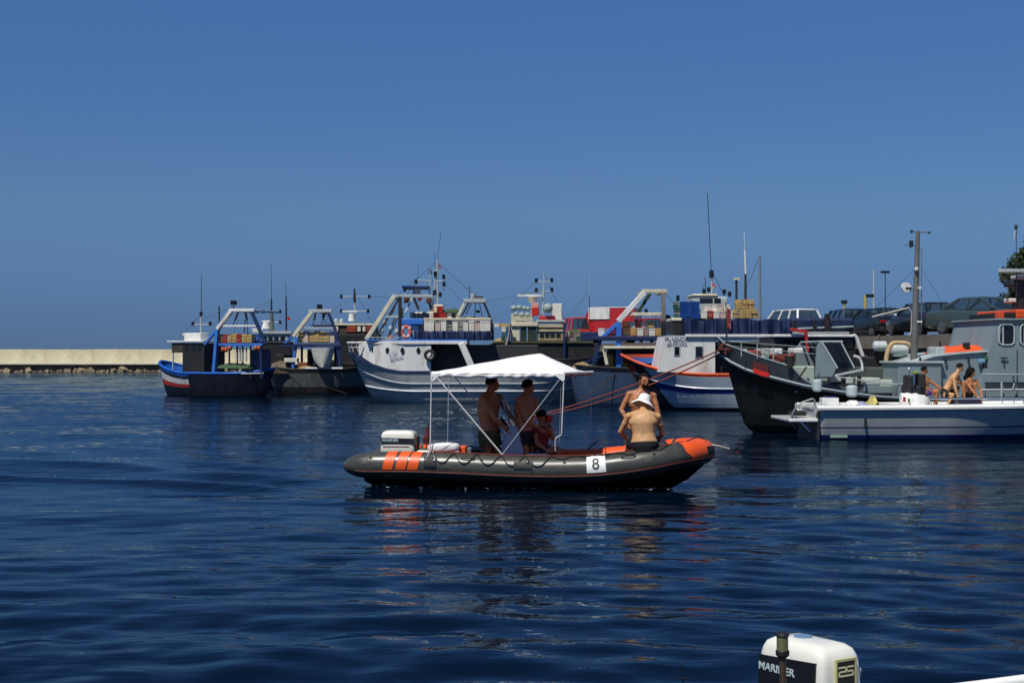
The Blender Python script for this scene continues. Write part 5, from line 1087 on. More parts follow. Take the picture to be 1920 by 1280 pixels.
# ================================================================ grey patrol boat
def boat_h():
    f = Fr(1345, 39.6, 5); Q = f.q; V = -1.95
    t = thing('patrol_boat', 'grey patrol boat with black-green hull, grey wheelhouse and tall steel mast', 'boat', f.o, f.rot)
    xb, xa = 0.0, 13.5; Lh = xa-xb
    # rub rail sheer from pixels
    pix = [(1345, 660, 0), (1375, 677, -.75), (1412, 694, -1.3), (1470, 710, -1.75), (1524, 724, V), (1590, 735, V), (1642, 742, V), (1684, 745, V), (1800, 751, V)]
    pts = [Q(*p) for p in pix]
    def zr(x):
        for a, b in zip(pts, pts[1:]):
            if x <= b.x: return a.z+(b.z-a.z)*max(0, (x-a.x))/(b.x-a.x)
        return pts[-1].z
    def zg(u): return zr(xa+(xb-xa)*u)
    hull(t, xa, xb, 3.9, zg, rake0=.2, rake1=1.0, full0=.08, full1=.34, wl=.80, zdeck=lambda u: zg(u)-.02, keel=-.7, mats=[BLKHULL, BLKHULL], bands=[(.9, 0), (1.01, 1)], rail=None,
         strakes=((.985, NGREY, .04), (.93, mat('grey_rub', col(104, 112, 112), .5), .028)), pow1=.8)
    def half(x):
        u = min(1, 1-x/Lh); a = 1.0
        if u > .66: a = max(0, 1-((u-.66)/.34)**2)**.8
        return 1.95*a
    # bulwark rising above the rub rail, ending in a down-curve
    topx = [(1359, 645), (1390, 656), (1425, 669), (1460, 680), (1486, 688), (1494, 697), (1504, 708), (1514, 715), (1521, 719)]
    for s_ in (-1, 1):
        P = [(.02, 0, zr(0)-.05, zr(0)+.42)]
        for px, py in topx:
            vv = -.3
            for _ in range(8): x = Q(px, py, vv).x; vv = -half(max(0, x))*.985
            p = Q(px, py, vv); P.append((p.x, s_*abs(vv), zr(p.x)-.05, p.z))
        m = MB(); strip(m, P, .05, inner=1 if s_ < 0 else -1); m.build('bulwark', mat('dark_bulwark', col(32, 40, 44), .5, var=.25, dirt=col(60, 44, 38), damt=.3), t, smooth=50)
        m = MB(); m.tube([Vector((p[0], p[1], p[3])) for p in P], .024, 8); m.build('bulwark_cap', NGREY, t, smooth=50)
        if s_ < 0: PB = P
    # red panel on the rail
    rp = []
    for px, y0_, y1_ in ((1413, 698, 672), (1428, 704, 676), (1442, 707, 690)):
        vv = -1.2
        for _ in range(8): x = Q(px, y0_, vv).x; vv = -half(x)*.985-.05
        a = Q(px, y0_, vv); rp.append((a.x, vv-.02, a.z, a.z+.12))
    m = MB(); strip(m, rp, .05, inner=-1); m.build('red_mark', mat('signal_red', col(206, 36, 26), .45, var=.1), t, smooth=50)
    m = MB(); strip(m, [(p[0], p[1]+.05, p[3], p[3]+.2) for p in rp], .03, inner=-1); m.build('red_mark', mat('dull_red', col(84, 28, 26), .6, var=.3), t, smooth=50)
    dz = zr(8)-.0
    fd = lambda px, py, v: Q(px, py, v)
    # foredeck locker plates and windshield frame
    zfd = zr(3.2)
    MB().span((Q(1490, 716, -1.2).x, -1.25, zr(3)-.05), (Q(1527, 686, -1.2).x, -.2, Q(0, 686, -1.2).z)).build('foredeck_locker', mat('pale_green_locker', col(162, 176, 160), .6, var=.2), t, bevel=.04)
    P = [Q(1529, 706, -1.3), Q(1532, 650, -1.3), Q(1540, 639, -1.3), Q(1580, 639, -1.3), Q(1618, 690, -1.3), Q(1612, 699, -1.3), Q(1560, 706, -1.3)]
    m = MB(); m.prism([(P[0].x, P[0].z), (P[1].x, P[1].z), (P[2].x, P[2].z), (Q(1549, 650, -1.3).x, Q(0, 650, -1.3).z), (Q(1568, 690, -1.3).x, Q(0, 690, -1.3).z), (P[6].x, P[6].z)], -1.3, -1.24); m.build('side_plate', NGREY, t)
    m = MB(); m.prism([(P[0].x, P[0].z), (P[1].x, P[1].z), (P[2].x, P[2].z), (Q(1549, 650, -1.3).x, Q(0, 650, -1.3).z), (Q(1568, 690, -1.3).x, Q(0, 690, -1.3).z), (P[6].x, P[6].z)], .6, .66); m.build('side_plate', NGREY, t)
    bars('windshield_frame', LGREY, t, [(Q(1540, 640, -1.3), Q(1570, 690, -1.3), .05), (Q(1576, 640, -1.3), Q(1602, 690, -1.3), .04), (Q(1540, 640, -1.3), Q(1580, 640, -1.3), .05), (Q(1565, 704, -1.35), Q(1618, 693, -1.35), .06), (Q(1540, 640, -1.27), Q(1540, 640, -1.27)+Vector((0, 1.9, 0)), .05)])
    m = MB(); m.prism([(Q(1544, 645, -1).x, Q(0, 642, -1).z), (Q(1578, 642, -1).x, Q(0, 642, -1).z), (Q(1604, 690, -1).x, Q(0, 690, -1).z), (Q(1572, 690, -1).x, Q(0, 690, -1).z)], -1.0, .5); m.build('companion_hood', GLASS, t)
    k = MB(); k.tube(curve_pts([Q(1601, 667, -1.35), Q(1611, 671, -1.35), Q(1616, 682, -1.35), Q(1617, 695, -1.35)], 5), .035, 8); k.build('grab_rail', WHITE, t, smooth=50)
    bars('rail_post', DARK, t, [(Q(1581, 724, -1.4), Q(1582, 704, -1.4), .11), (Q(1611, 730, -1.4), Q(1611, 704, -1.4), .09), (Q(1497, 710, -1.4), Q(1512, 688, -1.4), .04), (Q(1480, 690, -1.4), Q(1481, 678, -1.4), .12)])
    # deck gear strip
    pal = mat('pale_deck_box', col(186, 196, 184), .6, var=.2)
    for x0_, x1_, y0_, y1_, mm in ((1556, 1577, 716, 706, pal), (1585, 1603, 720, 707, pal), (1617, 1650, 722, 708, pal), (1650, 1681, 727, 712, pal), (1619, 1683, 738, 722, NGREY)):
        a, b = Q(x0_, y0_, -1.0), Q(x1_, y1_, -1.0); MB().span((a.x, -1.05, a.z), (b.x, .3, b.z)).build('deck_box', mm, t, bevel=.03)
    a, b = Q(1530, 730, -1.1), Q(1684, 720, -1.1); MB().span((a.x, -1.0, a.z-.3), (b.x, 1.2, b.z)).build('coaming', mat('coaming_grey', col(84, 96, 98), .6, var=.2), t, bevel=.04)
    bars('hand_rail', LGREY, t, [(Q(1566, 706, -1.5), Q(1683, 722, -1.5), .035), (Q(1617, 715, -1.5), Q(1720, 722, -1.5), .03)], round_=True)
    # bow rails and clutter on the foredeck
    for px in (1390, 1420, 1450, 1480, 1530, 1560):
        a = Q(px, 668+max(0, (px-1400))*.22, -.9); bars('stanchion', LGREY, t, [(a, a+Vector((0, 0, .42)), .025)], round_=True)
    bars('life_line', LGREY, t, [(Q(1366, 640, -.5), Q(1535, 652, -.8), .015), (Q(1366, 648, -.5), Q(1535, 664, -.8), .012)], round_=True)
    for x0_, x1_, y0_, y1_, mm in ((1392, 1402, 666, 654, LGREY), (1401, 1426, 668, 656, mat('faded_red_gear', col(170, 84, 74), .7, var=.3)), (1427, 1443, 672, 653, pal), (1452, 1467, 666, 653, WHITE), (1447, 1490, 680, 664, mat('rust_red_gear', col(128, 58, 46), .8, var=.4)), (1466, 1490, 690, 678, mat('khaki_gear', col(140, 136, 104), .8, var=.3)), (1488, 1506, 663, 652, WHITE)):
        a, b = Q(x0_, y0_, -.5), Q(x1_, y1_, -.5); MB().span((a.x, -.55, a.z), (b.x, .1, b.z)).build('foredeck_gear', mm, t, bevel=.04)
    m = MB(); m.cyl(Q(1480, 684, -.9), .13, .5, 'z', 12); m.build('windlass', DARK, t, smooth=40)
    # deckhouse: long grey house rising to the right, with wheelhouse
    xw = Q(1854, 660, -1.35).x
    a = Q(1684, 681, -1.5); b = Q(1766, 745, -1.5)
    MB().span((a.x, -1.5, b.z-.2), (b.x, -.2, a.z)).build('side_locker', NGREY, t, bevel=.03); MB().span((a.x-.05, -1.55, a.z+.002), (b.x+.05, -.15, a.z+.06)).build('locker_lid', LGREY, t, bevel=.01)
    P = [Q(1710, 752, -1.35), Q(1714, 680, -1.35), Q(1750, 668, -1.35), Q(1800, 663, -1.35), Q(1856, 660, -1.35), Q(1856, 752, -1.35)]
    m = MB(); m.prism([(p.x, p.z) for p in P], -1.35, 1.4); m.build('deckhouse', NGREY, t, bevel=.05)
    P2 = [Q(1714, 681, -1.4), Q(1750, 669, -1.4), Q(1800, 663.5, -1.4), Q(1856, 659.5, -1.4)]
    for a, b in zip(P2, P2[1:]):
        m = MB(); m.add([(a.x, -1.42, a.z), (b.x, -1.42, b.z), (b.x, 1.42, b.z), (a.x, 1.42, a.z), (a.x, -1.42, a.z+.045), (b.x, -1.42, b.z+.045), (b.x, 1.42, b.z+.045), (a.x, 1.42, a.z+.045)], [(3, 2, 1, 0), (4, 5, 6, 7), (0, 1, 5, 4), (1, 2, 6, 5), (2, 3, 7, 6), (3, 0, 4, 7)]); m.build('house_roof', LGREY, t)
    for px in (1725, 1773, 1816): a = Q(px, 681, -1.42); bars('roof_bracket', DSTEEL, t, [(a, a+Vector((0, -.02, .16)), .05)])
    # wheelhouse
    z_ = lambda y: Q(1900, y, -1.5).z
    xl, xt = Q(1855, 660, -1.5).x, Q(1871, 602, -1.5).x; xr = Q(1960, 650, -1.5).x
    wins = []
    m = MB()
    # side wall with two window openings: built of panels round them
    def xs(y): return xl+(xt-xl)*(660-y)/58.0
    X = {k_: Q(k_, 650, -1.5).x for k_ in (1873, 1876, 1903, 1909, 1912, 1937)}
    sill, head = 648, 607
    def quadp(m, a, b, c, d): m.prism([a, b, c, d], -1.5, -1.42)
    quadp(m, (xs(752), z_(752)), (xr, z_(752)), (xr, z_(sill)), (xs(sill), z_(sill)))
    quadp(m, (xs(head), z_(head)), (xr, z_(head)), (xr, z_(601)), (xs(602), z_(601)))
    quadp(m, (xs(sill), z_(sill)), (X[1873]-.02, z_(sill)), (Q(1880, 620, -1.5).x, z_(head)), (xs(head), z_(head)))
    quadp(m, (X[1903], z_(sill)), (X[1912], z_(sill)), (X[1912], z_(head)), (X[1903], z_(head)))
    quadp(m, (X[1937], z_(sill)), (xr, z_(sill)), (xr, z_(head)), (X[1937], z_(head)))
    m.build('side_wall', NGREY, t)
    m = MB(); m.prism([(xs(752), z_(752)), (xr, z_(752)), (xr, z_(601)), (xs(602), z_(601))], 1.35, 1.45); m.build('side_wall', NGREY, t)
    m = MB(); m.add([(xs(752), -1.42, z_(752)), (xs(602), -1.42, z_(601)), (xs(602), 1.4, z_(601)), (xs(752), 1.4, z_(752)), (xs(752)+.06, -1.42, z_(752)), (xs(602)+.06, -1.42, z_(601)), (xs(602)+.06, 1.4, z_(601)), (xs(752)+.06, 1.4, z_(752))], [(0, 1, 2, 3), (7, 6, 5, 4), (0, 4, 5, 1), (1, 5, 6, 2), (2, 6, 7, 3), (3, 7, 4, 0)]); m.build('front_wall', NGREY, t)
    for a_, b_ in ((X[1873]-.02, X[1903]), (X[1912], X[1937])):
        w_ = MB(); cx = (a_+b_)/2; hw = (b_-a_)/2; cz = (z_(sill)+z_(head))/2; hh = (z_(head)-z_(sill))/2; pr = []
        for k_ in range(24):
            a0 = 2*PI*k_/24; e = lambda q: math.copysign(abs(q)**.42, q); pr.append(Vector((cx+e(math.cos(a0))*(hw-.02), -1.51, cz+e(math.sin(a0))*(hh-.02))))
        w_.tube(pr, .022, 6, closed=True); wo_ = w_.build('window', LGREY, t, smooth=50)
        MB().span((a_, -1.475, z_(sill)), (b_, -1.455, z_(head))).build('pane', GLASS, wo_); bars('mullion', LGREY, wo_, [(Vector((a_+.14, -1.49, z_(sill))), Vector((a_+.14, -1.49, z_(head))), .035)])
    MB().span((xs(602)-.1, -1.58, z_(601)), (xr, 1.5, z_(597))).build('wheelhouse_roof', NGREY, t, bevel=.03)
    MB().span((Q(1871, 597, -1.4).x, -1.45, z_(597)), (Q(1882, 584, -1.4).x, -1.2, z_(584))).build('orange_dodger', ORANGE, t, bevel=.02)
    a, b = Q(1882, 596, -1.35), Q(1906, 586, -1.35); MB().span((a.x, -1.4, z_(597)), (b.x, 1.0, b.z)).build('dark_hatch', DARK, t, bevel=.02)
    a, b = Q(1906, 596, -1.45), Q(1960, 580, -1.45); MB().span((a.x, -1.45, z_(597)), (b.x, 1.2, b.z)).build('orange_dodger', ORANGE, t, bevel=.04)
    # ports, vents, rails on the walls
    for x0_, x1_ in ((1848, 1880), (1882, 1904), (1906, 1925)):
        a, b = Q(x0_, 727, -1.52), Q(x1_, 716.5, -1.52); MB().span((a.x, -1.52, a.z), (b.x, -1.49, b.z)).build('vent_opening', mat('painted_vent_shadow', col(40, 56, 58), .7), t)  # solid dark slabs; shadow inside the openings is painted by their colour
    bars('door_seam', mat('seam_grey', col(74, 88, 92), .6), t, [(Q(1847, 745, -1.51), Q(1847, 672, -1.38), .03), (Q(1907, 745, -1.51), Q(1907, 655, -1.51), .03)])
    bars('hand_rail', LGREY, t, [(Q(1844, 701, -1.62), Q(1960, 702, -1.62), .03), (Q(1835, 731, -1.62), Q(1960, 730, -1.62), .06)], round_=True)
    bars('rail_bracket', DSTEEL, t, [(Q(x, 672, -1.56), Q(x, 680, -1.56), .04) for x in (1882,)]+[(Q(1876, 671, -1.55), Q(1890, 671, -1.55), .03), (Q(1900, 709, -1.55), Q(1900, 705, -1.55), .04)])
    bars('rail_post', LGREY, t, [(Q(1878, 752, -1.66), Q(1878, 716, -1.66), .05), (Q(1899, 730, -1.66), Q(1902, 718, -1.66), .04)], round_=True)
    MB().span((Q(1836, 680, -1.5).x, -1.5, Q(0, 680, -1.5).z), (Q(1848, 674, -1.5).x, -1.4, Q(0, 673, -1.5).z)).build('nav_light', mat('nav_blue_white', col(120, 170, 210), .4), t, bevel=.02)
    MB().span((Q(1848, 676, -1.5).x, -1.52, Q(0, 676, -1.5).z), (Q(1853, 668, -1.5).x, -1.42, Q(0, 668, -1.5).z)).build('nav_light', mat('nav_green', col(60, 110, 56), .4), t, bevel=.02)
    a = Q(1849, 682, -1.5); MB().span((a.x-.04, -1.5, Q(0, 690, -1.5).z), (a.x+.04, -1.38, Q(0, 677, -1.5).z)).build('lamp_bracket', DSTEEL, t)
    # orange canvas and box on the roof
    k = MB(); rings = []
    for i in range(15):
        s_ = i/14; px = 1768+86*s_; top = 662-15*min(1, s_*2.2)+(3 if i in (7, 8) else 0)*1.0-(1.5 if i in (3, 11) else 0); bot = 667-8*s_*1.0
        a, b = Q(px, bot, -1.0), Q(px, top, -1.0); h_ = b.z-a.z; rings.append([(a.x, -1.0, a.z), (a.x, -.95, a.z+h_*.6), (a.x, -.6, a.z+h_*(.96+.05*math.sin(i*2.1))), (a.x, .3, a.z+h_*(.94+.06*math.sin(i*1.3))), (a.x, .9, a.z+h_*.5), (a.x, 1.0, a.z)])
    k.loft(rings); o = k.build('orange_canvas', OCLOTH, None, smooth=30); o.location = f.o; o.rotation_euler = (0, 0, f.rot); tag(o, 'rumpled bright orange canvas lying on the patrol boat roof', 'canvas')
    a, b = Q(1755, 661, -.9), Q(1773, 650, -.9); MB().span((a.x, -.9, a.z-.1), (b.x, -.2, b.z)).build('roof_box', LGREY, t, bevel=.04)
    bars('roof_post', DSTEEL, t, [(Q(1763, 650, -.5), Q(1763, 640, -.5), .05), (Q(1812, 652, -.9), Q(1812, 642, -.9), .16, RUBBER)])
    # mast
    m = MB(); m.tube([Q(1713, 680, -.8), Q(1717, 560, -.8), Q(1721, 434, -.8)], [.098, .085, .055], 10); m.build('mast', mat('mast_steel', col(112, 112, 106), .5, var=.2, metal=.2), t, smooth=50)
    bars('mast_stay', STEEL, t, [(Q(1727.5, 620, -.8), Q(1728, 468, -.8), .03), (Q(1724, 468, -.8), Q(1728, 468, -.8), .03), (Q(1715, 674, -.5), Q(1726, 620, -.6), .025)], round_=True)
    bars('yard', STEEL, t, [(Q(1709, 434.5, -.8), Q(1743, 435.5, -.8), .035), (Q(1695.5, 459.5, -.8), Q(1717, 460, -.8), .025)], round_=True)
    MB().span((Q(1705.5, 463, -.8).x, -.85, Q(0, 463, -.8).z), (Q(1711.5, 451, -.8).x, -.75, Q(0, 451, -.8).z)).build('anemometer', DSTEEL, t, bevel=.01); bars('yard', STEEL, t, [(Q(1706.5, 466, -.8), Q(1707, 460, -.8), .03)])
    MB().span((Q(1707.5, 436, -.8).x, -.83, Q(0, 437, -.8).z), (Q(1711, 433, -.8).x, -.77, Q(0, 431.5, -.8).z)).build('mast_light', DGREEN, t); MB().span((Q(1741, 437, -.8).x, -.83, Q(0, 438, -.8).z), (Q(1744, 434, -.8).x, -.77, Q(0, 434, -.8).z)).build('mast_light', DGREEN, t)
    MB().box(Q(1718, 504, -.92), (.09, .08, .09)).build('mast_light', WHITE, t, bevel=.015)
    bars('lamp_arm', STEEL, t, [(Q(1704, 541, -.8), Q(1727, 540, -.8), .045)], round_=True); MB().box(Q(1724, 540, -.88), (.1, .08, .06)).build('clamp', WHITE, t, bevel=.01)
    m = MB(); m.cyl(Q(1698.5, 538.5, -.85), .13, .1, 'y', 18, r2=.13); m.build('search_light', WHITE, t, smooth=40); m = MB(); m.cyl(Q(1702, 541, -.84), .07, .16, 'x', 12); m.build('lamp_housing', DSTEEL, t, smooth=40)
    MB().box(Q(1724, 603, -.9), (.14, .05, .045)).build('clamp', WHITE, t)
    bars('rigging', DSTEEL, t, [(Q(1716, 504, -.8), Q(1628, 590, .4), .01), (Q(1729, 505, -.8), Q(1786, 600, .6), .008)], round_=True)
    # radar mast over the wheelhouse, mostly beyond the frame
    bars('radar_platform', LGREY, t, [(Q(1872, 507.5, -.6), Q(1960, 507.5, -.6), .09), (Q(1872, 507.5, .6), Q(1960, 507.5, .6), .09), (Q(1886, 508.5, 0), Q(1960, 508.5, 0), .14, STEEL)])
    bars('radar_mast', DSTEEL, t, [(Q(1914, 598, -.2), Q(1912, 512, -.2), .22), (Q(1898, 520, -.2), Q(1960, 530, -.2), .12), (Q(1901, 545, -.2), Q(1916, 543, -.2), .07)])
    MB().span((Q(1895, 537, -.3).x, -.3, Q(0, 537, -.3).z), (Q(1914, 525, -.3).x, .2, Q(0, 525, -.3).z)).build('radar_gearbox', DSTEEL, t, bevel=.04)
    MB().span((Q(1905, 524, -.5).x, -.5, Q(0, 524, -.5).z), (Q(1945, 516, -.5).x, -.1, Q(0, 516, -.5).z)).build('radar_scanner', LGREY, t, bevel=.04)
    bars('antenna', LGREY, t, [(Q(1901.5, 448, -.5), Q(1904, 429, -.5), .05)], round_=True); bars('antenna', DSTEEL, t, [(Q(1906, 570, -.5), Q(1905.5, 424, -.5), .022)], round_=True); MB().cyl(Q(1905, 426, -.5), .05, .12, 'z', 8).build('antenna_tip', DGREEN, t)
    a, b = Q(1893, 567, -.4), Q(1906, 559, -.4); MB().span((a.x, -.4, a.z), (b.x, 0, b.z)).build('horn', WHITE, t, bevel=.03); bars('post', DSTEEL, t, [(Q(1900, 597, -.3), Q(1900, 566, -.3), .07)])
    # fenders over the side, buoys and hose on deck
    fm = mat('grey_fender', col(168, 184, 186), .45, var=.1, dirt=col(120, 126, 124), damt=.4)
    fender(f.W(Q(1532, 722.5, V-.2)), .125, .33, fm, 'cylindrical pale grey fender hanging nearest to the bow', 'fenders on the grey patrol boat')
    fender(f.W(Q(1597, 733, V-.2)), .155, .32, fm, 'cylindrical pale grey fender hanging second from the bow', 'fenders on the grey patrol boat')
    bars('lashing', ROPE, t, [(Q(1532, 712, V-.1), Q(1536, 700, -1.5), .03), (Q(1597, 724, V-.1), Q(1603, 708, -1.5), .03)], round_=True)
    wb = mat('white_grey_buoy', col(188, 200, 196), .45, var=.12)
    for px, py, r_, lb in ((1650, 649, .15, 'smaller pale grey fender standing left of the tan hose'), (1686, 655, .19, 'larger pale grey fender lying inside the arch of tan hose')):
        o = fender(f.W(Q(px, py, .4)), r_, r_*2.7, wb, lb, axis='x'); o.rotation_euler = (0, 0, f.rot)
    k = MB(); k.tube(curve_pts([Q(1661, 684, -.1), Q(1663, 664, -.1), Q(1672, 645, -.1), Q(1688, 642.5, -.1), Q(1703, 645, -.1), Q(1712, 655, -.1)], 6), .062, 10); o = k.build('hose', mat('tan_hose', col(196, 166, 122), .7, var=.25), None, smooth=60); o.location = f.o; o.rotation_euler = (0, 0, f.rot); tag(o, 'tan hose arching over a pale grey fender on the patrol boat', 'hose')
    o = net_heap(f, Q, (1655, 1681, 676, 690), -.1, mat('brown_rope_heap', col(96, 66, 44), .9, var=.5, bump=.9), 'brown coil of rope heaped below the tan hose', .6)
    MB().span((Q(1625, 706, -.3).x, -.3, zr(7.5)), (Q(1712, 690, -.3).x, 1.3, Q(0, 688, -.3).z)).build('trunk_cabin', mat('grey_green_house', col(72, 80, 74), .7, var=.3), t, bevel=.05)  # dull grey-green house colour
    MB().span((Q(1625, 690, .4).x, .5, Q(0, 692, .4).z), (Q(1712, 660, .4).x, 1.4, Q(0, 668, .4).z)).build('gear_rack', DARK, t, bevel=.05)
    return f, zr
FH, ZRH = boat_h()
# mooring ropes running from the patrol boat bow down to the left
def ropes():
    b = FH.W(FH.q(1352, 655, -.2)); e1 = wat(1036, 41, CAM.z+(HZ-771)*41/F); e2 = wat(1060, 41.6, CAM.z+(HZ-770)*41.6/F)
    for (a, e, dr, lb) in ((b, e1, .10, 'upper of two long reddish mooring ropes from the grey bow'), (b+Vector((0, .05, -.1)), e2, .16, 'lower of two long reddish mooring ropes from the grey bow')):
        m = MB(); far_ = e+(e-a)*.9; far_.z = -.6
        pts = sag(a, e, dr, 22)+[e.lerp(far_, k/6) for k in range(1, 7)]
        m.tube(pts, .022, 6); o = m.build('mooring_rope', RROPE, None, smooth=60); tag(o, lb, 'rope', 'mooring ropes of the patrol boat')
    k = MB()
    for i in range(5): k.torus(b+Vector((.05+i*.03, -.03, .02*math.sin(i))), .12+.01*i, .024, 'y' if i % 2 else 'z', 16, 6)
    o = k.build('rope_coil', mat('dark_red_rope', col(100, 44, 36), .9), None, smooth=60); tag(o, 'dark reddish coil of rope wound at the tip of grey bow', 'rope')
    m = MB(); m.tube(sag(wat(1088, 60, 0.3), wat(1160, 60.6, 1.5), .08, 8), .018, 6); o = m.build('mooring_rope', mat('dull_brown_rope', col(84, 62, 46), .9), None); tag(o, 'short faded rope beside the blue gantry leg', 'rope')
ropes()
# ================================================================ white speedboat with swim platform
def boat_i():
    f = Fr(1512, 36.3, 1.5); Q = f.q; V = -1.2
    t = thing('speedboat', 'long white speedboat with swim platform and blue stripe beside the patrol boat', 'boat', f.o, f.rot)
    x0 = 0.0; x1 = 8.4
    zc = Q(1600, 768, V).z
    def zg(u): return zc+.10*u*u
    SB = mat('speedboat_side', col(180, 184, 184), .18, var=.08, dirt=col(120, 136, 150), damt=.35, coat=.5, streak=3, bump=.05)
    SS = mat('speedboat_stripe', col(60, 78, 110), .3, var=.1); SBL = mat('speedboat_blue', col(28, 48, 104), .3, var=.1); ANT = mat('antifoul', col(30, 40, 60), .7, var=.3)
    hull(t, x0, x1, 2.4, zg, rake0=.05, rake1=1.6, full0=.02, full1=.6, wl=.80, zdeck=zc-.02, keel=-.35, mats=[ANT, SBL, SB, SS, SB], bands=[(.06, 0), (.2, 1), (.40, 2), (.45, 3), (1.01, 4)], rail=None, thick=.05, pow0=.12)
    # broad white gunwale cap
    def b_(x):
        u = x/x1; a = 1.0
        if u > .4: a = max(0, 1-((u-.4)/.6)**2)**.9
        return 1.2*a
    xs = [k*.28 for k in range(31)]; loop = []
    xs = [-.02]+xs[1:]
    m = MB(); o_, i_ = [], []
    sec = lambda x, s_: [(x, s_*(b_(x)+.05), zg(x/x1)+.0), (x, s_*(b_(x)+.055), zg(x/x1)+.05), (x, s_*(b_(x)+.01), zg(x/x1)+.09), (x, s_*(max(0, b_(x)-.22)), zg(x/x1)+.11), (x, s_*(max(0, b_(x)-.26)), zg(x/x1)-.1)]
    for s_ in (-1, 1):
        m.loft([sec(x, s_) for x in xs], closed=True)
    m.build('gunwale_cap', GEL, t, smooth=50)
    m = MB(); m.prism([(-.02, zc+.07), (-.02, zc-.0), (.22, zc-.0), (.22, zc+.10)], -1.2, 1.2); m.build('stern_cap', GEL, t, bevel=.02)
    MB().span((.02, -1.12, -.1), (.06, 1.12, zc)).build('transom', mat('dark_transom', col(44, 46, 50), .5), t)
    # swim platform
    a, b = Q(1480, 791, V+.1), Q(1548, 784.5, V+.1); MB().span((a.x, -1.1, a.z), (b.x, 1.1, b.z)).build('swim_platform', GEL, t, bevel=.02)
    bars('platform_strut', CHROME, t, [(Vector((-.1, s_*.8, a.z-.25)), Vector((-.35, s_*.8, a.z)), .04) for s_ in (-1, 1)])
    k = MB(); k.tube(curve_pts([Q(1484, 784, -1.0), Q(1487, 772, -1.0), Q(1500, 757, -1.0), Q(1516, 750, -1.0), Q(1526, 748, -1.0), Q(1528, 760, -1.0)], 6), .022, 8); k.build('boarding_rail', STEEL, t, smooth=50)
    k = MB(); k.tube(curve_pts([Q(1484, 784, -.8), Q(1488, 770, -.8), Q(1502, 756, -.8), Q(1524, 748, -.8), Q(1528, 760, -.8)], 6), .02, 8); k.build('boarding_rail', STEEL, t, smooth=50)
    for px in (1486, 1493): MB().cyl(Q(px, 783, -1.0), .035, .06, 'z', 10).build('rail_foot', CHROME, t)
    for x in (-.28,): MB().box((x, -.2, zc-.12), (.35, .5, .12)).build('ladder', RUBBER, t, bevel=.03)
    MB().span((.35, -.95, zc-.05), (2.2, .95, zc+.10)).build('sun_pad', GEL, t, bevel=.05)
    # stern decal, fittings on the side
    a, b = Q(1560, 816, V), Q(1592, 811.5, V); MB().span((a.x, -1.045, .09), (b.x, -1.0, .15)).build('waterline_mark', mat('pale_green_mark', col(150, 176, 150), .6), t)
    MB().box((1.2, -1.13, .47), (.06, .03, .2)).build('exhaust', DSTEEL, t)
    # cockpit edge, windscreen rail
    z0 = zc+.10
    ra = [Q(1740, 747, -.95), Q(1800, 746.5, -.95), Q(1860, 746, -.95), Q(1960, 746, -.95)]
    m = MB(); m.tube(ra, .02, 8); m.build('side_rail', CHROME, t, smooth=50)
    for px in (1745, 1793, 1840, 1878, 1900, 1918): a = Q(px, 746.5, -.95); bars('stanchion', CHROME, t, [(a, Vector((a.x+.03, -.95, z0)), .022)], round_=True)
    a, b = Q(1800, 758, -.6), Q(1838, 748, -.6); MB().span((a.x, -.6, z0-.1), (b.x, .4, b.z)).build('bow_locker', mat('navy_cushion', col(24, 30, 56), .8, var=.2), t, bevel=.04)
    MB().span((2.3, -.9, zc-.1), (6.4, .9, zc+.05)).build('cockpit_sole', GEL, t)
    # seats
    st = mat('dark_seat', col(34, 32, 36), .6, var=.2)
    for x0_, x1_, yt in ((1700, 1712, 703), (1719, 1733, 700)):
        a, b = Q(x0_, 742, -.3), Q(x1_, yt, -.3); o = MB(); o.box(((a.x+b.x)/2, -.2, (a.z+b.z)/2), (b.x-a.x, .5, b.z-a.z)); oo = o.build('seat_back', st, t, bevel=.05)
    a, b = Q(1702, 742, -.3), Q(1734, 722, -.3); MB().span((a.x, -.45, z0-.1), (b.x, .3, b.z)).build('seat_base', st, t, bevel=.05)
    bars('seat_rail', CHROME, t, [(Q(1714, 722, -.5), Q(1714, 703, -.5), .05), (Q(1705, 692, -.4), Q(1705, 703, -.4), .03)], round_=True)
    MB().ell(Q(1705, 691, -.4), (.04, .04, .04)).build('rail_knob', CHROME, t, smooth=60); a, b = Q(1712, 700, -.4), Q(1722, 696, -.4); MB().span((a.x, -.45, a.z), (b.x, -.3, b.z)).build('green_clip', mat('lime', col(130, 170, 50), .6), t, bevel=.01)
    # things lying on the boat
    a, b = Q(1541, 757, -.6), Q(1572, 745, -.6); z1 = zc+.10
    c = thing('cool_box', 'white cool box with blue lid on the stern of white speedboat', 'cool box', f.W(((a.x+b.x)/2, -.5, z1)), f.rot)
    MB().box((0, 0, .09), (.42, .32, .18)).build('body', GEL, c, bevel=.02); MB().box((.02, 0, .195), (.28, .26, .035)).build('lid', SBL, c, bevel=.012)
    def tw(px0, px1, py0, py1, mm, lb, nm='towel', cat='towel', v=-.55):
        a, b = Q(px0, py0, v), Q(px1, py1, v); k = MB(); rows = []; n = 16; L_ = b.x-a.x; H_ = max(.05, b.z-z1)
        for i in range(n+1):
            u = i/n; rows.append([(L_*(u-.5), y_-.0, max(0.01, H_*(.55+.45*math.sin(u*7+y_*5+px0))*min(1, 6*u, 6*(1-u))*(1 if abs(y_) < .2 else .35))) for y_ in (-.3, -.22, -.1, 0, .1, .22, .3)])
        k.loft(rows, closed=False); o = k.build(nm, mm, None, smooth=60); s = o.modifiers.new('thickness', 'SOLIDIFY'); s.thickness = .012; o.location = f.W(((a.x+b.x)/2, v, z1)); o.rotation_euler = (0, 0, f.rot); tag(o, lb, cat)
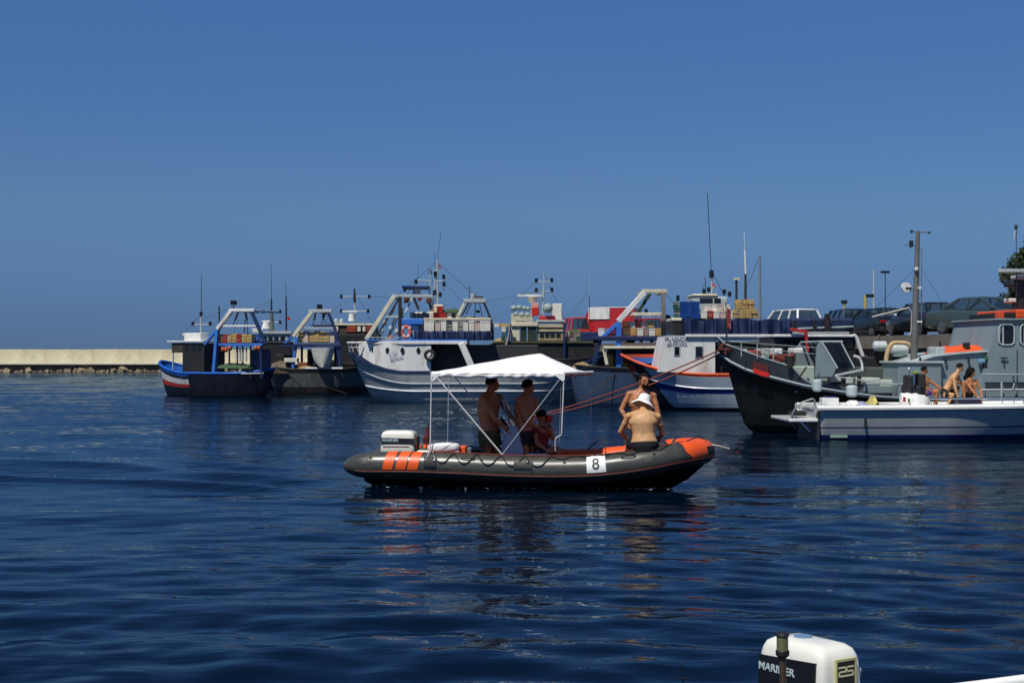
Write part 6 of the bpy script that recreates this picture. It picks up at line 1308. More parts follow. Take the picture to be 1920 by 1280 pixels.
    tw(1574, 1612, 757, 750, mat('towel_white', col(222, 222, 214), .9, var=.15, bump=.5), 'crumpled white towel right of the cool box')
    tw(1608, 1630, 757, 752, mat('towel_blue', col(150, 160, 196), .9, var=.4, scale=8, bump=.5), 'pale blue and white towel before the yellow bag')
    tw(1625, 1645, 757, 742, mat('bag_yellow', col(196, 184, 106), .8, var=.4, scale=7, bump=.5), 'yellow and white beach bag lying on the speedboat', 'beach_bag', 'bag')
    # white bag heap with red and green labels
    a, b = Q(1690, 758, -.7), Q(1742, 736, -.7); k = MB(); rings = []
    for i in range(11):
        u = i/10; px = 1690+52*u; top = 736+3*u+14*max(0, u-.55)**1.2+1.2*math.sin(i*2.2); p, q_ = Q(px, 760, -.75), Q(px, top, -.75); h_ = q_.z-p.z; e = .32*math.sqrt(max(.15, 1-(2*u-1)**2)); rings.append([(p.x, -.7-e, p.z), (p.x, -.7-e*.95, p.z+h_*.6), (p.x, -.7-e*.4, q_.z), (p.x, -.7+e*.5, q_.z-.02), (p.x, -.7+e, p.z+h_*.5), (p.x, -.7+e, p.z)])
    k.loft(rings); o = thing('bag', 'white plastic bag with red and green print in front of dark seats', 'bag', f.o, f.rot); k.build('sack', mat('white_sack', col(226, 226, 218), .6, var=.12, bump=.9, bscale=12), o, smooth=50)
    for px0, px1, py0, py1, mm in ((1694, 1698, 753, 744, RED), (1703, 1706, 754, 747, mat('print_green', col(60, 100, 60), .6))):
        a, b = Q(px0, py0, -1.03), Q(px1, py1, -1.03); MB().span((a.x, -1.035, a.z), (b.x, -1.0, b.z)).build('print_mark', mm, o)
    return f, zc
FI, ZCI = boat_i()
# ================================================================ people
def skin(name, c, c2):
    m = mat(name, c, .48, var=.18, scale=9, bump=.4, bscale=15, dirt=c2, dscale=4, damt=.5, spec=.4)
    m.node_tree.nodes['Principled BSDF'].inputs['Subsurface Weight'].default_value = .06
    m.node_tree.nodes['Principled BSDF'].inputs['Subsurface Radius'].default_value = (.012, .004, .002)
    return m
SK_T = skin('tanned_skin', col(186, 120, 74), col(156, 92, 56))
SK_L = skin('lighter_tan_skin', col(206, 160, 112), col(184, 126, 84))
SK_M = skin('sunburnt_skin', col(178, 118, 76), col(150, 88, 56))
HAIR = mat('black_hair', col(20, 16, 14), .85, var=.5, scale=40, bump=.5, bscale=90, spec=.2)
def cap(m, a, b, ra, rb, n=5, seg=12): # tapered capsule
    a = Vector(a); b = Vector(b); d = b-a; L_ = d.length
    if L_ < 1e-5: return m.ell(a, ra)
    d.normalize(); pts, rs = [], []
    for k in range(n):
        t = -1+k/n; pts.append(a+d*ra*t*1.0); rs.append(ra*math.sqrt(max(.004, 1-t*t)))
    pts += [a, b]; rs += [ra, rb]
    for k in range(1, n+1):
        t = k/n; pts.append(b+d*rb*t); rs.append(rb*math.sqrt(max(.004, 1-t*t)))
    return m.tube(pts, rs, seg)
def hand(m, w_, fore, palm_n, k=1.0, curl=.5, thumb=1):
    """palm, four unequal bent fingers and a thumb off the side of the palm"""
    f = Vector(fore).normalized(); n = Vector(palm_n); n = (n-f*n.dot(f)).normalized(); s_ = f.cross(n)
    w_ = Vector(w_); c = w_+f*.045*k
    M = Matrix((s_, n, f)).transposed()
    m.ell(c, (.040*k, .017*k, .052*k), M=M)
    for i, (o, L_) in enumerate(((-.030, .062), (-.010, .074), (.010, .078), (.029, .070))):
        p0 = w_+f*.078*k+s_*o*k; d1 = (f*math.cos(curl*.5)+n*math.sin(curl*.5)).normalized(); d2 = (f*math.cos(curl*1.6)+n*math.sin(curl*1.6)).normalized()
        p1 = p0+d1*L_*.55*k; p2 = p1+d2*L_*.5*k
        cap(m, p0-f*.02*k, p1, .0100*k, .0092*k, 3, 8); cap(m, p1, p2, .0092*k, .0080*k, 3, 8)
    t0 = w_+f*.03*k+s_*thumb*.03*k; t1 = t0+(f*.7+s_*thumb*.6+n*.35).normalized()*.040*k; t2 = t1+(f*.85+s_*thumb*.1+n*.5).normalized()*.032*k
    cap(m, t0, t1, .0135*k, .011*k, 3, 8); cap(m, t1, t2, .011*k, .009*k, 3, 8)
def foot(m, a, d, k=1.0):
    a = Vector(a); d = Vector(d); d.z = 0; d.normalize(); s_ = Vector((d.y, -d.x, 0))
    cap(m, a+Vector((0, 0, -.035*k))-d*.02*k, a+d*.13*k+Vector((0, 0, -.05*k)), .038*k, .026*k)
    m.ell(a+d*.15*k+Vector((0, 0, -.055*k)), (.04*k, .04*k, .02*k))
    for i in range(5): cap(m, a+d*.16*k+s_*(i-2)*.018*k+Vector((0, 0, -.058*k)), a+d*(.195-.008*abs(i-1))*k+s_*(i-2)*.019*k+Vector((0, 0, -.062*k)), .010*k, .008*k, 3, 6)
def remeshed(m, name, mm, parent, voxel, smooth=3, keep=None):
    o = m.build(name, mm, parent); r = o.modifiers.new('r', 'REMESH'); r.mode = 'VOXEL'; r.voxel_size = voxel; r.use_smooth_shade = True
    s_ = o.modifiers.new('s', 'SMOOTH'); s_.iterations = smooth; s_.factor = .5
    if keep:
        o.modifiers.remove(s_); bpy.context.view_layer.update(); me = bpy.data.meshes.new_from_object(o.evaluated_get(bpy.context.evaluated_depsgraph_get()))
        o.modifiers.clear(); o.data = me; co = np.empty(len(me.vertices)*3); me.vertices.foreach_get('co', co); co = co.reshape(-1, 3); w_ = np.ones(len(co))
        for c_, r_ in keep: w_ = np.minimum(w_, np.clip((np.linalg.norm(co-np.array(c_), axis=1)-r_)/(r_*.5), .12, 1))
        ed = np.empty(len(me.edges)*2, np.int32); me.edges.foreach_get('vertices', ed); ed = ed.reshape(-1, 2); dg = np.bincount(ed.ravel(), minlength=len(co))[:, None]
        for _ in range(smooth):
            sm = np.zeros_like(co); np.add.at(sm, ed[:, 0], co[ed[:, 1]]); np.add.at(sm, ed[:, 1], co[ed[:, 0]]); co += (sm/np.maximum(dg, 1)-co)*.6*w_[:, None]
        me.vertices.foreach_set('co', co.ravel()); me.update(); me.name = name; me.polygons.foreach_set('use_smooth', [True]*len(me.polygons)); return o
    bpy.context.view_layer.update(); me = bpy.data.meshes.new_from_object(o.evaluated_get(bpy.context.evaluated_depsgraph_get()))
    o.modifiers.clear(); o.data = me; me.name = name; me.polygons.foreach_set('use_smooth', [True]*len(me.polygons)); return o
def person(fr, J, label, face, sk, k=1.0, group=None, voxel=.0078, shorts=None, shirt=None, hair='short', up=(0, 0, 1), curl=(.7, .7), stretch=1.0, head_k=1.0, chest_hair=False, girth=1.0, back=None, long_shorts=.45):
    """J: joint -> (px, py, v) in the frame fr; the body is one skin grown round those joints"""
    P = {a: fr.W(fr.q(*b)) for a, b in J.items()}
    base = Vector(((P['anL'].x+P['anR'].x)/2, (P['anL'].y+P['anR'].y)/2, min(P['anL'].z, P['anR'].z)-.06*k))
    t = thing('person', label, 'person', base, 0, group); P = {a: b-base for a, b in P.items()}
    fc = Vector(face).normalized(); m = MB(); g = girth
    def rng(c, side, axis, hw, hd, n=22, sq=.85, off=0.0):
        side = (side-axis*side.dot(axis)).normalized(); fw = axis.cross(side); r_ = []
        for i in range(n):
            a = 2*PI*i/n; e = lambda q: math.copysign(abs(q)**sq, q); r_.append(c+side*e(math.cos(a))*hw+fw*(e(math.sin(a))*hd+off))
        return r_
    sv = (P['shR']-P['shL']).normalized(); hv = (P['hiR']-P['hiL']).normalized()
    pel, ch, nb = P['pelvis'], P['chest'], P['neck']
    shm = (P['shR']+P['shL'])/2; sw = (P['shR']-P['shL']).length/2
    spine = curve_pts([pel, pel.lerp(ch, .5), ch, nb], 5)
    def sp(u): i = u*(len(spine)-1); a = int(i); return spine[min(a, len(spine)-1)].lerp(spine[min(a+1, len(spine)-1)], i-a)
    rings = []; prof = [(-.13, .115, .085), (-.03, .155, .11), (.08, .165, .115), (.2, .148, .105), (.32, .140, .10), (.45, .150, .108), (.6, .168, .12), (.74, .180, .118), (.85, .165, .1), (.93, .12, .082), (1.0, .075, .065)]
    shp = prof; prof = []
    for (a0, a1, a2), (b0, b1, b2) in zip(shp, shp[1:]):
        for q in range(3): w_ = smoothstep(q/3)*.5+q/6; prof.append((a0+(b0-a0)*q/3, a1+(b1-a1)*w_, a2+(b2-a2)*w_))
    prof.append(shp[-1])
    for u, hw, hd in prof:
        c = sp(max(0, u)) if u >= 0 else pel+(pel-sp(.15)).normalized()*(-u)*.9*k; ax = (sp(min(1, max(0, u)+.08))-sp(max(0, u-.08))).normalized(); s_ = hv.lerp(sv, max(0, min(1, u*1.2))).normalized()
        hw2 = hw*k*(g if u < .7 else 1); 
        if .55 < u < .9: hw2 = min(hw2*1.08, sw*1.02)
        rings.append(rng(c, s_, ax, hw2, hd*k*g))
    m.loft(rings)
    fw_t = sv.cross((nb-ch).normalized())
    if fw_t.dot(fc) < 0: fw_t = -fw_t
    # shoulder girdle, pectorals, shoulder blades, back columns
    for s_, e_, w_ in (('shL', 'elL', 'wrL'), ('shR', 'elR', 'wrR')):
        a, b, c = P[s_], P[e_], P[w_]; inn = (shm-a).normalized()
        cap(m, a, nb.lerp(ch, .25)+(a-shm)*.25, .058*k, .065*k); m.ell(a, .061*k); cap(m, nb+Vector((0, 0, .03*k))*0, a+inn*.03, .045*k, .05*k)
        m.ell(shm+(a-shm)*.5+fw_t*.075*k+(ch-nb)*.35, (.075*k, .06*k, .055*k)); m.ell(shm+(a-shm)*.52-fw_t*.07*k+(ch-nb)*.30, (.07*k, .045*k, .085*k))
        mid = a.lerp(b, .45); ga = k*(1+(g-1)*.45); cap(m, a, b, .051*ga, .041*ga); m.ell(mid, .051*ga); cap(m, b, c, .042*ga, .028*k); m.ell(b.lerp(c, .28), .044*ga)
        f_ = (c-b).normalized(); hand(m, c, f_, fc*-1 if abs(f_.dot(fc)) < .8 else Vector((0, 0, -1)), k, curl[0] if s_ == 'shL' else curl[1], 1 if s_ == 'shL' else -1)
    for s_ in (-1, 1):
        for u in (.3, .45, .6): m.ell(sp(u)+hv.lerp(sv, u)*s_*.035*k-fw_t*.085*k*g, (.03*k, .03*k, .07*k))
    for hi, kn, an in (('hiL', 'knL', 'anL'), ('hiR', 'knR', 'anR')):
        a, b, c = P[hi], P[kn], P[an]; cap(m, a, b, .086*k*g, .054*k); m.ell(a.lerp(b, .35), .082*k*g); m.ell(a+(pel-a)*.2-fw_t*.04*k, .088*k*g); cap(m, b, c, .052*k, .034*k); m.ell(b.lerp(c, .3)-fw_t*.012*k, .054*k); foot(m, c, fc if abs(fc.z) < .8 else Vector((1, 0, 0)), k)
    # head
    hk = k*head_k; hc = P['head']; upv = (hc-nb).normalized()*.5+Vector(up).normalized()*.8; upv = (upv-fc*upv.dot(fc)).normalized(); rt = fc.cross(upv)
    M = Matrix((rt, fc, upv)).transposed(); hp = lambda x, y, z: hc+M @ Vector((x, y, z))*hk
    cap(m, nb-(hc-nb).normalized()*.03, hp(0, -.02, -.05), .060*k, .054*k)
    m.ell(hp(0, -.012, .022), (.076*hk, .094*hk, .094*hk), M=M); m.ell(hp(0, .012, -.04), (.060*hk, .074*hk, .072*hk), M=M); m.ell(hp(0, .05, -.082), (.034*hk, .03*hk, .026*hk), M=M)
    m.ell(hp(0, .076, .012), (.05*hk, .016*hk, .012*hk), M=M); cap(m, hp(0, .082, .008), hp(0, .102, -.026), .009*hk, .014*hk, 3, 8); m.ell(hp(0, .090, -.032), (.018*hk, .012*hk, .009*hk), M=M)
    for s_ in (-1, 1): m.ell(hp(s_*.078, -.005, -.008), (.010*hk, .020*hk, .032*hk), M=M); m.ell(hp(s_*.036, .066, -.025), (.022*hk, .014*hk, .016*hk), M=M)
    m.ell(hp(0, .084, -.056), (.024*hk, .012*hk, .006*hk), M=M); m.ell(hp(0, .082, -.066), (.021*hk, .012*hk, .007*hk), M=M)
    bo = remeshed(m, 'body', sk, t, voxel, 8, keep=[(P['wrL']+(P['wrL']-P['elL']).normalized()*.09*k, .12), (P['wrR']+(P['wrR']-P['elR']).normalized()*.09*k, .12), (hp(0, .06, -.02), .075)])
    for s_ in (-1, 1): MB().ell(hp(s_*.031, .077, .0), (.011*hk, .008*hk, .006*hk), M=M, seg=8, rg=6).build('eye', HAIR, t, smooth=60)
    for s_ in (-1, 1): MB().ell(hp(s_*.033, .088, .017), (.019*hk, .006*hk, .004*hk), M=M, seg=8, rg=6).build('eyebrow', HAIR, t, smooth=60)
    MB().ell(hp(0, .094, -.061), (.018*hk, .004*hk, .0025*hk), M=M, seg=8, rg=6).build('mouth', mat('lip', col(110, 56, 46), .5), t, smooth=60)
    if hair:
        h = MB(); h.ell((0, 0, 0), 1, seg=36, rg=26); vs = []
        for v in h.v:
            x, y, z = v; n_ = mnoise.noise(Vector((x*5, y*5, z*5)))*.05+mnoise.noise(Vector((x*13, y*13, z*13)))*.03
            r_ = 1.0+n_; front = y > .35 and z < .52+.1*x*x; low = z < (-.32 if y < -.1 else .0)
            if hair == 'long': low = z < -1.2
            if front or (low and hair != 'long'): r_ = .8
            px_, py_, pz_ = x*.088*r_, y*.106*r_, z*.108*r_
            if hair == 'long' and y < .3: px_ *= 1.25; py_ = py_*1.3-.02; pz_ = pz_*1.25-(.04 if z < 0 else 0)
            vs.append(hp(px_, py_-.014, pz_+.022))
        h.v = [tuple(v) for v in vs]; h.build('hair', HAIR, t, smooth=70)
        if hair == 'long':
            h = MB(); cap(h, hp(0, -.07, -.02), hp(0, -.10, -.20), .075*k, .06*k, seg=16); cap(h, hp(.03, -.07, -.05), hp(.05, -.09, -.24), .05*k, .035*k, seg=14); remeshed(h, 'long_hair', HAIR, t, .012, 2)
    if chest_hair:
        c = MB(); c.ell(ch.lerp(nb, .15)+fw_t*.118*k, (.075, .018, .11), M=Matrix((sv, fw_t, Vector((0, 0, 1)))).transposed()); c.build('chest_hair', mat('body_hair', col(58, 40, 30), .95, var=.5, scale=60, bump=.9), t, smooth=60)
    if shorts:
        s2 = MB(); rr = []
        for u, hw, hd in shp[:3]:
            c = sp(max(0, u)) if u >= 0 else pel+(pel-sp(.15)).normalized()*(-u)*.9*k; ax = (sp(min(1, max(0, u)+.08))-sp(max(0, u-.08))).normalized()
            rr.append(rng(c, hv, ax, hw*k*g+.014, hd*k*g+.014))
        s2.loft(rr)
        for hi, kn in (('hiL', 'knL'), ('hiR', 'knR')):
            a, b = P[hi], P[kn]; e_ = a.lerp(b, long_shorts); s2.tube([a, a.lerp(b, long_shorts*.5), e_], [.102*k*g, .1*k*g, (.098 if long_shorts > .3 else .09)*k*g], 18); s2.ell(a+(pel-a)*.2-fw_t*.04*k, .102*k*g)
        remeshed(s2, 'swim_shorts', shorts, t, .010, 3)
    if shirt:
        s3 = MB(); s3.loft([[q+(q-sp(max(0, u)))*0+(q-sum(rg_, Vector())/len(rg_)).normalized()*.012 for q in rg_] for (u, _, _), rg_ in zip(prof[3:28], rings[3:28])])
        for s_, e_ in (('shL', 'elL'), ('shR', 'elR')): cap(s3, P[s_], P[s_].lerp(P[e_], .3), .07*k, .062*k)
        remeshed(s3, 'vest', shirt, t, .011, 3)
    return t, base, P, M, hk
# ================================================================ inflatable dinghy in the foreground
FR = Fr(990, 23.4, -7)
def superring(hx, hy, z, n=28, p=.42, cx=0, cy=0, dx=0):
    r_ = []
    for i in range(n):
        a = 2*PI*i/n; e = lambda q: math.copysign(abs(q)**p, q); r_.append((cx+e(math.cos(a))*hx+dx, cy+e(math.sin(a))*hy, z))
    return r_
RPATH = curve_pts([FR.q(644, 873, -.84), FR.q(700, 872, -.86), FR.q(760, 872, -.87), FR.q(860, 875, -.87), FR.q(940, 879, -.87), FR.q(1020, 881, -.87), FR.q(1100, 880, -.86), FR.q(1150, 876, -.85), FR.q(1200, 869, -.82), FR.q(1245, 860, -.73), FR.q(1280, 853, -.58), FR.q(1302, 849, -.38), FR.q(1314, 847, -.17), Vector((FR.q(1317, 847, 0).x, 0, FR.q(1317, 847, 0).z))], 8)
_cum = [0]
for _a, _b in zip(RPATH, RPATH[1:]): _cum.append(_cum[-1]+(_b-_a).length)
RR = .218
def rrad(s_): return RR*math.sqrt(max(.012, 1-(1-min(1, s_/.56))**2.1)) if s_ < .56 else RR*(1-.10*smoothstep((s_-4.6)/1.2))
def rpos(s_):
    for i in range(len(_cum)-1):
        if s_ <= _cum[i+1]: u = (s_-_cum[i])/(_cum[i+1]-_cum[i]); c = RPATH[i].lerp(RPATH[i+1], u); T = (RPATH[min(i+2, len(RPATH)-1)]-RPATH[max(i-1, 0)]).normalized(); return c, T
    return RPATH[-1], Vector((0, 1, 0))
def rsurf(s_, ang, off=0.0, side=-1):
    c, T = rpos(s_); N = Vector((T.y, -T.x, 0)).normalized(); U = N.cross(T); U = -U if U.z < 0 else U
    p = c+(N*math.cos(ang)+U*math.sin(ang))*(rrad(s_)+off)
    return p if side < 0 else Vector((p.x, -p.y, p.z))
def s_at(px): # arc length where the near tube is seen in column px
    best = min(range(len(RPATH)), key=lambda i: abs((960+F*(FR.W(RPATH[i])).x/((FR.W(RPATH[i]).y)))-px)); return _cum[best]
def s_px(px):
    f_ = lambda s_: 960+F*FR.W(rpos(s_)[0]).x/FR.W(rpos(s_)[0]).y
    lo, hi = 0.0, _cum[-1]
    for _ in range(40):
        md = (lo+hi)/2
        if f_(md) < px: lo = md
        else: hi = md
    return lo
def sleeve(m, s0, s1, a0, a1, off=.006, side=-1, ns=14, na=14, skew=0.0, mi=0, th=.006):
    rows = []
    for i in range(ns+1):
        rows.append([rsurf(s0+(s1-s0)*i/ns+skew*(a0+(a1-a0)*j/na), a0+(a1-a0)*j/na, off, side) for j in range(na+1)]+[rsurf(s0+(s1-s0)*i/ns+skew*(a0+(a1-a0)*j/na), a0+(a1-a0)*j/na, off-th, side) for j in range(na, -1, -1)])
    return m.loft(rows, mi)
def rib():
    Q = FR.q
    t = thing('inflatable_boat', 'dark grey rigid inflatable dinghy with orange bow and number plate 8 carrying five people', 'inflatable boat', FR.o, FR.rot)
    TG = mat('grey_tube_rubber', col(68, 68, 61), .33, var=.08, scale=2.2, bump=.12, bscale=3.0, dirt=col(92, 92, 82), damt=.5, dscale=3.2, spec=.6)
    OT = mat('orange_tube_rubber', col(236, 90, 24), .42, var=.10, bump=.1, dirt=col(196, 70, 44), damt=.4)
    BK = mat('black_dinghy_hull', col(16, 16, 17), .22, var=.3, dirt=col(34, 36, 38), damt=.4)
    m = MB(); n = 26; S_ = [0, .01, .03, .06, .1, .16, .24, .34, .46, .56]+[.7+.16*i for i in range(int((_cum[-1]-.7)/.16))]+[_cum[-1]]
    rows = [[rsurf(s_, 2*PI*k/n, 0, -1) for k in range(n)] for s_ in S_]
    rows2 = [[rsurf(s_, 2*PI*k/n, 0, 1) for k in range(n)] for s_ in reversed(S_[:-1])]
    m.loft(rows+rows2); m.build('inflatable_tube', TG, t, smooth=60)
    # seams between air chambers
    for px in (812, 1000, 1272):
        s_ = s_px(px); m = MB(); sleeve(m, s_-.02, s_+.02, -PI*.4, PI*.8, .004); m.build('seam_tape', mat('seam_grey_dark', col(52, 52, 48), .5), t, smooth=60)
    # three orange bands
    for px in (733.5, 757.5, 779.5):
        for sd_ in (-1, 1):
            s_ = s_px(px); m = MB(); sleeve(m, s_-.085, s_+.075, -R(13), R(128), .007, sd_, skew=.045); m.build('orange_band', OT, t, smooth=60)
    # orange bow patch, its aft edge slanting
    for sd_ in (-1, 1):
        m = MB(); rows = []; s0, s1 = s_px(1275), _cum[-1]
        for i in range(19):
            row = []
            for j in range(17):
                a = R(-30)+R(165)*j/16; st = s0+.16*max(0, -math.sin(a-.35)); u = i/18; s_ = st+(s1-st)*u
                row.append(rsurf(s_, a, .007, sd_))
            rows.append(row)
        m.loft(rows, closed=False); m.build('bow_patch', OT, t, smooth=60)
    # orange lining over the inner shoulder of both tubes
    for sd_ in (-1, 1):
        m = MB(); sleeve(m, s_px(960), s_px(1268), R(86), R(215), .008, sd_, ns=40); m.build('tube_lining', OT, t, smooth=60)
        m = MB(); sleeve(m, s_px(800), s_px(958), R(92), R(215), .008, sd_, ns=20); m.build('tube_lining', mat('canopy_shade_lining', col(120, 40, 34), .5, var=.2), t, smooth=60)  # same orange lining, with the canopy's shade painted in as dark red
    # rubbing strake with a thin red line
    m = MB(); m.tube([rsurf(s_, R(-24), .004) for s_ in [.25+.16*i for i in range(int((_cum[-1]-.3)/.16))]+[_cum[-1]]], .02, 8); m.build('rubbing_strake', RUBBER, t, smooth=60)
    m = MB(); m.tube([rsurf(s_, R(-19), .012) for s_ in [.3+.16*i for i in range(int((_cum[-1]-.35)/.16))]+[_cum[-1]]], .005, 6); m.build('red_piping', mat('red_piping', col(150, 34, 28), .5), t, smooth=60)
    # hull
    m = MB(); rows = []
    for x, hw, zt, ck, zc_, zk in ((-2.62, .60, .17, .50, .06, .02), (-2.4, .70, .20, .58, .0, -.14), (-2.3, .72, .20, .60, -.02, -.22), (-1.0, .72, .18, .62, -.03, -.28), (.5, .72, .18, .62, -.03, -.30), (1.4, .70, .2, .58, 0, -.28), (1.9, .62, .26, .46, .06, -.20), (2.3, .48, .34, .32, .15, -.06), (2.62, .32, .42, .19, .26, .12), (2.84, .15, .48, .09, .38, .32), (2.97, .04, .54, .03, .48, .46)):
        rows.append([(x, -hw, zt+.12), (x, -hw, zt), (x, -ck-.04, zc_+.03), (x, -ck, zc_), (x, -.3*ck, (zk*2+zc_)/3), (x, 0, zk), (x, .3*ck, (zk*2+zc_)/3), (x, ck, zc_), (x, ck+.04, zc_+.03), (x, hw, zt), (x, hw, zt+.12)])
    m.loft(rows); m.build('hull', BK, t, smooth=25)
    MB().span((-2.30, -.66, -.1), (-2.24, .66, .50)).build('transom', BK, t, bevel=.01)
    m = MB(); m.add([(-2.2, -.66, .10), (1.9, -.6, .12), (2.4, -.38, .3), (2.4, .38, .3), (1.9, .6, .12), (-2.2, .66, .10)], [(0, 1, 2, 3, 4, 5)]); m.build('deck', mat('dinghy_deck', col(90, 92, 90), .8, var=.2), t)
    # number plate, wrapped on the tube, with figure 8
    s0, s1 = s_px(1101.5), s_px(1137); m = MB(); sleeve(m, s0, s1, R(-10), R(76), .008, -1, 6, 14); m.build('number_plate', mat('plate_white', col(238, 238, 234), .45, var=.04), t, smooth=60)
    sc_ = (s0+s1)/2-.005; g8 = mat('figure_grey', col(66, 66, 66), .6, var=.3)
    me = text_mesh('8', 1.0, .01, .012); me.materials.append(g8)
    xs = [v.co.x for v in me.vertices]; ys = [v.co.y for v in me.vertices]; zx = [v.co.z for v in me.vertices]; x0, x1, y0, y1 = min(xs), max(xs), min(ys), max(ys)
    for v in me.vertices:
        u = (v.co.x-x0)/(x1-x0)-.5; q = (v.co.y-y0)/(y1-y0); v.co = rsurf(sc_+u*.115, R(2)+q*R(50), .0115 if v.co.z > 0 else .009)
    o = obj('figure', me, t)
    # life lines hung in loops
    an = [812, 852, 895, 940, 985, 1035, 1075, 1118, 1160, 1210, 1255]
    for a, b in zip(an, an[1:]):
        sa, sb = s_px(a), s_px(b); low = R(18) if b < 1040 else R(52)
        if 1118 in (a, b): low = R(66)
        pts = []
        for k in range(15):
            u = k/14; pts.append(rsurf(sa+(sb-sa)*u, R(80)-(R(80)-low)*math.sin(PI*u)**.8, .014))
        m = MB(); m.tube(pts, .0075, 6); m.build('life_line', ROPE, t, smooth=60)
    for px in an[:-1]:
        s_ = s_px(px); m = MB(); sleeve(m, s_-.03, s_+.03, R(70), R(96), .012, -1, 4, 4); m.build('rope_patch', RUBBER, t, smooth=60)
        m = MB(); sleeve(m, s_-.03, s_+.03, R(75), R(100), .012, 1, 4, 4); m.build('rope_patch', RUBBER, t, smooth=60)
    m = MB(); m.tube([rsurf(s_px(812)+(s_px(1262)-s_px(812))*k/60, R(84), .012) for k in range(61)], .009, 6); m.build('life_line', RROPE, t, smooth=60)
    m = MB(); m.tube([rsurf(s_px(820)+(s_px(1262)-s_px(820))*k/60, R(70)-R(25)*abs(math.sin(k*.31)), .012, 1) for k in range(61)], .008, 6); m.build('life_line', ROPE, t, smooth=60)
    for px in (700, 905, 1060, 1225):   # inflation valves, handles, repair patches
        s_ = s_px(px); m = MB(); sleeve(m, s_-.022, s_+.022, R(34), R(45), .012, -1, 4, 4, th=.012); m.build('valve', RUBBER, t, smooth=60)
    for px in (880, 1180):
        s_ = s_px(px); m = MB(); m.tube([rsurf(s_-.11, R(40), .005), rsurf(s_-.08, R(40), .03), rsurf(s_, R(40), .038), rsurf(s_+.08, R(40), .03), rsurf(s_+.11, R(40), .005)], .011, 6); m.build('grab_handle', RUBBER, t, smooth=60)
    for px, a0, a1, wd in ((690, 10, 40, .05), (840, -4, 14, .07), (1050, -2, 20, .05), (1212, 4, 26, .06)):
        s_ = s_px(px); m = MB(); sleeve(m, s_-wd, s_+wd, R(a0), R(a1), .003, -1, 5, 5, th=.003); m.build('repair_patch', mat('patch_grey', col(70, 70, 64), .5, var=.2), t, smooth=60)
    # rowlock pads
    for px0, px1, a0, a1 in ((799, 822, R(2), R(42)), (966, 1000, R(8), R(36))):
        m = MB(); sleeve(m, s_px(px0), s_px(px1), a0, a1, .02, -1, 4, 6, th=.02); m.build('rowlock_pad', RUBBER, t, smooth=40)
    p = rsurf(s_px(992), R(33), .03); MB().ell(p, (.02, .02, .02)).build('rowlock_pin', CHROME, t, smooth=60)
    m = MB(); m.tube([rsurf(s_px(802), R(24), .03), rsurf(s_px(806), R(74), .02), rsurf(s_px(812), R(78), .02), rsurf(s_px(820), R(30), .03)], .007, 6); m.build('white_lashing', WROPE, t, smooth=60); MB().ell(rsurf(s_px(819), R(26), .03), (.016, .016, .016)).build('cleat', CHROME, t, smooth=60)
    # bow handle and roller
    m = MB(); m.tube(curve_pts([Q(1322, 834, -.05), Q(1336, 834, -.1), Q(1352, 837, -.1), Q(1368, 841, -.1)], 4), [.02]*4+[.016]*5+[.011]*4, 10); m.build('bow_roller', mat('cream_plastic', col(176, 168, 150), .4), t, smooth=60)
    m = MB(); m.tube(curve_pts([rsurf(s_px(1290), R(95), .01), Q(1306, 820, -.2), Q(1322, 823, .1), rsurf(s_px(1312), R(60), .01)], 5), .01, 6); m.build('grab_rope', ROPE, t, smooth=60)
    m = MB(); sleeve(m, s_px(1306), _cum[-1], R(-8), R(30), .012, -1, 5, 5, th=.02); m.build('bow_fender', RUBBER, t, smooth=40); m = MB(); sleeve(m, s_px(1306), _cum[-1], R(-8), R(30), .012, 1, 5, 5, th=.02); m.build('bow_fender', RUBBER, t, smooth=40)
    # console, wheel, windscreen
    con = mat('pale_blue_console', col(158, 172, 184), .35, var=.08, coat=.3)
    P = [Q(941, 895, .1), Q(944, 828, .1), Q(956, 802, .1), Q(972, 796, .1), Q(984, 842, .1), Q(984, 895, .1)]
    P = [(p.x, max(.12, p.z)) for p in P]; m = MB(); m.prism(P, -.12, .42); m.build('console', con, t, bevel=.03)
    P = [Q(960, 800, .1), Q(962, 798, .1), Q(944, 748, .1), Q(942, 750, .1)]; m = MB(); m.prism([(p.x, p.z) for p in P], -.06, .38); m.build('windscreen', mat('smoked_screen', col(110, 130, 150), .1, bump=0), t)
    wc = Q(955, 800, .1); m = MB(); m.torus((0, 0, 0), .17, .016, 'x', 22, 8); wo_ = m.build('steering_wheel', RUBBER, t, smooth=60); wo_.location = (wc.x-.06, .12, wc.z); wo_.rotation_euler = (0, -.5, 0)
    for a in (0, 2.1, 4.2): m = MB(); m.tube([(0, 0, 0), (0, .17*math.cos(a), .17*math.sin(a))], .01, 6); m.build('spoke', STEEL, wo_)
    MB().span((Q(905, 890, .1).x, -.25, .12), (Q(936, 890, .1).x, .4, .42)).build('helm_seat', RUBBER, t, bevel=.04)
    MB().span((Q(870, 848, .2).x, -.1, .12), (Q(905, 848, .2).x, .5, Q(0, 840, .2).z)).build('battery_box', RUBBER, t, bevel=.03)
    MB().span((Q(992, 890, .3).x, -.3, .12), (Q(1035, 890, .3).x, .5, Q(0, 846, .3).z)).build('bow_seat', mat('blue_seat', col(24, 34, 66), .7, var=.2), t, bevel=.04)
    # crossed rail in the bow and rope
    bars('bow_rail', RUBBER, t, [(Q(1102, 842, .5), Q(1125, 822, .6), .022), (Q(1128, 822, .6), Q(1136, 842, .5), .022)], round_=True)
    m = MB(); m.tube(curve_pts([Q(1035, 842, .2), Q(1032, 838, .2), Q(1034, 832, .2), Q(1037, 829, .2)], 4), .008, 6); m.build('hook', CHROME, t, smooth=60)
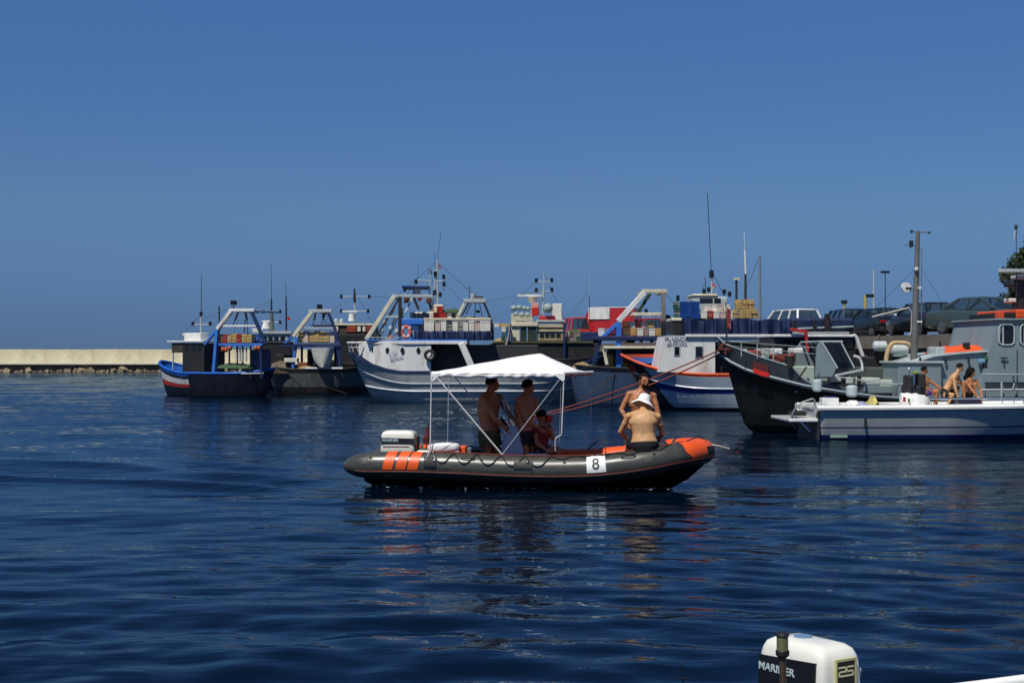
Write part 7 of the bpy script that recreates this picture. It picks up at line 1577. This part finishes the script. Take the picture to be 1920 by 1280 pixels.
    MB().span((Q(1226, 838, -.55).x, -.72, Q(0, 838, -.6).z), (Q(1252, 826, -.55).x, -.5, Q(0, 827, -.6).z)).build('dry_bag', mat('navy_bag', col(26, 36, 62), .7, var=.3), t, bevel=.05)
    # white roll and orange box at the stern
    f1 = Q(801, 842, -.72); f2 = Q(861, 838, -.72)
    o = thing('fuel_tank', 'white rounded tank with brown strap lying on the stern tube of dinghy', 'tank', FR.W(((f1.x+f2.x)/2, -.66, (f1.z+f2.z)/2)), FR.rot)
    L_ = (f2.x-f1.x); rings = []
    for i in range(17):
        u = i/16; e = min(1, math.sin(PI*u)**.22) if 0 < u < 1 else .35; rings.append([(L_*(u-.5), y*e, z*e+.018*u) for x_, y, z in [(0, math.copysign(abs(math.cos(a))**.6, math.cos(a))*.13, math.copysign(abs(math.sin(a))**.6, math.sin(a))*.082) for a in [2*PI*j/22 for j in range(22)]]])
    m = MB(); m.loft(rings); m.build('tank_body', GEL, o, smooth=50); m = MB(); m.torus((0, 0, .01), 1, .008, 'x', 24, 6)
    m.v = [(.03+z*.15+x, y*.137, z*.09+.01) if True else v for x, y, z in m.v]; m.build('strap', mat('brown_strap', col(92, 64, 44), .7), o, smooth=50)
    a, b = Q(862, 850, -.5), Q(875, 835, -.5); o = MB().box((0, 0, 0), (b.x-a.x, .22, b.z-a.z)).build('flare_box', OT, None, bevel=.02); o.location = FR.W(((a.x+b.x)/2, -.5, (a.z+b.z)/2)); o.rotation_euler = (0, 0, FR.rot); tag(o, 'small orange box standing right of the white tank', 'box')
    a, b = Q(876, 850, -.45), Q(884, 838, -.45); o = MB().box((0, 0, 0), (b.x-a.x, .2, b.z-a.z)).build('pouch', mat('grey_pouch', col(110, 112, 110), .8), None, bevel=.02); o.location = FR.W(((a.x+b.x)/2, -.45, (a.z+b.z)/2)); tag(o, 'small grey pouch right of the orange box', 'pouch')
    # ensign
    fl = thing('flag', 'furled dark red ensign on a short stick beside the stern pole of dinghy', 'flag', FR.W(Q(799, 842, -.3)), FR.rot)
    b0 = Q(799, 842, -.3); m = MB(); m.tube([(0, 0, 0), Q(803, 796, -.3)-b0], .009, 6); m.build('stick', DSTEEL, fl)
    m = MB(); rows = []
    for i in range(12):
        p = Q(802.5-.35*i*.9-(.8 if i > 7 else 0), 800+2.9*i, -.3)-b0; w2 = .022+.004*i+.012*math.sin(i*1.1); rows.append([p+Vector((math.cos(a)*w2, math.sin(a)*.03*(1+.3*math.sin(3*a+i)), 0)) for a in [2*PI*j/10 for j in range(10)]])
    m.loft(rows, 0); o = m.build('cloth', mat('dark_red_ensign', col(96, 34, 34), .9, var=.7, scale=9, dirt=col(26, 28, 52), damt=.9, dscale=7), fl, smooth=60)
    # --- canopy
    c = thing('sun_canopy', 'white fabric sun canopy on thin poles over the dinghy', 'canopy', FR.o, FR.rot)
    v0, v1 = -.82, .85
    A = Q(808, 694, v0); B = Q(1059, 700, v0); zc = (A.z+B.z)/2
    fab = mat('white_canopy_cloth', col(240, 240, 238), .85, var=.05, bump=.5, bscale=5, dirt=col(222, 220, 212), damt=.5, dscale=2)
    pk = Q(1000, 663, 0); pk2 = Q(945, 672, 0)
    SK = .34
    m = MB(); nx, ny = 48, 20; rows = []
    for i in range(nx+1):
        u = i/nx; x = A.x+(B.x-A.x)*u; row = []; ridge = zc+(pk.z-zc+.01)*(1-abs((u-.74)/(.74 if u < .74 else .26))**(1.05 if u < .74 else 1.0))
        for j in range(ny+1):
            w_ = j/ny; y = v0+(v1-v0)*w_; h_ = 1-abs(2*w_-1)**1.15
            eb = .022*(1-(2*u-1)**2)   # edges sag a little between the poles
            z = zc+(ridge-zc)*h_+.012*mnoise.noise(Vector((x*3.2, y*5+x*1.5, 1)))-.020*math.sin(PI*min(1, h_))*abs(math.sin(u*PI*2.35))+.006*math.sin(u*26+w_*5)*(1-h_)-eb*(1-h_)
            x2 = x+SK*w_*u**2
            row.append((x2, y, z))
        rows.append(row)
    m.loft(rows, closed=False); o = m.build('roof_cloth', fab, c, smooth=60); s_ = o.modifiers.new('thickness', 'SOLIDIFY'); s_.thickness = .006
    # short valance with folds along near and far edge and ends
    for y, sg in ((v0, -1), (v1, 1)):
        m = MB(); rows = []
        for i in range(97):
            u = i/96; x = A.x+(B.x-A.x)*u+(SK*u**2 if y > 0 else 0); eb = .022*(1-(2*u-1)**2); dz = .075+.03*(2*u-1)**8+.010*math.sin(u*31)
            rows.append([(x, y+sg*.003, zc-eb+.003*math.sin(u*26)), (x+.01*math.sin(u*50), y+sg*(.012+.008*math.sin(u*61+2.6*math.sin(u*9))), zc-eb-dz*.5), (x+.012*math.sin(u*50), y+sg*(.008+.012*math.sin(u*61+.9+2.6*math.sin(u*9))), zc-eb-dz)])
        m.loft(rows, closed=False); o = m.build('valance', fab, c, smooth=60); s_ = o.modifiers.new('thickness', 'SOLIDIFY'); s_.thickness = .004
    for x, sk_ in ((A.x, 0), (B.x, SK)):
        m = MB(); rows = [[(x+sk_*j/20, v0+(v1-v0)*j/20, zc+.0), (x+sk_*j/20, v0+(v1-v0)*j/20, zc-.05-.01*math.sin(j))] for j in range(21)]; m.loft(rows, closed=False); o = m.build('valance', fab, c, smooth=60); s_ = o.modifiers.new('thickness', 'SOLIDIFY'); s_.thickness = .004
        bars('cross_tube', WHITE, c, [(Vector((x, v0, zc-.02)), Vector((x+sk_, v1, zc-.02)), .025)], round_=True)
    for y in (v0, v1): bars('side_tube', WHITE, c, [(Vector((A.x, y, zc-.03)), Vector((B.x+(SK if y > 0 else 0), y, zc-.03)), .022)], round_=True)
    bars('ridge_tube', LGREY, c, [(Vector((A.x, 0, zc-.01)), Vector((pk.x, 0, pk.z-.03)), .022), (Vector((pk.x, 0, pk.z-.03)), Vector((B.x, 0, zc-.01)), .022)], round_=True)
    pol = mat('white_pole', col(214, 216, 214), .35, var=.08)
    for y, py in ((v0, 838), (v1, 836)):
        if y < 0: bars('pole', pol, c, [(Vector((A.x+.01, y, zc)), Vector((Q(806.5, 838, v0).x, y, .56)), .022)], round_=True)
        else: bars('pole', LGREY, c, [(Vector((A.x+.01, y, zc)), Vector((Q(806.5, 838, v0).x, y, .56)), .012)], round_=True)
        e = Q(1053, 812, y) if y < 0 else Vector((Q(1053, 812, v0).x+SK, y, Q(1053, 812, v0).z)); bars('pole', pol, c, [(Vector((B.x-.01+(SK if y > 0 else 0), y, zc)), e, .020 if y < 0 else .012)], round_=True)
        k = MB(); x_ = e.x; z_ = e.z; k.tube(curve_pts([(x_, y, z_), (x_-.01, y, z_-.03), (x_-.07, y, z_-.06), (x_-.10, y, z_-.11), (x_-.10, y*.98, z_-.28)], 4), .009, 6); k.build('pole_hook', pol, c, smooth=60)
        ft = rsurf(s_px(941), R(88), .01, -1 if y < 0 else 1)
        bars('brace', pol, c, [(Vector((A.x+.06, y, zc-.05)), ft, .020)], round_=True); bars('brace', LGREY, c, [(Vector((B.x-.03, y, zc-.05)), ft, .013)], round_=True)
    # spiral lashing round the two near braces
    for a_, b_, rr_ in ((Vector((A.x+.06, v0, zc-.05)), rsurf(s_px(941), R(88), .01), .013),):
        d = (b_-a_); L_ = d.length; d.normalize(); x_ = d.cross(Vector((0, 1, 0))).normalized(); y_ = d.cross(x_); m = MB(); m.tube([a_+d*L_*k/260+(x_*math.cos(k*.9)+y_*math.sin(k*.9))*rr_ for k in range(261)], .004, 4); m.build('lashing', WROPE, c)
    for x, s__ in ((A.x, 1), (B.x, -1)): # corner gussets
        m = MB(); m.add([(x, v0-.012, zc-.02), (x+s__*.16, v0-.012, zc-.05), (x+s__*.03, v0-.012, zc-.15), (x, v0-.012, zc-.12)], [(0, 1, 2, 3)]); o = m.build('gusset', fab, c); s_ = o.modifiers.new('thickness', 'SOLIDIFY'); s_.thickness = .006
    bars('halyard', LGREY, c, [(Vector((B.x-.06, v0+.05, zc-.02)), Vector((B.x-.09, v0+.05, .75)), .005)], round_=True)
    return t
rib()

def cowl(parent, L_, W_, H_, band=(.30, .62, 0), px=(-.42, .38), word=None, num=None):
    """outboard engine cover: boxy, rounded, tapering upward, dark panel on the sides; word = (text, cap height, width, x fraction, z fraction)"""
    m = MB(); rings = []
    for z, sx_, sy in ((0, 1, 1), (.04, 1.02, 1.02), (.3, 1.0, 1.0), (.62, .985, .975), (.78, .965, .95), (.86, .93, .90), (.93, .86, .82), (.975, .72, .66), (.995, .45, .40), (1.0, .1, .1)):
        rings.append(superring(L_/2*sx_, W_/2*sy, H_*z, 40, .24))
    m.loft(rings); o = m.build('cowl', mat('cowl_white', col(236, 234, 220), .25, var=.04, bump=.03, coat=.4, dirt=col(190, 180, 140), damt=.3), parent, smooth=35)
    blk = mat('cowl_black_panel', col(24, 26, 28), .4, var=.2); sil = mat('cowl_lettering', col(196, 214, 214), .4, var=.15)
    for s_ in (-1, 1):
        m = MB(); x0, x1 = L_*px[0], L_*px[1]; y0 = W_/2
        m.add([(x0, s_*(y0+.004), H_*band[0]), (x1, s_*(y0+.004), H_*band[0]), (x1, s_*(y0*.975+.004), H_*(band[1]+band[2])), (x0, s_*(y0*.975+.004), H_*band[1]), (x0, s_*(y0-.02), H_*band[0]), (x1, s_*(y0-.02), H_*band[0]), (x1, s_*(y0-.02), H_*(band[1]+band[2])), (x0, s_*(y0-.02), H_*band[1])], [(0, 1, 2, 3), (7, 6, 5, 4), (0, 4, 5, 1), (1, 5, 6, 2), (2, 6, 7, 3), (3, 7, 4, 0)]); m.build('side_panel', blk, parent)
        if word:
            tx, ch_, wd_, fx, fz = word; me = text_mesh(tx, 1.0, .003, .012); me.materials.append(sil)
            w0 = max(v.co.x for v in me.vertices)-min(v.co.x for v in me.vertices); h0 = max(v.co.y for v in me.vertices)-min(v.co.y for v in me.vertices)
            tt = obj('lettering', me, parent); tt.scale = (wd_/w0, ch_/h0, 1); tt.location = (L_*fx*s_, s_*(y0*.985+.0065), H_*fz); tt.rotation_euler = (PI/2, 0, 0 if s_ < 0 else PI)
    if num:
        x_ = L_/2*.985; m = MB(); m.span((x_-.02, -W_*.16, H_*.40), (x_+.008, W_*.24, H_*.82)); m.build('number_panel', blk, parent)
        m = MB(); m.span((x_-.02, -W_*.16, H_*.22), (x_+.0075, W_*.24, H_*.395)); m.build('number_panel_foot', mat('panel_grey', col(130, 136, 140), .5), parent)
        for a, b in (((x_, -W_*.20, H_*.18), (x_+.011, -W_*.165, H_*.85)), ((x_, W_*.245, H_*.18), (x_+.011, W_*.28, H_*.85)), ((x_, -W_*.163, H_*.82), (x_+.011, W_*.243, H_*.85))): MB().span(a, b).build('panel_frame', mat('yellowed_frame', col(206, 200, 140), .5), parent)
        yel = mat('figure_cream', col(232, 226, 178), .5); u = W_*.145; h_ = H_*.10; yc = W_*.04; zc = H_*.70; wv = .007
        for s_, k in ((-1, '2'), (1, '5')):
            y0_ = yc+(s_*.60-.5)*u; y1_ = y0_+u; z0_ = zc-h_/2; z1_ = zc+h_/2; zm = zc
            seg = [((y0_, z1_), (y1_, z1_)), ((y0_, zm), (y1_, zm)), ((y0_, z0_), (y1_, z0_))]
            seg += [((y1_, z1_), (y1_, zm)), ((y0_, zm), (y0_, z0_))] if k == '2' else [((y0_, z1_), (y0_, zm)), ((y1_, zm), (y1_, z0_))]
            f_ = MB()
            for (a0, b0), (a1, b1) in seg: f_.span((x_+.004, min(a0, a1)-wv/2, min(b0, b1)-wv/2), (x_+.0115, max(a0, a1)+wv/2, max(b0, b1)+wv/2))
            f_.build('figure', yel, parent)
def motors():
    a, b = FR.q(716, 843, .05), FR.q(782, 806, .05)
    t = thing('outboard_motor', 'white outboard motor with black lettered band on the dinghy transom', 'outboard motor', FR.W(((a.x+b.x)/2, .05, a.z-.02)), FR.rot)
    cowl(t, (b.x-a.x)*.97, .36, b.z-a.z+.02, (.36, .66, -.03), (-.47, .47), ('MARINER', .05, .27, .2, .54))
    MB().box(((b.x-a.x)*.5+.0, 0, (b.z-a.z)*.42), (.05, .24, (b.z-a.z)*.75)).build('front_cover', mat('brown_cover', col(92, 70, 44), .6, var=.3), t, bevel=.02)
    for s_ in (-1, 1): MB().span((-.24, s_*.183, .05+.03), (.2, s_*.186, .095)).build('trim_line', mat('dull_maroon', col(120, 60, 62), .5), t)
    MB().box((0, 0, -.06), (.5, .3, .14)).build('lower_pan', RUBBER, t, bevel=.03); MB().box((-.02, 0, -.42), (.16, .1, .62)).build('leg', mat('motor_leg', col(60, 62, 64), .5), t, bevel=.03)
    MB().box((.22, 0, -.15), (.12, .26, .3)).build('clamp_bracket', DSTEEL, t, bevel=.02); m = MB(); m.ell((-.04, 0, -.72), (.22, .05, .06)); m.build('gearcase', RUBBER, t, smooth=60)
    # motor at the bottom edge of the picture, on a small white boat
    d = 6.9; zt = CAM.z+(HZ-1194)*d/F; H_ = .40; ct = wat(1516, d, zt-H_)
    t = thing('outboard_motor', 'white outboard cover marked 25 at the bottom edge with black lettered side', 'outboard motor', ct, R(-57))
    # side with lettering faces the lens on its right-hand side
    cowl(t, .45, .285, H_, (.02, .76, .05), (-.45, .40), ('MARINER', .037, .245, .165, .63), 25)
    m = MB(); m.cyl((-.04, 0, H_*1.0), .045, .012, 'z', 18); m.build('top_badge', mat('badge_blue', col(110, 140, 170), .4), t, smooth=40)
    MB().box((0, 0, -.05), (.42, .25, .12)).build('lower_pan', RUBBER, t, bevel=.03); MB().box((-.04, 0, -.35), (.15, .1, .5)).build('leg', mat('motor_leg', col(60, 62, 64), .5), t, bevel=.03)
    MB().box((.22, 0, -.12), (.1, .2, .24)).build('clamp_bracket', DSTEEL, t, bevel=.02)
    bt = Fr(1620, 6.75, -3); bo = thing('small_boat', 'white small boat whose gunwale just enters the bottom right corner', 'boat', bt.o, bt.rot)
    hull(bo, .12, 3.9, 1.2, lambda u: .355+.19*smoothstep(u*2.6)*.75, rake0=.05, rake1=.6, full0=.04, full1=.5, wl=.8, zdeck=.2, keel=-.2, mats=[GEL], rail=GEL, rail_r=.03)
    n = wat(1466, 6.35, 0); zt = CAM.z+(HZ-1184)*6.35/F; zb = .15
    t = thing('navigation_light', 'pole mounted stern light with black cap in front of the 25 motor', 'light', (n.x, n.y, zb))
    s_ = 6.35/F; zz = zt-zb
    m = MB(); m.tube([(0.01, 0, 0), (0, 0, zz-43*s_)], [.016, .016], 10); m.build('pole', mat('pole_brown', col(72, 56, 40), .5), t, smooth=40)
    m = MB(); m.tube([(0, 0, zz-46*s_), (0, 0, zz-42*s_), (0, 0, zz-34*s_), (0, 0, zz-32*s_)], [.02, .030, .031, .027], 18); m.build('base_socket', RUBBER, t, smooth=40)
    m = MB(); m.cyl((0, 0, zz-19*s_), .026, 27*s_, 'z', 18); m.build('lens', mat('smoky_lens', col(112, 112, 76), .15, bump=0, spec=.8), t, smooth=40)
    m = MB(); m.tube([(0, 0, zz-6*s_), (0, 0, zz-5*s_), (0, 0, zz)], [.028, .031, .026], 18); m.build('cap', RUBBER, t, smooth=40)
    n = wat(1279, 6.6, 0); t = thing('fishing_rod', 'thin dark rod tip standing in the water left of the 25 motor', 'rod', n)
    zt = CAM.z+(HZ-1242)*6.6/F; bars('shaft', LAMP, t, [(Vector((.02, 0, -.1)), Vector((0, 0, zt)), .007)], round_=True); bars('guide', LAMP, t, [(Vector((-.016, 0, zt-.068)), Vector((.03, 0, zt-.07)), .006)], round_=True)
motors()
def foam():
    rnd = random.Random(4); m = MB()
    for i in range(110):
        c_ = rnd.choice(((-.2, .9, -.70), (2.0, .5, -.55), (1.0, 1.2, -.72), (-2.5, .3, -.6), (-1.8, 1.0, -.72), (2.45, .25, -.38)))
        x = c_[0]+rnd.gauss(0, 1)*c_[1]*.5; y = c_[2]-.06-abs(rnd.gauss(0, .10)); s_ = rnd.uniform(.004, .013)
        p = FR.W((x, y, 0)); m.ell((p.x, p.y, .012+rnd.uniform(-.004, .012)), (s_*rnd.uniform(1.5, 4), s_, s_*.35), seg=7, rg=4)
    o = m.build('foam', mat('foam_white', col(220, 228, 230), .6, var=.1, bump=0), None, smooth=60); tag(o, 'thin white foam flecks along the dinghy waterline', kind='stuff')
foam()
OL = mat('olive_swim_shorts', col(92, 88, 52), .85, var=.5, scale=14, bump=.4, dirt=col(52, 40, 32), damt=.6, dscale=8); BLK = mat('black_swim_shorts', col(22, 22, 26), .8, var=.3, bump=.4)
PUR = mat('purple_swim_shorts', col(82, 52, 146), .8, var=.2, bump=.4); DRED = mat('dark_red_vest', col(136, 34, 26), .8, var=.25, bump=.4)
person(FR, dict(head=(924, 719.5, .02), neck=(918, 734.5, 0), chest=(915, 762, 0), pelvis=(918, 812, 0), shL=(937, 745, .15), shR=(905, 745, -.14), elL=(951, 772, .12), wrL=(966, 789, .02), elR=(929, 786, -.22), wrR=(952, 806, -.1),
    hiL=(925, 820, .09), hiR=(911, 820, -.08), knL=(932, 854, .1), knR=(914, 856, -.1), anL=(929, 886, .12), anR=(909, 887, -.1)), 'man in olive shorts standing at the dinghy console, leftmost under canopy', (1, .25, -.05), SK_T, 1.0, 'people in the dinghy', shorts=OL, curl=(1.1, 1.1), girth=1.25, head_k=1.08)
person(FR, dict(head=(991, 725.5, .12), neck=(986, 739.5, .1), chest=(983, 768, .1), pelvis=(983, 812, .1), shL=(1003, 750, .26), shR=(972, 750, -.03), elL=(1010, 780, .3), wrL=(1021, 797, .25), elR=(988, 788, -.12), wrR=(1008, 800, -.1),
    hiL=(990, 822, .18), hiR=(977, 822, .02), knL=(1002, 852, .2), knR=(988, 852, 0), anL=(1001, 886, .24), anR=(1001, 887, -.04)), 'man in black shorts standing behind console, second under the canopy', (1, .45, -.05), SK_T, .98, 'people in the dinghy', shorts=BLK, curl=(.9, .9), girth=1.15, head_k=1.08)
t3, b3, P3, _, _ = person(FR, dict(head=(1017, 781, .3), neck=(1016, 796, .3), chest=(1016, 812, .28), pelvis=(1013, 842, .25), shL=(1029, 803, .42), shR=(1004, 803, .16), elL=(1037, 822, .40), wrL=(1032, 800, .36), elR=(1006, 830, .05), wrR=(1022, 842, .05),
    hiL=(1020, 845, .34), hiR=(1012, 846, .16), knL=(1048, 842, .36), knR=(1046, 846, .16), anL=(1052, 884, .36), anR=(1050, 886, .16)), 'person in dark red vest seated ahead of the console under canopy edge', (1, .3, -.15), SK_T, .92, 'people in the dinghy', shorts=BLK, shirt=DRED, curl=(1.4, .8))
o = thing('cup', 'red cup with white rim held up by the seated person in red', 'cup', FR.W(FR.q(1030, 791, .28)), FR.rot)
m = MB(); m.tube([(0, 0, 0), (0, 0, .13)], [.05, .062], 16); m.build('cup_body', RED, o, smooth=40); m = MB(); m.cyl((0, 0, .14), .066, .035, 'z', 16); m.build('rim', WHITE, o, smooth=40)
t4, b4, P4, M4, hk4 = person(FR, dict(head=(1206, 756, -.50), neck=(1206, 770, -.66), chest=(1206, 790, -.74), pelvis=(1208, 834, -.80), shL=(1179, 780, -.62), shR=(1233, 781, -.62), elL=(1164, 809, -.52), wrL=(1178, 826, -.30), elR=(1242, 812, -.50), wrR=(1230, 830, -.30),
    hiL=(1196, 832, -.70), hiR=(1220, 832, -.70), knL=(1178, 828, -.28), knR=(1233, 828, -.26), anL=(1176, 878, -.16), anR=(1232, 878, -.14)), 'bare backed man in a white sun hat seated on the dinghy tube, facing away', (.10, .85, -.35), SK_L, 1.0, 'people in the dinghy', shorts=BLK, hair=None, up=(0, .3, 1), girth=1.28, long_shorts=.5)
# hat
ht = thing('sun_hat', 'white floppy sun hat on the bare backed seated man', 'hat', b4+P4['head'])
m = MB(); rows = []; n = 40
hx = Matrix.Rotation(R(17), 3, 'Y') @ Matrix.Rotation(R(-14), 3, 'X')
for r_, z in ((.01, .150), (.04, .147), (.075, .130), (.092, .100), (.100, .055), (.106, .03), (.135, .012), (.165, -.012), (.19, -.04), (.192, -.046), (.165, -.020), (.106, .022)):
    row = []
    for j in range(n):
        a = 2*PI*j/n; fl = (.014*math.sin(3*a+.6)+.008*math.sin(5*a)) * max(0, (r_-.11)/.08); row.append(hx @ Vector((r_*math.cos(a), r_*1.08*math.sin(a), z+fl+.012)))
    rows.append(row)
m.loft(rows); m.build('hat_cloth', mat('hat_white', col(240, 238, 230), .85, var=.04, bump=.35, bscale=30), ht, smooth=60)
m = MB(); m.tube([hx @ Vector((.108*math.cos(2*PI*j/30), .116*math.sin(2*PI*j/30), .045)) for j in range(30)], .006, 6, closed=True); m.build('hat_band', mat('hat_band', col(206, 204, 194), .85), ht, smooth=60)
t5, b5, P5, M5, hk5 = person(FR, dict(head=(1208, 714, .42), neck=(1203, 730, .45), chest=(1202, 755, .45), pelvis=(1204, 806, .45), shL=(1225, 742, .50), shR=(1180, 739, .42), elL=(1234, 775, .46), wrL=(1222, 799, .36), elR=(1165, 768, .38), wrR=(1178, 792, .26),
    hiL=(1216, 816, .46), hiR=(1198, 816, .44), knL=(1220, 852, .42), knR=(1196, 852, .40), anL=(1222, 886, .5), anR=(1196, 886, .48)), 'dark haired bearded man standing behind the white hatted man, facing the lens', (.35, -.9, -.05), SK_M, .98, 'people in the dinghy', shorts=BLK, chest_hair=True, girth=1.15, head_k=1.05)
m = MB(); m.ell(P5['head']+M5 @ Vector((0, .045, -.075))*hk5, (.056*hk5, .052*hk5, .04*hk5), M=M5, seg=18, rg=12); m.build('beard', HAIR, t5, smooth=60)
# speedboat crew
q_ = FI
person(FI, dict(head=(1733.5, 694, .3), neck=(1731, 704, .28), chest=(1732, 716, .26), pelvis=(1737, 734, .24), shL=(1741, 712, .42), shR=(1723, 711, .10), elL=(1755, 722, .36), wrL=(1770, 732, .25), elR=(1733, 727, -.05), wrR=(1749, 733, -.02),
    hiL=(1741, 735, .32), hiR=(1737, 736, .14), knL=(1758, 732, .34), knR=(1757, 734, .12), anL=(1756, 757, .34), anR=(1752, 758, .12)), 'tanned person in purple shorts sitting sideways, leftmost on the speedboat', (1, .2, -.1), SK_M, .88, 'people on the speedboat', voxel=.009, shorts=PUR)
person(FI, dict(head=(1800, 689, .05), neck=(1795, 699, .05), chest=(1786, 713, .05), pelvis=(1772, 734, .05), shL=(1797, 709, .20), shR=(1788, 709, -.14), elL=(1805, 724, .20), wrL=(1806, 741, .12), elR=(1791, 727, -.22), wrR=(1797, 746, -.24),
    hiL=(1776, 739, .14), hiR=(1772, 739, -.06), knL=(1797, 726, .16), knR=(1787, 740, -.12), anL=(1786, 757, .18), anR=(1776, 759, -.10)), 'sunlit person crouching and leaning forward in the middle of the speedboat', (1, .1, -.35), SK_L, .92, 'people on the speedboat', voxel=.009, shorts=BLK, girth=.95)
person(FI, dict(head=(1822, 699, .15), neck=(1819, 711, .15), chest=(1817, 721, .14), pelvis=(1812, 741, .12), shL=(1831, 716, .28), shR=(1812, 717, -.02), elL=(1838, 731, .22), wrL=(1841, 746, .10), elR=(1824, 733, -.16), wrR=(1836, 747, -.22),
    hiL=(1817, 744, .2), hiR=(1813, 745, .02), knL=(1826, 722, .02), knR=(1807, 718, -.16), anL=(1832, 756, .0), anR=(1808, 757, -.16)), 'long dark haired person bending over a tray, rightmost on the speedboat', (.9, -.25, -.45), SK_M, .9, 'people on the speedboat', voxel=.009, shorts=BLK, hair='long', girth=.92)
o = thing('tray', 'bright white tray or table top before the rightmost crouching person', 'tray', FI.W(FI.q(1828, 747, -.35)), FI.rot)
MB().box((0, 0, 0), (.52, .3, .03)).build('tray_board', GEL, o, bevel=.01); MB().box((0, 0, -.08), (.3, .2, .12)).build('tray_stand', mat('tray_stand', col(120, 60, 50), .6), o, bevel=.02)
m = MB(); m.cyl((.1, 0, .03), .05, .03, 'z', 14); m.build('dish', mat('straw_dish', col(214, 196, 120), .6), o)
